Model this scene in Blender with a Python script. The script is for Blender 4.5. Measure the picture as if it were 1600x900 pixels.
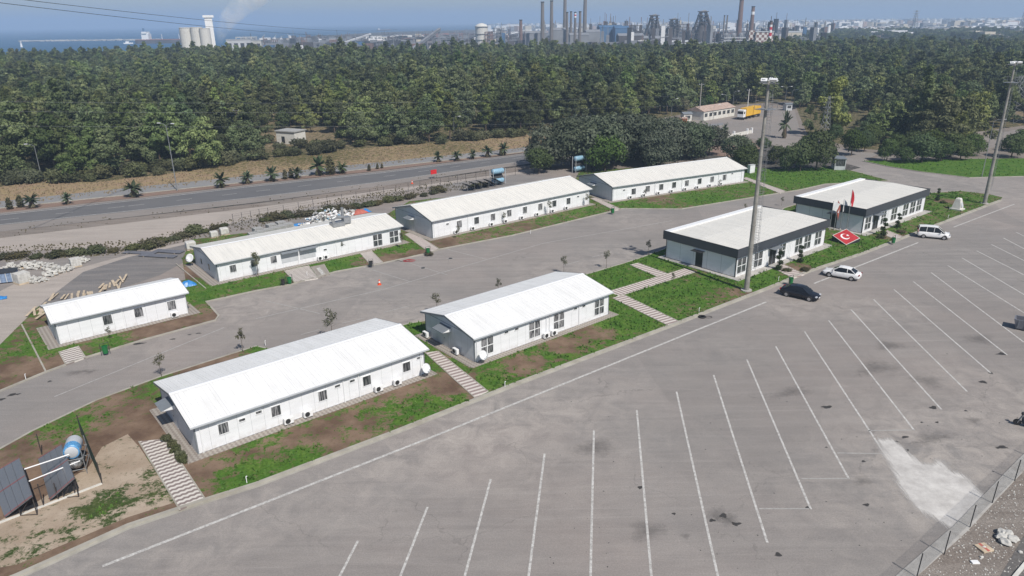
import bpy, bmesh, math, random
import numpy as np
from mathutils import Vector, Matrix, geometry
for o in list(bpy.data.objects): bpy.data.objects.remove(o)
random.seed(7); RNG = np.random.default_rng(7)
S = bpy.context.scene; COL = S.collection
PI = math.pi; R = math.radians
# ------------------------------------------------------------------ camera, sky, sun, exposure
H = 34.0; F = 1130.0; HY = 33.0; ROLL = 0.0125
_th = math.atan((450-HY)*math.cos(ROLL)/F)
_fw = Vector((0, math.cos(_th), -math.sin(_th))); _r = Vector((1,0,0)); _u = _r.cross(_fw)
CR = _r*math.cos(ROLL)-_u*math.sin(ROLL); CU = _r*math.sin(ROLL)+_u*math.cos(ROLL)
cd = bpy.data.cameras.new('camera'); cam = bpy.data.objects.new('camera', cd); COL.objects.link(cam)
cd.sensor_width = 36; cd.lens = 36*F/1600; cd.clip_end = 80000; cd.clip_start = 0.5
m3 = Matrix((CR, CU, -_fw)).transposed()
cam.matrix_world = Matrix.Translation((0,0,H)) @ m3.to_4x4()
S.camera = cam; HAZE = 2.8e-4
SUN_AZ = R(-58); SUN_EL = R(49)
w = bpy.data.worlds.new('World'); S.world = w; w.use_nodes = True
nt = w.node_tree; bg = nt.nodes['Background']
sky = nt.nodes.new('ShaderNodeTexSky'); sky.sky_type = 'NISHITA'; sky.sun_disc = False
sky.sun_elevation = SUN_EL; sky.sun_rotation = PI/2-SUN_AZ
sky.air_density = 1.0; sky.dust_density = 0.6; sky.ozone_density = 2.0; sky.altitude = 50
nt.links.new(sky.outputs[0], bg.inputs[0]); bg.inputs[1].default_value = 0.068
sd = bpy.data.lights.new('sun', 'SUN'); sun = bpy.data.objects.new('sun', sd); COL.objects.link(sun)
sd.energy = 4.3; sd.angle = R(0.55); sd.color = (1.0, 0.945, 0.87)
sv = Vector((math.cos(SUN_AZ)*math.cos(SUN_EL), math.sin(SUN_AZ)*math.cos(SUN_EL), math.sin(SUN_EL)))
sun.rotation_euler = sv.to_track_quat('Z','Y').to_euler(); sun.location = (0,0,200)
vs = S.view_settings; vs.view_transform = 'Standard'; vs.look = 'None'; vs.gamma = 1; vs.use_curve_mapping = False
vs.exposure = 0.16
S.render.engine = 'CYCLES'
S.cycles.volume_bounces = 1; S.cycles.transparent_max_bounces = 12

# ------------------------------------------------------------------ survey helpers: photo measurements turned into ground positions
def ray(x, y): return _fw + CR*((x-800)/F) - CU*((y-450)/F)
def G(x, y, z=0.0):
    d = ray(x, y); return Vector((0,0,H)) + d*((z-H)/d.z)
def P(p):
    v = Vector(p)-Vector((0,0,H)); q = v.dot(_fw); return 800+F*v.dot(CR)/q, 450-F*v.dot(CU)/q
def hor(x): return HY-0.0125*(x-800)
def Hz(loc, ytop):            # height of a thing standing at loc whose top is seen at ytop
    lo, hi = -5, 400
    for _ in range(50):
        m = (lo+hi)/2
        if P((loc[0], loc[1], m))[1] > ytop: lo = m
        else: hi = m
    return lo
def D(px, d):                 # ground point at distance d in the direction of column px
    lo, hi = hor(px)+0.05, 2000
    for _ in range(60):
        m = (lo+hi)/2; g = G(px, m)
        if g.xy.length > d: lo = m
        else: hi = m
    return G(px, lo)
def G2(pts, z=0.0): return [G(a, b, z).xy for a, b in pts]
UA = R(38.7); UX = Vector((math.cos(UA), math.sin(UA))); VX = Vector((math.sin(UA), -math.cos(UA)))

# ------------------------------------------------------------------ object helpers
def link(o): COL.objects.link(o); return o
def setp(o, label=None, cat=None, group=None, kind=None):
    if label: o['label'] = label
    if cat: o['category'] = cat
    if group: o['group'] = group
    if kind: o['kind'] = kind
    return o
def thing(name, label, cat, loc=(0,0,0), rz=0.0, group=None):
    o = bpy.data.objects.new(name, None); link(o); o.empty_display_size = 0.3
    o.location = loc; o.rotation_euler = (0,0,rz)
    return setp(o, label, cat, group)
def copy_thing(src, loc, rz=0.0, label=None, scale=None, group=None):
    c = src.copy(); link(c); c.location = loc; c.rotation_euler = (0,0,rz)
    if scale: c.scale = scale if hasattr(scale,'__len__') else (scale,)*3
    if label: c['label'] = label
    if group: c['group'] = group
    for ch in src.children:
        d = ch.copy(); link(d); d.parent = c
        for g in ch.children:
            e = g.copy(); link(e); e.parent = d
    return c
class MB:
    def __init__(s): s.v = []; s.f = []; s.m = []
    def add(s, vs, fs, mi=0, M=None):
        n = len(s.v)
        for p in vs:
            p = Vector(p)
            s.v.append(M @ p if M else p)
        for f in fs: s.f.append([n+i for i in f]); s.m.append(mi)
        return s
    def box(s, x0, x1, y0, y1, z0, z1, mi=0, M=None):
        v = [(x0,y0,z0),(x1,y0,z0),(x1,y1,z0),(x0,y1,z0),(x0,y0,z1),(x1,y0,z1),(x1,y1,z1),(x0,y1,z1)]
        return s.add(v, [(0,3,2,1),(4,5,6,7),(0,1,5,4),(1,2,6,5),(2,3,7,6),(3,0,4,7)], mi, M)
    def cbox(s, c, sz, mi=0, M=None):
        return s.box(c[0]-sz[0]/2, c[0]+sz[0]/2, c[1]-sz[1]/2, c[1]+sz[1]/2, c[2]-sz[2]/2, c[2]+sz[2]/2, mi, M)
    def prism(s, poly, y0, y1, mi=0, M=None):    # poly in (x,z), extruded in y
        n = len(poly); v = [(a,y0,b) for a,b in poly]+[(a,y1,b) for a,b in poly]
        f = [list(range(n)), list(range(2*n-1, n-1, -1))]+[((i+1)%n, i, n+i, n+(i+1)%n) for i in range(n)]
        return s.add(v, f, mi, M)
    def prismz(s, poly, z0, z1, mi=0, M=None):   # poly in (x,y) extruded in z
        n = len(poly); v = [(a[0],a[1],z0) for a in poly]+[(a[0],a[1],z1) for a in poly]
        f = [list(range(n-1,-1,-1)), list(range(n,2*n))]+[(i,(i+1)%n,n+(i+1)%n,n+i) for i in range(n)]
        return s.add(v, f, mi, M)
    def tube(s, p, q, r0, r1=None, n=8, mi=0, cap=True):
        r1 = r0 if r1 is None else r1
        p = Vector(p); q = Vector(q); d = (q-p).normalized()
        a = d.orthogonal().normalized(); b = d.cross(a); v = []
        for c, r in ((p, r0), (q, r1)):
            for i in range(n):
                t = 2*PI*i/n; v.append(c+a*math.cos(t)*r+b*math.sin(t)*r)
        f = [(i,(i+1)%n,n+(i+1)%n,n+i) for i in range(n)]
        if cap: f += [list(range(n-1,-1,-1)), list(range(n,2*n))]
        return s.add(v, f, mi)
    def path(s, pts, r, n=6, mi=0):
        for i in range(len(pts)-1):
            ra = r[i] if hasattr(r,'__len__') else r; rb = r[i+1] if hasattr(r,'__len__') else r
            s.tube(pts[i], pts[i+1], ra, rb, n, mi)
        return s
    def lathe(s, prof, n=16, mi=0, M=None):      # prof (r,z)
        v = []; f = []
        for r, z in prof:
            for i in range(n): t = 2*PI*i/n; v.append((r*math.cos(t), r*math.sin(t), z))
        for k in range(len(prof)-1):
            for i in range(n): f.append((k*n+i, k*n+(i+1)%n, (k+1)*n+(i+1)%n, (k+1)*n+i))
        f.append(list(range(n-1,-1,-1))); f.append([(len(prof)-1)*n+i for i in range(n)])
        return s.add(v, f, mi, M)
    def ico(s, c, r, mi=0, sub=1, jit=0.0):
        b = bmesh.new(); bmesh.ops.create_icosphere(b, subdivisions=sub, radius=1)
        rr = r if hasattr(r,'__len__') else (r,r,r)
        v = []
        for x in b.verts:
            k = 1+random.uniform(-jit, jit); v.append((c[0]+x.co.x*rr[0]*k, c[1]+x.co.y*rr[1]*k, c[2]+x.co.z*rr[2]*k))
        f = [[q.index for q in fc.verts] for fc in b.faces]; b.free()
        return s.add(v, f, mi)
    def build(s, name, mats, parent=None, smooth=False, bevel=0):
        me = bpy.data.meshes.new(name); me.from_pydata([tuple(p) for p in s.v], [], s.f); me.update()
        if not isinstance(mats, (list, tuple)): mats = [mats]
        for m in mats: me.materials.append(m)
        me.polygons.foreach_set('material_index', s.m)
        if smooth: me.polygons.foreach_set('use_smooth', [True]*len(me.polygons))
        o = bpy.data.objects.new(name, me); link(o)
        if parent: o.parent = parent
        if bevel:
            md = o.modifiers.new('bevel','BEVEL'); md.width = bevel; md.segments = 2; md.limit_method = 'ANGLE'; md.angle_limit = R(35)
        return o

# ------------------------------------------------------------------ materials
def principled(name):
    m = bpy.data.materials.new(name); m.use_nodes = True; return m, m.node_tree, m.node_tree.nodes['Principled BSDF']
class N:     # small node-graph helper
    def __init__(s, nt): s.t = nt
    def n(s, typ, **kw):
        x = s.t.nodes.new(typ)
        for k, v in kw.items(): setattr(x, k, v)
        return x
    def l(s, a, b): s.t.links.new(a, b)
    def val(s, x, sock):
        if hasattr(x, 'links') or hasattr(x, 'is_linked'): s.l(x, sock)
        else: sock.default_value = x
    def co(s, kind='Object'): return s.n('ShaderNodeTexCoord').outputs[kind]
    def mapping(s, vec, scale=(1,1,1), rot=(0,0,0), loc=(0,0,0)):
        m = s.n('ShaderNodeMapping'); s.l(vec, m.inputs[0]); m.inputs['Scale'].default_value = scale
        m.inputs['Rotation'].default_value = rot; m.inputs['Location'].default_value = loc; return m.outputs[0]
    def noise(s, vec, scale, detail=4, rough=0.55, dist=0.0):
        m = s.n('ShaderNodeTexNoise'); s.l(vec, m.inputs['Vector']); m.inputs['Scale'].default_value = scale
        m.inputs['Detail'].default_value = detail; m.inputs['Roughness'].default_value = rough; m.inputs['Distortion'].default_value = dist
        return m.outputs['Fac']
    def math(s, op, a, b=0.0, c=None):
        m = s.n('ShaderNodeMath', operation=op); s.val(a, m.inputs[0]); s.val(b, m.inputs[1])
        if c is not None: s.val(c, m.inputs[2])
        return m.outputs[0]
    def ramp(s, fac, a, b, lo=0.0, hi=1.0):
        m = s.n('ShaderNodeMapRange'); s.val(fac, m.inputs[0]); m.inputs[1].default_value = a; m.inputs[2].default_value = b
        m.inputs[3].default_value = lo; m.inputs[4].default_value = hi; m.clamp = True; return m.outputs[0]
    def mix(s, fac, a, b, mode='MIX'):
        m = s.n('ShaderNodeMix', data_type='RGBA', blend_type=mode); s.val(fac, m.inputs[0])
        for x, k in ((a, 6), (b, 7)):
            if isinstance(x, tuple): m.inputs[k].default_value = (x[0], x[1], x[2], 1)
            else: s.l(x, m.inputs[k])
        return m.outputs[2]
    def attr(s, name): return s.n('ShaderNodeAttribute', attribute_name=name).outputs['Fac']
    def bump(s, h, strength, dist, bsdf):
        b = s.n('ShaderNodeBump'); b.inputs['Strength'].default_value = strength; b.inputs['Distance'].default_value = dist
        s.l(h, b.inputs['Height']); s.l(b.outputs[0], bsdf.inputs['Normal'])
def simple(name, col, rough=0.6, var=0.12, scale=1.5, metal=0.0, dirt=None, spec=None):
    m, t, b = principled(name); g = N(t); c = g.co()
    f = g.noise(c, scale, 5); k = 1-var; k2 = 1+var
    out = g.mix(g.ramp(f, 0.3, 0.7), tuple(x*k for x in col), tuple(min(x*k2, 1) for x in col))
    if dirt:
        d = g.ramp(g.noise(c, scale*0.35, 6, 0.65), 0.5, 0.75); out = g.mix(g.math('MULTIPLY', d, dirt[3]), out, tuple(dirt[:3]))
    g.l(out, b.inputs['Base Color']); b.inputs['Roughness'].default_value = rough; b.inputs['Metallic'].default_value = metal
    if spec is not None: b.inputs['Specular IOR Level'].default_value = spec
    return m
M = {}
# whites and metals
M['panel'] = None
def wallmat(name, col, seam=1.18, sc=(0.55,0.57,0.58)):
    m, t, b = principled(name); g = N(t); c = g.co()
    x = g.n('ShaderNodeSeparateXYZ'); g.l(c, x.inputs[0])
    s = g.math('ADD', x.outputs[0], x.outputs[1])
    fr = g.math('FRACT', g.math('DIVIDE', s, seam))
    line = g.math('LESS_THAN', fr, 0.018)
    n = g.ramp(g.noise(g.mapping(c, (0.5,0.5,2.5)), 0.8, 5), 0.35, 0.75)
    base = g.mix(n, col, tuple(k*0.90 for k in col))
    low = g.ramp(x.outputs[2], 0.1, 0.7, 1.0, 0.0)
    base = g.mix(g.math('MULTIPLY', g.math('MULTIPLY', low, g.ramp(g.noise(c, 2.3, 5), 0.4, 0.7)), 0.45), base, (0.42,0.36,0.30))
    g.l(g.mix(g.math('MULTIPLY', line, 0.75), base, tuple(k*0.5 for k in sc)), b.inputs['Base Color'])
    b.inputs['Roughness'].default_value = 0.45
    return m
M['wall'] = wallmat('white_panel_wall', (0.80,0.81,0.83))
M['greywall'] = wallmat('grey_panel_wall', (0.66,0.68,0.71), 1.18)
def roofmat(name, col, dirtc=(0.50,0.50,0.48), amt=0.35):
    m, t, b = principled(name); g = N(t); c = g.co()
    n1 = g.ramp(g.noise(g.mapping(c, (1.2,0.25,0.25)), 1.0, 6, 0.6), 0.42, 0.8)
    n2 = g.ramp(g.noise(c, 0.22, 3), 0.35, 0.7)
    x = g.n('ShaderNodeSeparateXYZ'); g.l(c, x.inputs[0])
    seam = g.math('LESS_THAN', g.math('FRACT', g.math('DIVIDE', x.outputs[0], 3.02)), 0.012)
    base = g.mix(g.math('MULTIPLY', n1, amt), col, dirtc)
    base = g.mix(g.math('MULTIPLY', n2, 0.25), base, tuple(k*0.86 for k in col))
    base = g.mix(g.math('MULTIPLY', seam, 0.4), base, (0.35,0.36,0.37))
    g.l(base, b.inputs['Base Color']); b.inputs['Roughness'].default_value = 0.5; return m
M['roof'] = roofmat('white_trapezoid_roofing', (0.80,0.80,0.79))
M['roofwarm'] = roofmat('cream_trapezoid_roofing', (0.74,0.72,0.67), amt=0.5)
M['trim'] = simple('white_trim', (0.80,0.81,0.82), 0.4, 0.04)
M['grey_trim'] = simple('grey_metal_trim', (0.19,0.21,0.23), 0.45, 0.08)
M['lightgrey'] = simple('light_grey_metal', (0.50,0.52,0.54), 0.45, 0.08)
M['anthracite'] = simple('anthracite_cladding', (0.050,0.058,0.070), 0.38, 0.10, 0.5)
M['door'] = simple('dark_door', (0.02,0.022,0.026), 0.3, 0.1)
def glassmat(name, col, curtain=None):
    m, t, b = principled(name); g = N(t); c = g.co()
    f = g.ramp(g.noise(g.mapping(c, (5,5,0.6)), 1.5, 3), 0.45, 0.55)
    g.l(g.mix(f, col, curtain or tuple(x*2.2 for x in col)), b.inputs['Base Color'])
    b.inputs['Roughness'].default_value = 0.08; b.inputs['Specular IOR Level'].default_value = 0.6; return m
M['glass'] = glassmat('window_glass', (0.03,0.035,0.04), (0.12,0.125,0.13))
M['curtain'] = glassmat('curtained_window_glass', (0.05,0.055,0.06), (0.26,0.26,0.27))
M['carglass'] = simple('car_glass', (0.012,0.014,0.017), 0.05, 0.05)
M['galv'] = simple('galvanised_steel', (0.33,0.34,0.35), 0.45, 0.15, 3, 0.5)
M['steel_dark'] = simple('dark_steel', (0.035,0.036,0.038), 0.5, 0.1)
M['mast'] = simple('weathered_mast_steel', (0.27,0.26,0.235), 0.6, 0.22, 1.2, 0.0, (0.14,0.11,0.08,0.5))
M['lampwhite'] = simple('lamp_white', (0.72,0.73,0.74), 0.4, 0.05)
M['rubber'] = simple('black_rubber', (0.018,0.018,0.019), 0.8, 0.1)
M['concrete'] = simple('concrete', (0.40,0.385,0.36), 0.9, 0.14, 1.6, 0, (0.24,0.21,0.18,0.6))
M['kerb'] = simple('kerb_concrete', (0.36,0.34,0.295), 0.9, 0.16, 0.9, 0, (0.22,0.19,0.14,0.6))
M['whiteconc'] = simple('white_concrete', (0.62,0.61,0.57), 0.85, 0.1, 1.5, 0, (0.4,0.36,0.3,0.5))
M['darkpaint'] = simple('dark_paint', (0.03,0.032,0.035), 0.5, 0.1)
M['bin_green'] = simple('green_plastic', (0.015,0.16,0.045), 0.4, 0.1)
M['darkplastic'] = simple('dark_plastic', (0.03,0.03,0.03), 0.6, 0.15)
M['orange'] = simple('orange_plastic', (0.75,0.085,0.02), 0.45, 0.1)
M['red'] = simple('red_paint', (0.55,0.018,0.022), 0.5, 0.1)
M['redbed'] = simple('red_painted_bed', (0.42,0.03,0.035), 0.6, 0.18, 2.0)
M['white'] = simple('white_paint', (0.80,0.80,0.80), 0.5, 0.05)
M['flagwhite'] = simple('white_cloth', (0.80,0.80,0.80), 0.8, 0.08)
M['flagred'] = simple('red_cloth', (0.52,0.02,0.03), 0.8, 0.1)
M['flagorange'] = simple('faded_red_cloth', (0.42,0.12,0.09), 0.8, 0.2)
M['blue'] = simple('blue_plastic', (0.03,0.20,0.50), 0.4, 0.15)
M['skyblue'] = simple('pale_blue_metal', (0.24,0.40,0.52), 0.35, 0.25, 4)
M['wood'] = simple('sawn_timber', (0.50,0.41,0.30), 0.8, 0.25, 1.5)
M['bark'] = simple('bark', (0.10,0.075,0.055), 0.95, 0.3, 4)
M['stone'] = simple('pale_stone_blocks', (0.52,0.51,0.48), 0.9, 0.2, 3, 0, (0.3,0.28,0.24,0.6))
M['greystone'] = simple('grey_paving_blocks', (0.34,0.34,0.33), 0.9, 0.2, 3)
M['sheet'] = simple('grey_sheet_metal', (0.16,0.165,0.19), 0.4, 0.12, 1)
M['yellow'] = simple('yellow_trailer_paint', (0.72,0.42,0.04), 0.45, 0.1, 0.3)
M['brick'] = simple('old_brick', (0.30,0.17,0.13), 0.9, 0.2, 2)
M['pinkroof'] = simple('faded_tile_roof', (0.40,0.30,0.25), 0.9, 0.2, 1)
M['carwhite'] = simple('white_car_paint', (0.80,0.80,0.80), 0.18, 0.01)
M['carblack'] = simple('black_car_paint', (0.012,0.013,0.018), 0.10, 0.02)
M['rim'] = simple('alloy_rim', (0.45,0.45,0.46), 0.3, 0.1, 2, 0.6)
M['lamp_red'] = simple('tail_lamp_red', (0.30,0.01,0.01), 0.2, 0.1)
M['lamp_clear'] = simple('head_lamp_clear', (0.55,0.57,0.6), 0.1, 0.1)
# ---- foliage
def leafmat(name, a, b_, trans=0.25, rnd=0.5, patch=False):
    m, t, b = principled(name); g = N(t)
    oi = g.n('ShaderNodeObjectInfo').outputs['Random']
    c = g.co()
    n = g.ramp(g.noise(c, 0.55, 4, 0.6), 0.30, 0.70)
    col = g.mix(n, a, b_)
    k = g.ramp(oi, 0, 1, 1-rnd*0.55, 1+rnd*0.75)
    if patch:      # stands of different age and species: colour varies from place to place in the wood
        lc = g.n('ShaderNodeObjectInfo').outputs['Location']
        pn = g.ramp(g.noise(lc, 0.018, 3, 0.6), 0.40, 0.62)
        col = g.mix(pn, col, g.mix(1.0, col, (0.74,0.90,1.05), 'MULTIPLY'))
        k = g.math('MULTIPLY', k, g.ramp(g.noise(lc, 0.035, 3, 0.6), 0.35, 0.65, 0.74, 1.22))
    hs = g.n('ShaderNodeHueSaturation'); g.l(col, hs.inputs['Color'])
    g.l(k, hs.inputs['Value'])
    oi2 = g.math('FRACT', g.math('MULTIPLY', oi, 7.31)); g.l(g.ramp(oi2, 0, 1, 0.486, 0.522), hs.inputs['Hue'])
    oi3 = g.math('FRACT', g.math('MULTIPLY', oi, 13.7)); g.l(g.ramp(oi3, 0, 1, 0.75, 1.1), hs.inputs['Saturation'])
    g.l(hs.outputs[0], b.inputs['Base Color']); b.inputs['Roughness'].default_value = 0.7
    b.inputs['Specular IOR Level'].default_value = 0.15
    tr = g.n('ShaderNodeBsdfTranslucent'); g.l(hs.outputs[0], tr.inputs[0]); mx = g.n('ShaderNodeMixShader'); mx.inputs[0].default_value = trans
    g.l(b.outputs[0], mx.inputs[1]); g.l(tr.outputs[0], mx.inputs[2])
    g.l(mx.outputs[0], t.nodes['Material Output'].inputs[0]); return m
M['pine'] = leafmat('pine_foliage', (0.068,0.090,0.030), (0.225,0.240,0.088), rnd=0.8, patch=True)
M['oak'] = leafmat('dark_broadleaf_foliage', (0.060,0.080,0.045), (0.14,0.16,0.105), rnd=0.3)
M['bush'] = leafmat('bush_foliage', (0.055,0.085,0.025), (0.11,0.15,0.045), rnd=0.4)
M['drybush'] = leafmat('dry_bush_foliage', (0.085,0.075,0.040), (0.15,0.14,0.075), rnd=0.4)
M['lime'] = leafmat('yellow_green_foliage', (0.20,0.24,0.05), (0.33,0.36,0.09), rnd=0.2)
M['young'] = leafmat('young_tree_foliage', (0.10,0.11,0.06), (0.19,0.18,0.11), rnd=0.4)
M['palm'] = leafmat('palm_foliage', (0.045,0.065,0.032), (0.095,0.12,0.06), rnd=0.4)
M['topiary'] = leafmat('topiary_foliage', (0.03,0.05,0.02), (0.06,0.085,0.03), rnd=0.3)
M['grassblade'] = leafmat('grass_blades', (0.068,0.165,0.018), (0.13,0.25,0.035), rnd=0.1)
M['drygrass'] = leafmat('dry_grass_blades', (0.26,0.20,0.10), (0.40,0.32,0.17), rnd=0.1)
# ---- grounds
def asphalt(name, base, warm, dust, amt=0.5, ang=UA, fine=0.10, worn=False):
    m, t, b = principled(name); g = N(t); c = g.co()
    big = g.ramp(g.noise(c, 0.035, 4, 0.6), 0.38, 0.66)
    med = g.ramp(g.noise(c, 0.16, 5, 0.62, 0.6), 0.38, 0.72)
    strk = g.ramp(g.noise(g.mapping(c, (0.08,0.9,1), (0,0,-ang)), 1.0, 6, 0.65, 0.8), 0.42, 0.74)
    cx = g.mix(big, base, warm)
    cx = g.mix(g.math('MULTIPLY', med, 0.45), cx, tuple(k*0.78 for k in base))
    cx = g.mix(g.math('MULTIPLY', strk, amt), cx, dust)
    swirl = g.ramp(g.noise(g.mapping(c, (0.12,0.45,1), (0,0,0.9)), 1.0, 8, 0.7, 2.2), 0.55, 0.78)
    cx = g.mix(g.math('MULTIPLY', swirl, amt*0.7), cx, dust)
    spot = g.ramp(g.noise(c, 0.55, 3, 0.5), 0.70, 0.78)
    cx = g.mix(g.math('MULTIPLY', spot, 0.30), cx, tuple(k*0.55 for k in base))
    if worn:
        dm = g.math('MULTIPLY', g.attr('cover'), g.ramp(g.noise(c, 0.45, 8, 0.7, 0.8), 0.38, 0.66))
        cx = g.mix(dm, cx, (0.41,0.37,0.335))
        vo = g.n('ShaderNodeTexVoronoi', feature='DISTANCE_TO_EDGE'); wv = g.n('ShaderNodeVectorMath', operation='ADD'); nz = g.n('ShaderNodeTexNoise'); nz.inputs['Scale'].default_value = 0.8; nz.inputs['Detail'].default_value = 6
        g.l(c, nz.inputs['Vector']); sc_ = g.n('ShaderNodeVectorMath', operation='SCALE'); g.l(nz.outputs['Color'], sc_.inputs[0]); sc_.inputs['Scale'].default_value = 2.2
        g.l(c, wv.inputs[0]); g.l(sc_.outputs[0], wv.inputs[1]); g.l(wv.outputs[0], vo.inputs['Vector']); vo.inputs['Scale'].default_value = 0.11
        crk = g.math('MULTIPLY', g.math('LESS_THAN', vo.outputs['Distance'], 0.006), g.ramp(g.noise(c, 0.09, 3, 0.5), 0.48, 0.60, 0, 0.28))
        cx = g.mix(crk, cx, (0.09,0.085,0.08))
        v2 = g.n('ShaderNodeTexVoronoi'); g.l(g.mapping(c, (0.09,0.035,1), (0,0,-ang)), v2.inputs['Vector']); v2.inputs['Scale'].default_value = 1.0
        bw = g.n('ShaderNodeRGBToBW'); g.l(v2.outputs['Color'], bw.inputs[0]); cx = g.mix(g.ramp(bw.outputs[0], 0.25, 0.75, 0.0, 0.28), cx, tuple(k*0.80 for k in base))
        for an, sx, th in ((0.35,0.05,0.60),(1.25,0.06,0.63),(-0.5,0.045,0.64)):      # tyre tracks and scuffs
            tn = g.noise(g.mapping(c, (sx,2.6,1), (0,0,an)), 1.0, 5, 0.65, 0.9)
            cx = g.mix(g.ramp(tn, th, th+.10, 0, 0.34), cx, dust if an > 0 else tuple(k*0.70 for k in base))
        fl = g.ramp(g.noise(c, 1.6, 6, 0.75), 0.60, 0.74, 0, 0.30); cx = g.mix(fl, cx, dust)
    gr = g.ramp(g.noise(c, 9, 3, 0.7), 0.3, 0.7, 1-fine, 1+fine)
    hs = g.n('ShaderNodeHueSaturation'); g.l(cx, hs.inputs['Color']); g.l(gr, hs.inputs['Value'])
    g.l(hs.outputs[0], b.inputs['Base Color']); b.inputs['Roughness'].default_value = 0.9; b.inputs['Specular IOR Level'].default_value = 0.25
    g.bump(g.noise(c, 14, 3), 0.25, 0.02, b); return m
M['lot'] = asphalt('aged_lot_asphalt', (0.234,0.219,0.208), (0.285,0.249,0.229), (0.355,0.328,0.305), 0.46, worn=True, fine=0.14)
M['hwy'] = asphalt('highway_asphalt', (0.125,0.127,0.135), (0.15,0.148,0.15), (0.20,0.19,0.18), 0.3)
M['upper'] = asphalt('faded_highway_asphalt', (0.215,0.218,0.225), (0.25,0.245,0.245), (0.31,0.30,0.29), 0.3)
M['shoulder'] = asphalt('shoulder_asphalt', (0.235,0.215,0.20), (0.265,0.235,0.215), (0.33,0.295,0.27), 0.4)
M['track'] = asphalt('dusty_gravel_track', (0.35,0.312,0.28), (0.39,0.34,0.305), (0.46,0.41,0.37), 0.6, R(34), 0.22)
M['yard'] = asphalt('service_yard_gravel', (0.20,0.19,0.185), (0.30,0.25,0.22), (0.36,0.33,0.30), 0.5, R(38), 0.25)
M['darkgravel'] = asphalt('dark_yard_gravel', (0.155,0.15,0.15), (0.19,0.18,0.175), (0.30,0.27,0.25), 0.6, R(30), 0.35)
M['verge'] = asphalt('stony_verge', (0.19,0.165,0.145), (0.24,0.195,0.165), (0.34,0.31,0.28), 0.5, R(38), 0.35)
M['mediansoil'] = asphalt('red_median_soil', (0.21,0.145,0.115), (0.25,0.17,0.135), (0.30,0.24,0.2), 0.4, R(34), 0.3)
def cover(name, green, soil, soil2, fine=3.0):
    m, t, b = principled(name); g = N(t); c = g.co()
    a = g.attr('cover')
    n = g.noise(c, 0.9, 7, 0.68); nf = g.noise(c, fine*1.6, 4, 0.7)
    v = g.math('ADD', a, g.math('ADD', g.math('MULTIPLY', g.math('SUBTRACT', n, 0.5), 2.6), g.math('MULTIPLY', g.math('SUBTRACT', nf, 0.5), 1.5)))
    k = g.ramp(v, 0.34, 0.66)
    gg = g.mix(g.ramp(g.noise(c, 0.5, 5, 0.6), 0.35, 0.65), green, tuple(x*y for x, y in zip(green, (1.9,1.35,1.6))))
    gg = g.mix(g.ramp(nf, 0.40, 0.62, 0.0, 0.6), gg, tuple(x*0.45 for x in green))
    ss = g.mix(g.ramp(g.noise(c, 0.32, 5, 0.6), 0.38, 0.62), soil, soil2)
    ss = g.mix(g.ramp(g.noise(c, 4.5, 4, 0.7), 0.55, 0.75, 0, 0.5), ss, tuple(x*0.5 for x in soil))
    g.l(g.mix(k, ss, gg), b.inputs['Base Color']); b.inputs['Roughness'].default_value = 0.95; b.inputs['Specular IOR Level'].default_value = 0.1
    g.bump(nf, 0.6, 0.06, b); return m
M['lawn'] = cover('patchy_lawn', (0.062,0.150,0.022), (0.125,0.082,0.058), (0.22,0.155,0.11))
M['dry'] = cover('dry_grass_ground', (0.085,0.095,0.035), (0.30,0.235,0.13), (0.30,0.21,0.145), 2.0)
M['forestfloor'] = cover('forest_floor', (0.060,0.075,0.03), (0.20,0.16,0.10), (0.28,0.21,0.14), 1.0)
M['sandy'] = cover('sandy_ground', (0.05,0.085,0.025), (0.33,0.26,0.195), (0.42,0.345,0.27))
M['plain'] = cover('distant_plain', (0.035,0.045,0.035), (0.09,0.085,0.08), (0.17,0.15,0.14), 0.05)
def water():
    m, t, b = principled('sea_water'); g = N(t); c = g.co()
    g.l(g.mix(g.ramp(g.noise(g.mapping(c, (0.002,0.012,1)), 1.0, 5), 0.4, 0.7), (0.022,0.085,0.175), (0.035,0.115,0.215)), b.inputs['Base Color'])
    b.inputs['Roughness'].default_value = 0.55; b.inputs['Specular IOR Level'].default_value = 0.3
    g.bump(g.noise(c, 0.15, 4), 0.5, 0.5, b); return m
M['water'] = water()
def paver(name, a, b_, period, zig, zigp):
    m, t, b = principled(name); g = N(t); c = g.co(); x = g.n('ShaderNodeSeparateXYZ'); g.l(c, x.inputs[0])
    z = g.math('PINGPONG', x.outputs[1], zigp)
    v = g.math('FRACT', g.math('DIVIDE', g.math('ADD', x.outputs[0], g.math('MULTIPLY', z, zig)), period))
    k = g.math('LESS_THAN', v, 0.5)
    n = g.ramp(g.noise(c, 3, 5, 0.7), 0.3, 0.75)
    aa = g.mix(g.math('MULTIPLY', n, 0.5), a, tuple(q*0.66 for q in a)); bb = g.mix(g.math('MULTIPLY', n, 0.4), b_, tuple(q*0.7 for q in b_))
    g.l(g.mix(k, bb, aa), b.inputs['Base Color']); b.inputs['Roughness'].default_value = 0.9; return m
M['paver'] = paver('striped_wavy_pavers', (0.66,0.62,0.57), (0.235,0.19,0.175), 0.56, 0.45, 0.22)
M['paver2'] = paver('striped_straight_pavers', (0.64,0.59,0.54), (0.30,0.23,0.215), 0.62, 0.0, 0.3)
M['apron'] = paver('grey_pavers', (0.36,0.33,0.29), (0.26,0.225,0.20), 0.4, 0.6, 0.2)
def linepaint():
    m, t, b = principled('worn_line_paint'); g = N(t); c = g.co()
    n = g.ramp(g.noise(c, 3.5, 6, 0.75), 0.36, 0.62)
    g.l(g.mix(n, (0.30,0.285,0.27), (0.60,0.59,0.565)), b.inputs['Base Color']); b.inputs['Roughness'].default_value = 0.85; return m
M['line'] = linepaint()
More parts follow.
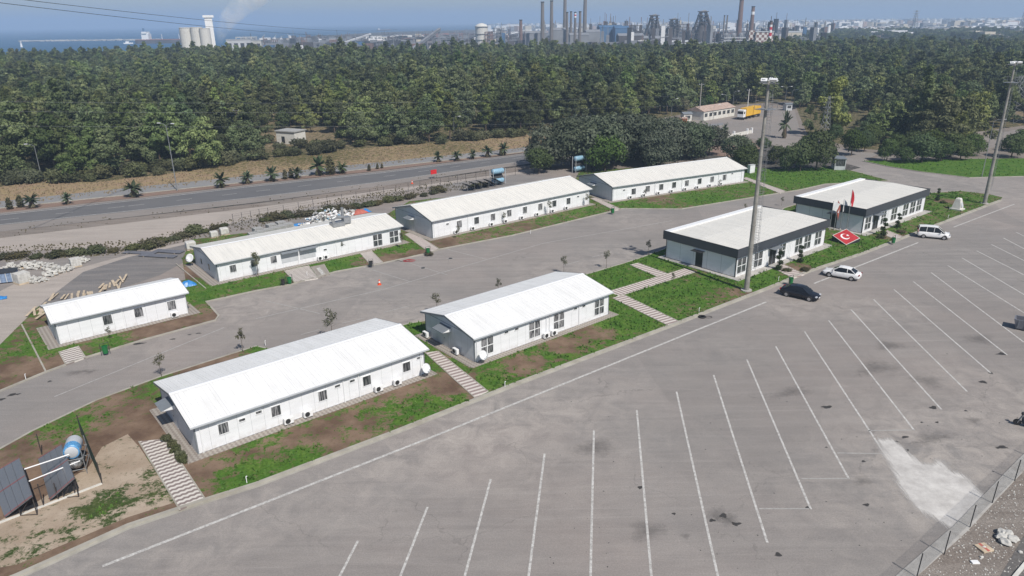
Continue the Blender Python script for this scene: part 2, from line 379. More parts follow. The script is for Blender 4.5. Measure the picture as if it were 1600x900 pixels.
M['faint'] = simple('faded_line_paint', (0.345,0.335,0.32), 0.9, 0.2, 3)
M['oil'] = simple('oil_stain', (0.055,0.052,0.05), 0.7, 0.4, 5)
M['oil2'] = simple('old_oil_stain', (0.125,0.118,0.112), 0.85, 0.25, 4)
def spill():
    m, t, b = principled('spilled_white_concrete'); g = N(t); c = g.co()
    a = g.attr('cover'); st = g.noise(g.mapping(c, (2.6,0.20,1), (0,0,R(-33))), 1.0, 8, 0.75)
    n = g.noise(c, 0.7, 7, 0.7); nf = g.noise(c, 7, 4, 0.7)
    v = g.math('ADD', a, g.math('ADD', g.math('MULTIPLY', g.math('SUBTRACT', st, 0.5), 2.2), g.math('ADD', g.math('MULTIPLY', g.math('SUBTRACT', n, 0.5), 0.8), g.math('MULTIPLY', g.math('SUBTRACT', nf, 0.5), 0.5))))
    k = g.math('MULTIPLY', g.ramp(v, 0.30, 0.95), 0.93)
    g.l(g.mix(g.ramp(n, 0.35, 0.65), (0.66,0.64,0.61), (0.44,0.42,0.40)), b.inputs['Base Color']); b.inputs['Roughness'].default_value = 0.9
    tr = g.n('ShaderNodeBsdfTransparent'); mx = g.n('ShaderNodeMixShader'); g.l(k, mx.inputs[0]); g.l(tr.outputs[0], mx.inputs[1]); g.l(b.outputs[0], mx.inputs[2])
    g.l(mx.outputs[0], t.nodes['Material Output'].inputs[0]); return m
M['spill'] = spill()
def chainlink(name, dens):
    m, t, b = principled(name); g = N(t); c = g.co(); x = g.n('ShaderNodeSeparateXYZ'); g.l(c, x.inputs[0])
    s = g.math('ADD', x.outputs[0], x.outputs[2]); d = g.math('SUBTRACT', x.outputs[0], x.outputs[2])
    a = g.math('LESS_THAN', g.math('FRACT', g.math('DIVIDE', s, 0.07)), dens)
    e = g.math('LESS_THAN', g.math('FRACT', g.math('DIVIDE', d, 0.07)), dens)
    k = g.math('MAXIMUM', a, e); b.inputs['Base Color'].default_value = (0.16,0.16,0.165,1); b.inputs['Roughness'].default_value = 0.6
    tr = g.n('ShaderNodeBsdfTransparent'); mx = g.n('ShaderNodeMixShader'); g.l(k, mx.inputs[0]); g.l(tr.outputs[0], mx.inputs[1]); g.l(b.outputs[0], mx.inputs[2])
    g.l(mx.outputs[0], t.nodes['Material Output'].inputs[0]); return m
M['chain'] = chainlink('chain_link_mesh', 0.10)
M['greenmesh'] = chainlink('green_mesh', 0.14)
# ------------------------------------------------------------------ ground sheets
def inpoly(p, poly):
    x, y = p[0], p[1]; c = False; n = len(poly); j = n-1
    for i in range(n):
        xi, yi = poly[i]; xj, yj = poly[j]
        if (yi > y) != (yj > y) and x < (xj-xi)*(y-yi)/(yj-yi)+xi: c = not c
        j = i
    return c
def sheet(name, poly, z, mat, step=None, fn=None, kind='structure', wave=None):
    pts = [Vector((p[0], p[1])) for p in poly]
    if step:
        ext = []
        for i in range(len(pts)):
            a, b = pts[i], pts[(i+1) % len(pts)]; k = max(1, int((b-a).length/step))
            for j in range(k): ext.append(a.lerp(b, j/k))
        pts = ext; nb = len(pts)
        xs = [p.x for p in pts]; ys = [p.y for p in pts]; poly2 = [(p.x, p.y) for p in pts]
        inner = []
        x = min(xs)+step*0.5
        while x < max(xs):
            y = min(ys)+step*0.5
            while y < max(ys):
                q = (x+random.uniform(-.2,.2)*step, y+random.uniform(-.2,.2)*step)
                if inpoly(q, poly2): inner.append(Vector(q))
                y += step
            x += step
        r = geometry.delaunay_2d_cdt(pts+inner, [], [list(range(nb))], 1, 1e-4)
        vs, fs = r[0], r[2]
    else:
        r = geometry.delaunay_2d_cdt(pts, [], [list(range(len(pts)))], 1, 1e-4); vs, fs = r[0], r[2]
    me = bpy.data.meshes.new(name)
    me.from_pydata([(v.x, v.y, z+(wave(v.x, v.y) if wave else 0)) for v in vs], [], [list(f) for f in fs]); me.update()
    if me.polygons and sum(p.normal.z for p in me.polygons) < 0: me.flip_normals()
    me.materials.append(mat)
    if fn:
        at = me.attributes.new('cover', 'FLOAT', 'POINT'); at.data.foreach_set('value', [float(fn(v.x, v.y)) for v in vs])
    o = bpy.data.objects.new(name, me); link(o); setp(o, kind=kind); return o
def blobs(lst, base):        # cover map: lst of (px,py,radius m,value)
    L = [(G(a, b).xy, r, v) for a, b, r, v in lst]
    def f(x, y):
        s = base; 
        for c, r, v in L:
            d = math.hypot(x-c.x, y-c.y)/r
            if d < 1: k = (1-d*d)**1.0; s = s*(1-k)+v*k
        return s
    return f
def ribbon(name, pts, wdt, z0, z1, mat, closed=False, off=0.0, parent=None, kind='structure'):
    pts = [Vector((p[0], p[1])) for p in pts]; n = len(pts); mb = MB(); L = []; Rr = []
    for i in range(n):
        if closed: a, b = pts[i-1], pts[(i+1) % n]
        else: a, b = pts[max(0,i-1)], pts[min(n-1,i+1)]
        d = (b-a).normalized(); nn = Vector((-d.y, d.x))
        L.append(pts[i]+nn*(wdt/2+off)); Rr.append(pts[i]-nn*(wdt/2-off))
    rng = range(n if closed else n-1)
    for i in rng:
        j = (i+1) % n
        mb.add([(*L[i],z0),(*Rr[i],z0),(*Rr[j],z0),(*L[j],z0),(*L[i],z1),(*Rr[i],z1),(*Rr[j],z1),(*L[j],z1)],
               [(4,5,6,7),(0,4,7,3),(1,2,6,5)]+([(0,1,5,4)] if i == 0 else [])+([(2,3,7,6)] if i == n-2 else []))
    o = mb.build(name, mat, parent); 
    if kind: setp(o, kind=kind)
    return o
def chaikin(p, k=2):
    for _ in range(k):
        q = []
        for i in range(len(p)):
            a, b = p[i], p[(i+1) % len(p)]; q += [a.lerp(b, .25), a.lerp(b, .75)]
        p = q
    return p
# land reaches the coast at the left and the horizon at the right
land = [(-700,101),(-200,90),(0,88),(200,85),(345,83),(365,66),(420,61),(600,50),(760,46),(860,40),(960,36)]
lp = G2(land)+[Vector((4000,24000)), Vector((30000,24000)), Vector((30000,-3000)), Vector((-600,-3000)), Vector((-1500,300))]
sheet('ground', lp, -0.03, M['plain'], None, None).data.materials[0]
gme = bpy.data.objects['ground'].data
at = gme.attributes.new('cover','FLOAT','POINT'); at.data.foreach_set('value', [0.45]*len(gme.vertices))
sea = MB(); sea.add([(-40000,-3000,-1.0),(40000,-3000,-1.0),(40000,42000,-1.0),(-40000,42000,-1.0)], [(0,1,2,3)])
setp(sea.build('sea', M['water']), kind='structure')
FOREST = [(-400,360),(-150,312),(0,292),(60,283),(150,285),(290,268),(400,250),(560,232),(700,222),(820,212),(850,198),(1000,190),(1070,178),(1160,163),(1240,158),(1262,212),(1340,232),(1500,243),(1518,207),(1600,196),(1900,190),(2100,88),(1600,84),(1200,89),(800,92),(600,95),(400,96),(0,98),(-400,105)]
forest_poly = [tuple(p) for p in G2(FOREST)]
ff = blobs([(340,165,30,-0.2),(440,180,25,0.0),(430,215,20,0.1),(1560,175,25,0.0)], 0.6)
sheet('forest_floor', forest_poly, -0.015, M['forestfloor'], 22, ff)
VERGE = [(-200,345),(0,322),(400,278),(800,236),(1000,212),(1000,190),(850,198),(820,212),(700,222),(560,232),(400,250),(290,268),(150,285),(60,283),(0,292),(-200,318)]
verge_poly = [tuple(p) for p in G2(VERGE)]
vf = blobs([(480,245,18,0.75),(430,235,14,0.8),(330,262,14,0.6),(560,240,15,0.6),(230,275,14,0.0),(60,305,12,0.1),(620,238,14,0.4),(700,230,16,0.6)], 0.22)
sheet('dry_verge', verge_poly, -0.008, M['dry'], 4, vf)
sheet('near_soil', G2([(-300,430),(0,362),(400,318),(800,262),(1000,232),(1130,216),(1200,226),(1330,244),(1345,254),(1500,252),(1600,250),(1900,240),(1900,190),(1600,196),(1518,207),(1500,243),(1340,232),(1262,212),(1240,158),(1160,163),(1070,178),(1000,190),(1000,212),(1400,400),(1300,1400),(-700,1400),(-500,700)]), -0.010, M['verge'])
# highway
def band(name, top, bot, z, mat): return sheet(name, G2(top+bot[::-1]), z, mat)
hT = [(-250,366),(0,335),(200,313),(400,289.5),(600,268.5),(800,243.5),(1000,217),(1130,199)]
hB = [(-250,390),(0,357),(200,335),(400,312.5),(600,287),(800,257),(1000,229),(1130,211)]
band('highway_shoulder', [(a,b-2.5+a*0.0012) for a,b in hT], [(a,b+5-a*0.003) for a,b in hB], 0.004, M['shoulder'])
band('highway', hT, [(a,b-5+a*.003) for a,b in hB], 0.010, M['hwy'])
uT = [(-250,343),(0,316),(200,295),(400,275),(600,254),(800,234),(1000,209),(1130,193)]
uB = [(-250,353),(0,325),(200,304),(400,282.5),(600,260.5),(800,239),(1000,213.5),(1130,196)]
band('upper_carriageway', [(a,b-1.5) for a,b in uT], uB, 0.008, M['upper'])
band('median_soil', [(a,b+1) for a,b in uB], [(a,b-2.5) for a,b in hT], 0.012, M['mediansoil'])
ribbon('median_kerb', [p for p in G2([(a,b+0.6) for a,b in uB])], 0.35, 0, 0.13, M['kerb'])
ribbon('highway_edge_line', [p for p in G2([(a,b+1.2) for a,b in hT])], 0.22, 0.012, 0.018, M['line'])
ribbon('highway_outer_line', [p for p in G2([(a,b-6+a*.004) for a,b in hB])], 0.2, 0.012, 0.018, M['line'])
mid = [(a,(b+c)/2-2) for (a,b),(_,c) in zip(hT,hB)]; mp = G2(mid); mb = MB()
for i in range(len(mp)-1):
    a, b = mp[i], mp[i+1]; L = (b-a).length; d = (b-a)/L; nn = Vector((-d.y,d.x))*.08; t = 0
    while t+3 < L:
        p, q = a+d*t, a+d*(t+3); mb.add([(*(p+nn),.016),(*(p-nn),.016),(*(q-nn),.016),(*(q+nn),.016)], [(0,1,2,3)]); t += 9
setp(mb.build('highway_lane_dashes', M['line']), kind='structure')
# dusty track and service yard
sheet('gravel_track', G2([(-300,420),(0,372),(400,324),(800,270),(850,258),(850,268),(675,293),(512,321),(287,366),(212,386),(0,396),(-300,450)]), 0.0, M['track'])
YARD = [(-300,700),(-300,425),(0,393),(212,384),(287,364),(512,319),(675,291),(850,266),(930,262),(1200,300),(960,340),(670,398),(340,480),(130,562),(0,614)]
sheet('service_yard', G2(YARD), 0.002, M['yard'])
sheet('yard_hardcore', G2([(-40,475),(30,440),(120,420),(200,398),(290,378),(300,400),(240,425),(120,470),(60,510),(0,600),(-60,620)]), 0.008, M['track'])
sheet('grey_gravel', G2([(70,470),(130,425),(200,402),(290,382),(305,400),(250,430),(100,480),(30,560),(0,575),(0,540)]), 0.014, M['darkgravel'])
# lot, inner road and junction
LOT = [(-700,1500),(-700,900),(-300,720),(0,600),(330,462),(500,420),(670,385),(900,335),(1200,296),(1250,285),(1345,262),(1290,247),(1285,238),(1375,239),(1350,252),(1390,259),(1515,276),(1600,270),(1900,250),(2300,330),(1700,630),(1600,722),(1500,827),(1417,900),(1100,1500)]
dustf = blobs([(720,690,8,1.0),(840,650,9,.9),(560,760,6,.7),(400,800,6,.6),(1225,478,5,.9),(650,500,9,.9),(450,470,10,.7),(560,440,8,.7),(980,405,10,.8),(880,430,9,.6),(990,345,9,.9),(1330,480,7,.8),(1380,490,6,.7),(1480,700,10,.8),(1560,620,10,.8),(1430,740,8,.9),(1560,700,8,.8),(1340,800,8,.6),(1100,540,8,.4),(1000,590,6,.4),(1250,400,5,.6),(1480,345,6,.6),(1300,268,16,.7),(1450,290,18,.8),(1560,300,18,.5),(380,480,7,.8),(230,540,6,.5),(100,860,5,.6),(330,820,6,.7),(1050,700,8,.3),(900,740,7,.35)], 0.12)
sheet('parking_lot', G2(LOT), 0.010, M['lot'], 5.0, dustf)
sheet('truck_yard', G2([(1000,232),(1060,200),(1085,187),(1160,172),(1240,166),(1252,212),(1330,236),(1380,240),(1300,246),(1250,240),(1175,216),(1125,222),(1080,240)]), 0.006, M['shoulder'])
sheet('side_road', G2([(1380,241),(1500,230),(1540,212),(1600,200),(1800,180),(1800,192),(1600,215),(1560,228),(1510,243),(1360,252)]), 0.005, M['shoulder'])
sheet('red_soil', G2([(1090,240),(1125,224),(1175,220),(1190,232),(1150,246)]), 0.012, M['mediansoil'])
# ---- raised islands
def island(name, px, cov, z=0.10, step=1.0, kerbline=None, kw=0.26):
    poly = G2(px); sheet(name, poly, z, M['lawn'], step, cov)
    return poly
I1F = [(-60,935),(27,900),(200,822),(320,782),(400,757),(617,675),(800,602),(1050,508),(1200,450),(1260,425),(1350,395),(1430,364),(1563,313)]
I1B = [(1566,309),(1545,304),(1500,299),(1443,303),(1400,300),(1320,300),(1250,318),(1225,326),(1200,345),(1043,388),(1000,404),(975,412),(925,427),(800,463),(680,500),(640,506),(560,530),(440,541),(424,547),(400,542),(250,590),(150,627),(50,675),(0,703),(-80,745)]
c1 = blobs([(60,800,14,-0.35),(150,780,9,-0.15),(160,700,7,-0.4),(230,650,6,-0.25),(200,640,6,0.1),(100,670,5,0.65),(170,795,2.6,0.75),(20,720,5,0.2),(60,850,4,0.25),(240,780,2.0,0.5),(237,720,1.5,0.6),(250,610,4,0.6),
    (330,590,5,0.0),(320,740,4,0.15),(360,755,3,0.45),(420,735,5,0.4),(470,700,4,0.3),(520,690,5,0.1),(560,660,5,0.25),(600,660,3.5,0.35),(640,640,4.5,0.72),(700,625,4,0.75),(470,720,3,0.9),(390,745,3,0.95),(620,605,3.5,0.0),
    (720,600,4,0.3),(800,590,5,0.65),(870,560,5,0.75),(930,500,5,0.95),(990,500,6,0.9),(880,540,3,0.05),(930,520,3,0.15),(820,570,3,0.1),(700,600,3,0.05),(760,600,2,0.9),(960,500,4,0.9),
    (960,435,7,0.95),(1030,470,8,0.95),(1080,480,4,0.6),(1100,455,7,0.9),(1150,458,3,0.15),(1030,410,5,1.0),(1000,445,3,0.95),(1130,465,4,0.5),(1190,440,5,1.0),(1280,410,8,0.85),(1300,395,5,0.8),(1250,420,3,0.1),(1360,385,6,0.85),(1420,360,6,0.6),(1400,372,3,0.1),(1480,335,8,0.62),(1450,320,6,0.7),(1530,308,6,0.55),(1500,310,6,0.8),(1480,315,3,0.2),(410,545,5,0.95),(330,565,5,0.0),(655,515,5,0.8)], 0.62)
sheet('sandy_ground', G2([(-60,900),(27,884),(200,810),(276,786),(218,700),(200,680),(160,700),(140,730),(60,785),(-60,845)]), 0.106, M['sandy'], 0.8, blobs([(165,795,3,0.7),(150,800,1.6,1.0),(250,770,2.5,0.55),(240,735,1.5,.5),(100,860,4,0.4),(20,875,4,0.45)], 0.16))
isl1 = island('front_island', I1F+I1B, c1, 0.10, 0.8)
ribbon('front_kerb', G2(I1F), 0.34, 0, 0.14, M['kerb'])
ribbon('front_gutter', [p+VX*0.32 for p in G2(I1F)], 0.30, 0.010, 0.018, M['kerb'])
ribbon('rear_kerb', G2(I1B), 0.22, 0, 0.14, M['kerb'])
I2F = [(-80,640),(0,612),(72,582),(132,560),(220,533),(337,501),(342,494),(322,472),(400,455),(455,445),(525,425),(597,412),(665,397),(687,390),(800,368.5),(950,332),(972,326.5),(1065,327),(1200,305),(1250,297),(1290,288),(1390,283)]
I2B = [(1330,267),(1290,262),(1200,265),(1170,260),(1160,262),(1000,262),(905,268),(890,300),(780,300),(640,315),(600,338),(300,375),(285,405),(290,438),(60,480),(20,520),(-20,560),(-90,600)]
c2 = blobs([(45,585,6,-0.3),(10,600,6,0.2),(75,545,4,0.8),(65,505,3,0.3),(160,540,4,0.4),(185,530,3,0.85),(240,515,4,-0.1),(310,495,4,-0.1),(320,460,5,0.9),(400,440,5,0.85),(310,485,3,0.5),(300,425,4,-0.2),(535,412,5,1.0),(570,410,3,0.3),(625,390,4,0.95),(615,405,4,0.1),(650,395,2,0.0),
    (700,380,5,0.15),(760,372,5,0.35),(830,355,6,0.3),(870,345,6,0.6),(920,330,5,0.7),(1000,318,8,0.85),(1030,310,7,0.3),(1080,300,7,0.35),(1100,310,8,0.95),(1150,295,7,0.7),(1240,275,18,1.0),(1300,275,10,0.9),(1200,295,8,0.7)], 0.55)
isl2 = island('rear_island', I2F+I2B, c2, 0.10, 1.0)
ribbon('rear_island_kerb', G2(I2F), 0.26, 0, 0.14, M['kerb'])
NE = [(1347,252),(1500,249),(1600,248),(1900,240),(1900,262),(1600,276),(1515,278),(1440,269),(1390,261)]
isl3 = island('far_lawn', NE, blobs([(1450,262,14,1.0),(1560,265,20,1.0)], 0.9), 0.10, 2.5)
ribbon('far_lawn_kerb', G2([(1347,252),(1390,261),(1440,269),(1515,278),(1600,276),(1900,262)]), 0.26, 0, 0.14, M['kerb'])
# edging of the little garden plot at the far left
ribbon('plot_edging', G2([(34,508),(72,582)]), 0.16, 0.08, 0.15, M['kerb'])
ribbon('plot_edging', G2([(275,413),(322,452)]), 0.14, 0.08, 0.15, M['kerb'])
# lot markings
def line(mb, a, b, wd, z=0.018):
    a = G(*a).xy; b = G(*b).xy; d = (b-a).normalized(); n = Vector((-d.y,d.x))*wd/2
    mb.add([(*(a+n),z),(*(a-n),z),(*(b-n),z),(*(b+n),z)], [(0,1,2,3)])
def pline(pts, wd, z=0.018, mat='line'):
    mb = MB()
    for i in range(len(pts)-1): line(mb, pts[i], pts[i+1], wd, z)
    return setp(mb.build('road_marking', M[mat]), kind='structure')
pline([(160,885),(400,791),(695,675),(1197,472)], 0.26); pline([(1272,443),(1435,379)], 0.26); pline([(1490,355),(1585,319)], 0.22)
for a, b in [((559.5,845),(500,960)),((668,792.5),(610,940)),((766.8,749),(705,980)),((851,709),(805,1060)),((928,673),(919,1060)),((995,641),(1023,960)),((1057,612),(1135,960)),((1115,586),(1199,848)),((1167,562),(1267,796)),((1212,541),(1326,748)),((1257,518),(1382,709)),((1295,501),(1428,672)),((1330,484),(1471,640)),((1365,468),(1511,612)),((1397,452.5),(1548,583)),((1427,440),(1574,555)),((1455,426),(1600,535)),((1481,415),(1650,520)),((1503,403),(1650,490)),((1526,392),(1650,455)),((1549,382),(1650,432)),((1568,372),(1650,415)),((1588,363),(1650,395))]:
    pline([a,b], 0.17)
for a, b in [((1186,795),(1266,795)),((1252,748),(1326,748)),((1308,708),(1380,709)),((1355,673),(1428,672))]: pline([a,b], 0.13, 0.018, 'faint')
pline([(85,620),(350,512)], 0.16, 0.018, 'faint'); pline([(400,498),(600,452),(850,380),(1050,345)], 0.16, 0.018, 'faint')
for a, b in [((535,505),(570,497)),((470,523),(500,515)),((600,488),(640,478)),((880,415),(905,408)),((925,402),(955,394)),((975,388),(990,384)),((415,470),(500,490)),((560,415),(640,440)),((700,390),(760,405)),((620,405),(700,430))]: pline([a,b], 0.13, 0.018, 'faint')
# oil stains (flat marks on the asphalt) and the concrete spill
def stainmat(name, col, soft):
    m, t, b = principled(name); g = N(t); c = g.co(); a = g.attr('cover')
    v = g.math('ADD', a, g.math('MULTIPLY', g.math('SUBTRACT', g.noise(c, 2.5, 5, 0.65), 0.5), 1.1))
    k = g.math('MULTIPLY', g.ramp(v, 0.25, 0.25+soft), 0.85 if soft < .3 else 0.38)
    b.inputs['Base Color'].default_value = (*col,1); b.inputs['Roughness'].default_value = 0.75
    tr = g.n('ShaderNodeBsdfTransparent'); mx = g.n('ShaderNodeMixShader'); g.l(k, mx.inputs[0]); g.l(tr.outputs[0], mx.inputs[1]); g.l(b.outputs[0], mx.inputs[2])
    g.l(mx.outputs[0], t.nodes['Material Output'].inputs[0]); return m
M['oil'] = stainmat('oil_stain', (0.045,0.042,0.04), 0.2); M['oil2s'] = stainmat('old_oil_stain', (0.10,0.095,0.09), 0.9)
_sz = [0.0]
def stain(mb, px, py, r, asp=1.0, ang=0.0, z=0.0135):
    c = G(px, py).xy; n = 16; ph = random.random()*6; _sz[0] += 0.00004; z += _sz[0]
    v = [(c.x, c.y, z)]
    for i in range(n):
        t = 2*PI*i/n; k = r*(1+0.2*math.sin(3*t+ph)+random.uniform(-.1,.1))
        x, y = k*math.cos(t)*asp, k*math.sin(t); v.append((c.x+x*math.cos(ang)-y*math.sin(ang), c.y+x*math.sin(ang)+y*math.cos(ang), z))
    mb.add(v, [(0,1+i,1+(i+1)%n) for i in range(n)])
def stains_out(mb, name, mat):
    o = setp(mb.build(name, M[mat]), kind='structure'); at = o.data.attributes.new('cover','FLOAT','POINT')
    at.data.foreach_set('value', [1.0 if i % 17 == 0 else 0.0 for i in range(len(o.data.vertices))])
mb = MB()
for px, py, r, a in [(1000,762,.22,1.2),(1053,803,.18,1),(1130,806,.3,1.3),(1150,819,.26,1.7),(1113,813,.2,1.3),(1216,867,.26,1.2),(1262,793,.16,1.3),(1349,721,.16,1.5),(1354,789,.2,1.6),(1291,699,.1,1.6),(1458,637,.3,1.7),(1565,553,.4,1.7),(1548,583,.25,1.5),(1536,597,.38,1.3),(1416,704,.22,1.6),(1401,690,.14,1.2),(1414,683,.2,2),(1565,699,.3,2),(1509,642,.15,1.2),(1480,553,.12,1),(1292,636,.3,2.2),(1464,660,.16,1.5),(1440,660,.12,1.5),
    (19,617,.35,1.5),(3,624,.3,1.3),(28,616,.22,1.4),(78,596,.2,1.2),(216,537,.35,2.4),(310,521,.2,2),(296,523,.18,1.6),(270,530,.2,2),(640,402,.3,1.5)]:
    stain(mb, px, py, r*1.15, a, R(20)+random.uniform(-.3,.3))
for _ in range(90):
    stain(mb, random.uniform(850,1590), random.uniform(540,890), random.uniform(.03,.08), random.uniform(1,1.5), random.random()*3)
stains_out(mb, 'oil_stains', 'oil')
mb = MB()
for px, py, r, a in [(1122,805,1.3,1.2),(1137,812,1.1,1.2),(1455,685,1.3,2.6),(1521,657,.9,1.4),(1071,838,.45,1.2),(1390,540,1.8,1.5),(1450,595,2.0,1.3),(1370,575,2.2,2),(120,582,.9,2.2),(141,581,.7,1.6),(1348,752,.9,1.3),(1237,613,1.4,2.4),(1530,530,2,1.5),(1165,460,1,2),(930,700,2,1.5),(1010,830,1.6,1.3)]:
    stain(mb, px, py, r, a, R(20), 0.0115)
stains_out(mb, 'faded_stains', 'oil2s')
sp = [(1375,690),(1392,689),(1410,700),(1437,726),(1462,728),(1468,722),(1482,738),(1503,745),(1525,768),(1549,788),(1589,812),(1580,830),(1566,848),(1540,850),(1515,833),(1490,825),(1460,808),(1440,795),(1424,777),(1412,762),(1405,745),(1398,727),(1385,705)]
spw = [p for p in G2(sp)]; cen = sum(spw, Vector((0,0)))/len(spw)
def sdist(x, y):
    q = Vector((x,y)); d = 1e9
    for i in range(len(spw)):
        a, b = spw[i], spw[(i+1) % len(spw)]; ab = b-a; t = max(0, min(1, (q-a).dot(ab)/ab.length_squared)); d = min(d, (q-(a+ab*t)).length)
    return d if inpoly((x,y), [tuple(p) for p in spw]) else -d
big_ = [p+(p-cen).normalized()*1.3 for p in spw]
sheet('concrete_spill', big_, 0.022, M['spill'], 0.4, lambda x, y: max(-.6, min(2.2, .95+sdist(x,y)/0.9)))
# south-east edge of the lot: concrete strip, stony ground and ditch
EK = [(1360,955),(1417,900),(1500,827),(1600,722),(1700,625)]
ek = G2(EK); d_ = (ek[2]-ek[1]).normalized(); nE = Vector((d_.y,-d_.x))
ribbon('lot_edge_strip', ek, 0.85, 0, 0.07, M['concrete'])
sheet('stony_ground', [ek[0], ek[1], ek[2], ek[3], ek[4], ek[4]+nE*14, ek[0]+nE*14], 0.03, M['verge'])
sheet('ditch_bed', G2([(1560,905),(1600,838),(1700,740),(1700,800),(1620,905),(1590,960)]), 0.045, M['oil2'])
ribbon('ditch_edging', G2([(1583,905),(1602,882),(1700,780)]), 0.22, 0.04, 0.16, M['whiteconc'])
# slab in the plot at the far left
sheet('white_slab', G2([(-30,548),(28,531),(38,552),(-20,572)]), 0.03, M['whiteconc'])
# ---- paths
PATHS = []
def pathq(px, mat='paver', z=0.119, zone=0):
    PATHS.append([tuple(G(a, b, 0.1).xy) for a, b in px])
    P4 = [G(a, b, 0.1) for a, b in px]
    c = (P4[0]+P4[1])/2; e = (P4[2]+P4[3])/2; d = (e-c); ang = math.atan2(d.y, d.x)
    mb = MB(); Mi = Matrix.Rotation(-ang, 4, 'Z') @ Matrix.Translation(-c)
    q = [Mi @ Vector(p) for p in P4]
    mb.prismz([(v.x, v.y) for v in q], -0.09, 0.035)
    o = mb.build('path', M[mat]); o.location = (c.x, c.y, z-0.02); o.rotation_euler = (0,0,ang)
    setp(o, kind='structure')
    for i in (1, 3):                     # concrete edging along both long sides
        a, b = q[i], q[(i+1) % 4]
        mb = MB(); mb2 = ribbon('path_edging', [Vector((a.x,a.y)), Vector((b.x,b.y))], 0.12, 0, 0.06, M['kerb'])
        mb2.location = o.location; mb2.rotation_euler = o.rotation_euler
    return o
pathq([(217,690),(258,686),(319,778),(281,797)])
pathq([(664,551),(684,549),(763,612),(742,622)], 'paver2')
pathq([(957,466),(973,460),(1060,502),(1044,509)], 'paver2')
pathq([(984,414),(997,411),(1046,429),(1030,434)], 'paver2')
pathq([(950,456),(968,463),(1088,425),(1070,420)], 'paver2', 0.132)
pathq([(1214,422),(1224,413),(1257,429),(1238,435)], 'paver2')
pathq([(1379,366),(1386,360),(1411,370),(1400,375)], 'paver2')
pathq([(92,550),(122,541),(134,559),(103,570)])
pathq([(444,423),(482,415),(497,435),(460,441)])
pathq([(486,417),(506,413),(515,428),(498,434)], 'apron')
pathq([(494,420),(500,418),(508,428),(502,430)], 'line', 0.145)
pathq([(562,395),(580,392),(599,411),(579,414)])
pathq([(632,366),(645,363),(686,389),(670,394)], 'paver2')
pathq([(922,310),(932,309),(970,327),(960,329)], 'paver2')
pathq([(1160,279),(1166,277),(1228,299),(1218,302)], 'paver2')
# ------------------------------------------------------------------ buildings
BZ = 0.10
class Bld:
    def __init__(s, px, ang, L, W, he, label, name='prefab_building', cat='building', group=None):
        s.p = G(px[0], px[1], 0.0); s.a = R(ang); s.L = L; s.W = W; s.he = he
        s.o = thing(name, label, cat, (s.p.x, s.p.y, BZ), s.a, group)
        s.M = s.o.matrix_basis.copy(); s.Mi = s.M.inverted()
    def front(s, px, py):          # where the sight line meets the front wall, in the building's own frame
        d = s.Mi.to_3x3() @ ray(px, py); o = s.Mi @ Vector((0,0,H)); t = -o.y/d.y; q = o+d*t; return q.x, q.z
    def gable(s, px, py):
        d = s.Mi.to_3x3() @ ray(px, py); o = s.Mi @ Vector((0,0,H)); t = -o.x/d.x; q = o+d*t; return q.y, q.z
    def world(s, x, y, z=0): return s.M @ Vector((x, y, z))
def add_window(b, x, z, w, h, panes='one', curtain=False, side='front'):
    # frame proud of the wall, recessed pane(s)
    f = MB(); t = 0.055
    def bx(m, x0, x1, d0, d1, z0, z1, mi=0):
        if side == 'front': m.box(x0, x1, -d1, -d0, z0, z1, mi)
        else: m.box(-d1, -d0, x0, x1, z0, z1, mi)
    bx(f, x-w/2, x+w/2, .003, .06, z-h/2, z-h/2+t); bx(f, x-w/2, x+w/2, .003, .06, z+h/2-t, z+h/2)
    bx(f, x-w/2, x-w/2+t, .003, .06, z-h/2+t, z+h/2-t); bx(f, x+w/2-t, x+w/2, .003, .06, z-h/2+t, z+h/2-t)
    if panes == 'four':
        bx(f, x-.045, x+.045, .003, .055, z-h/2+t, z+h/2-t); bx(f, x-w/2+t, x-.045, .003, .055, z-.04, z+.04); bx(f, x+.045, x+w/2-t, .003, .055, z-.04, z+.04)
    fo = f.build('window', M['trim'], b.o)
    g = MB(); bx(g, x-w/2+t, x+w/2-t, .004, .022, z-h/2+t, z+h/2-t); g.build('pane', M['curtain' if curtain else 'glass'], fo)
    return fo
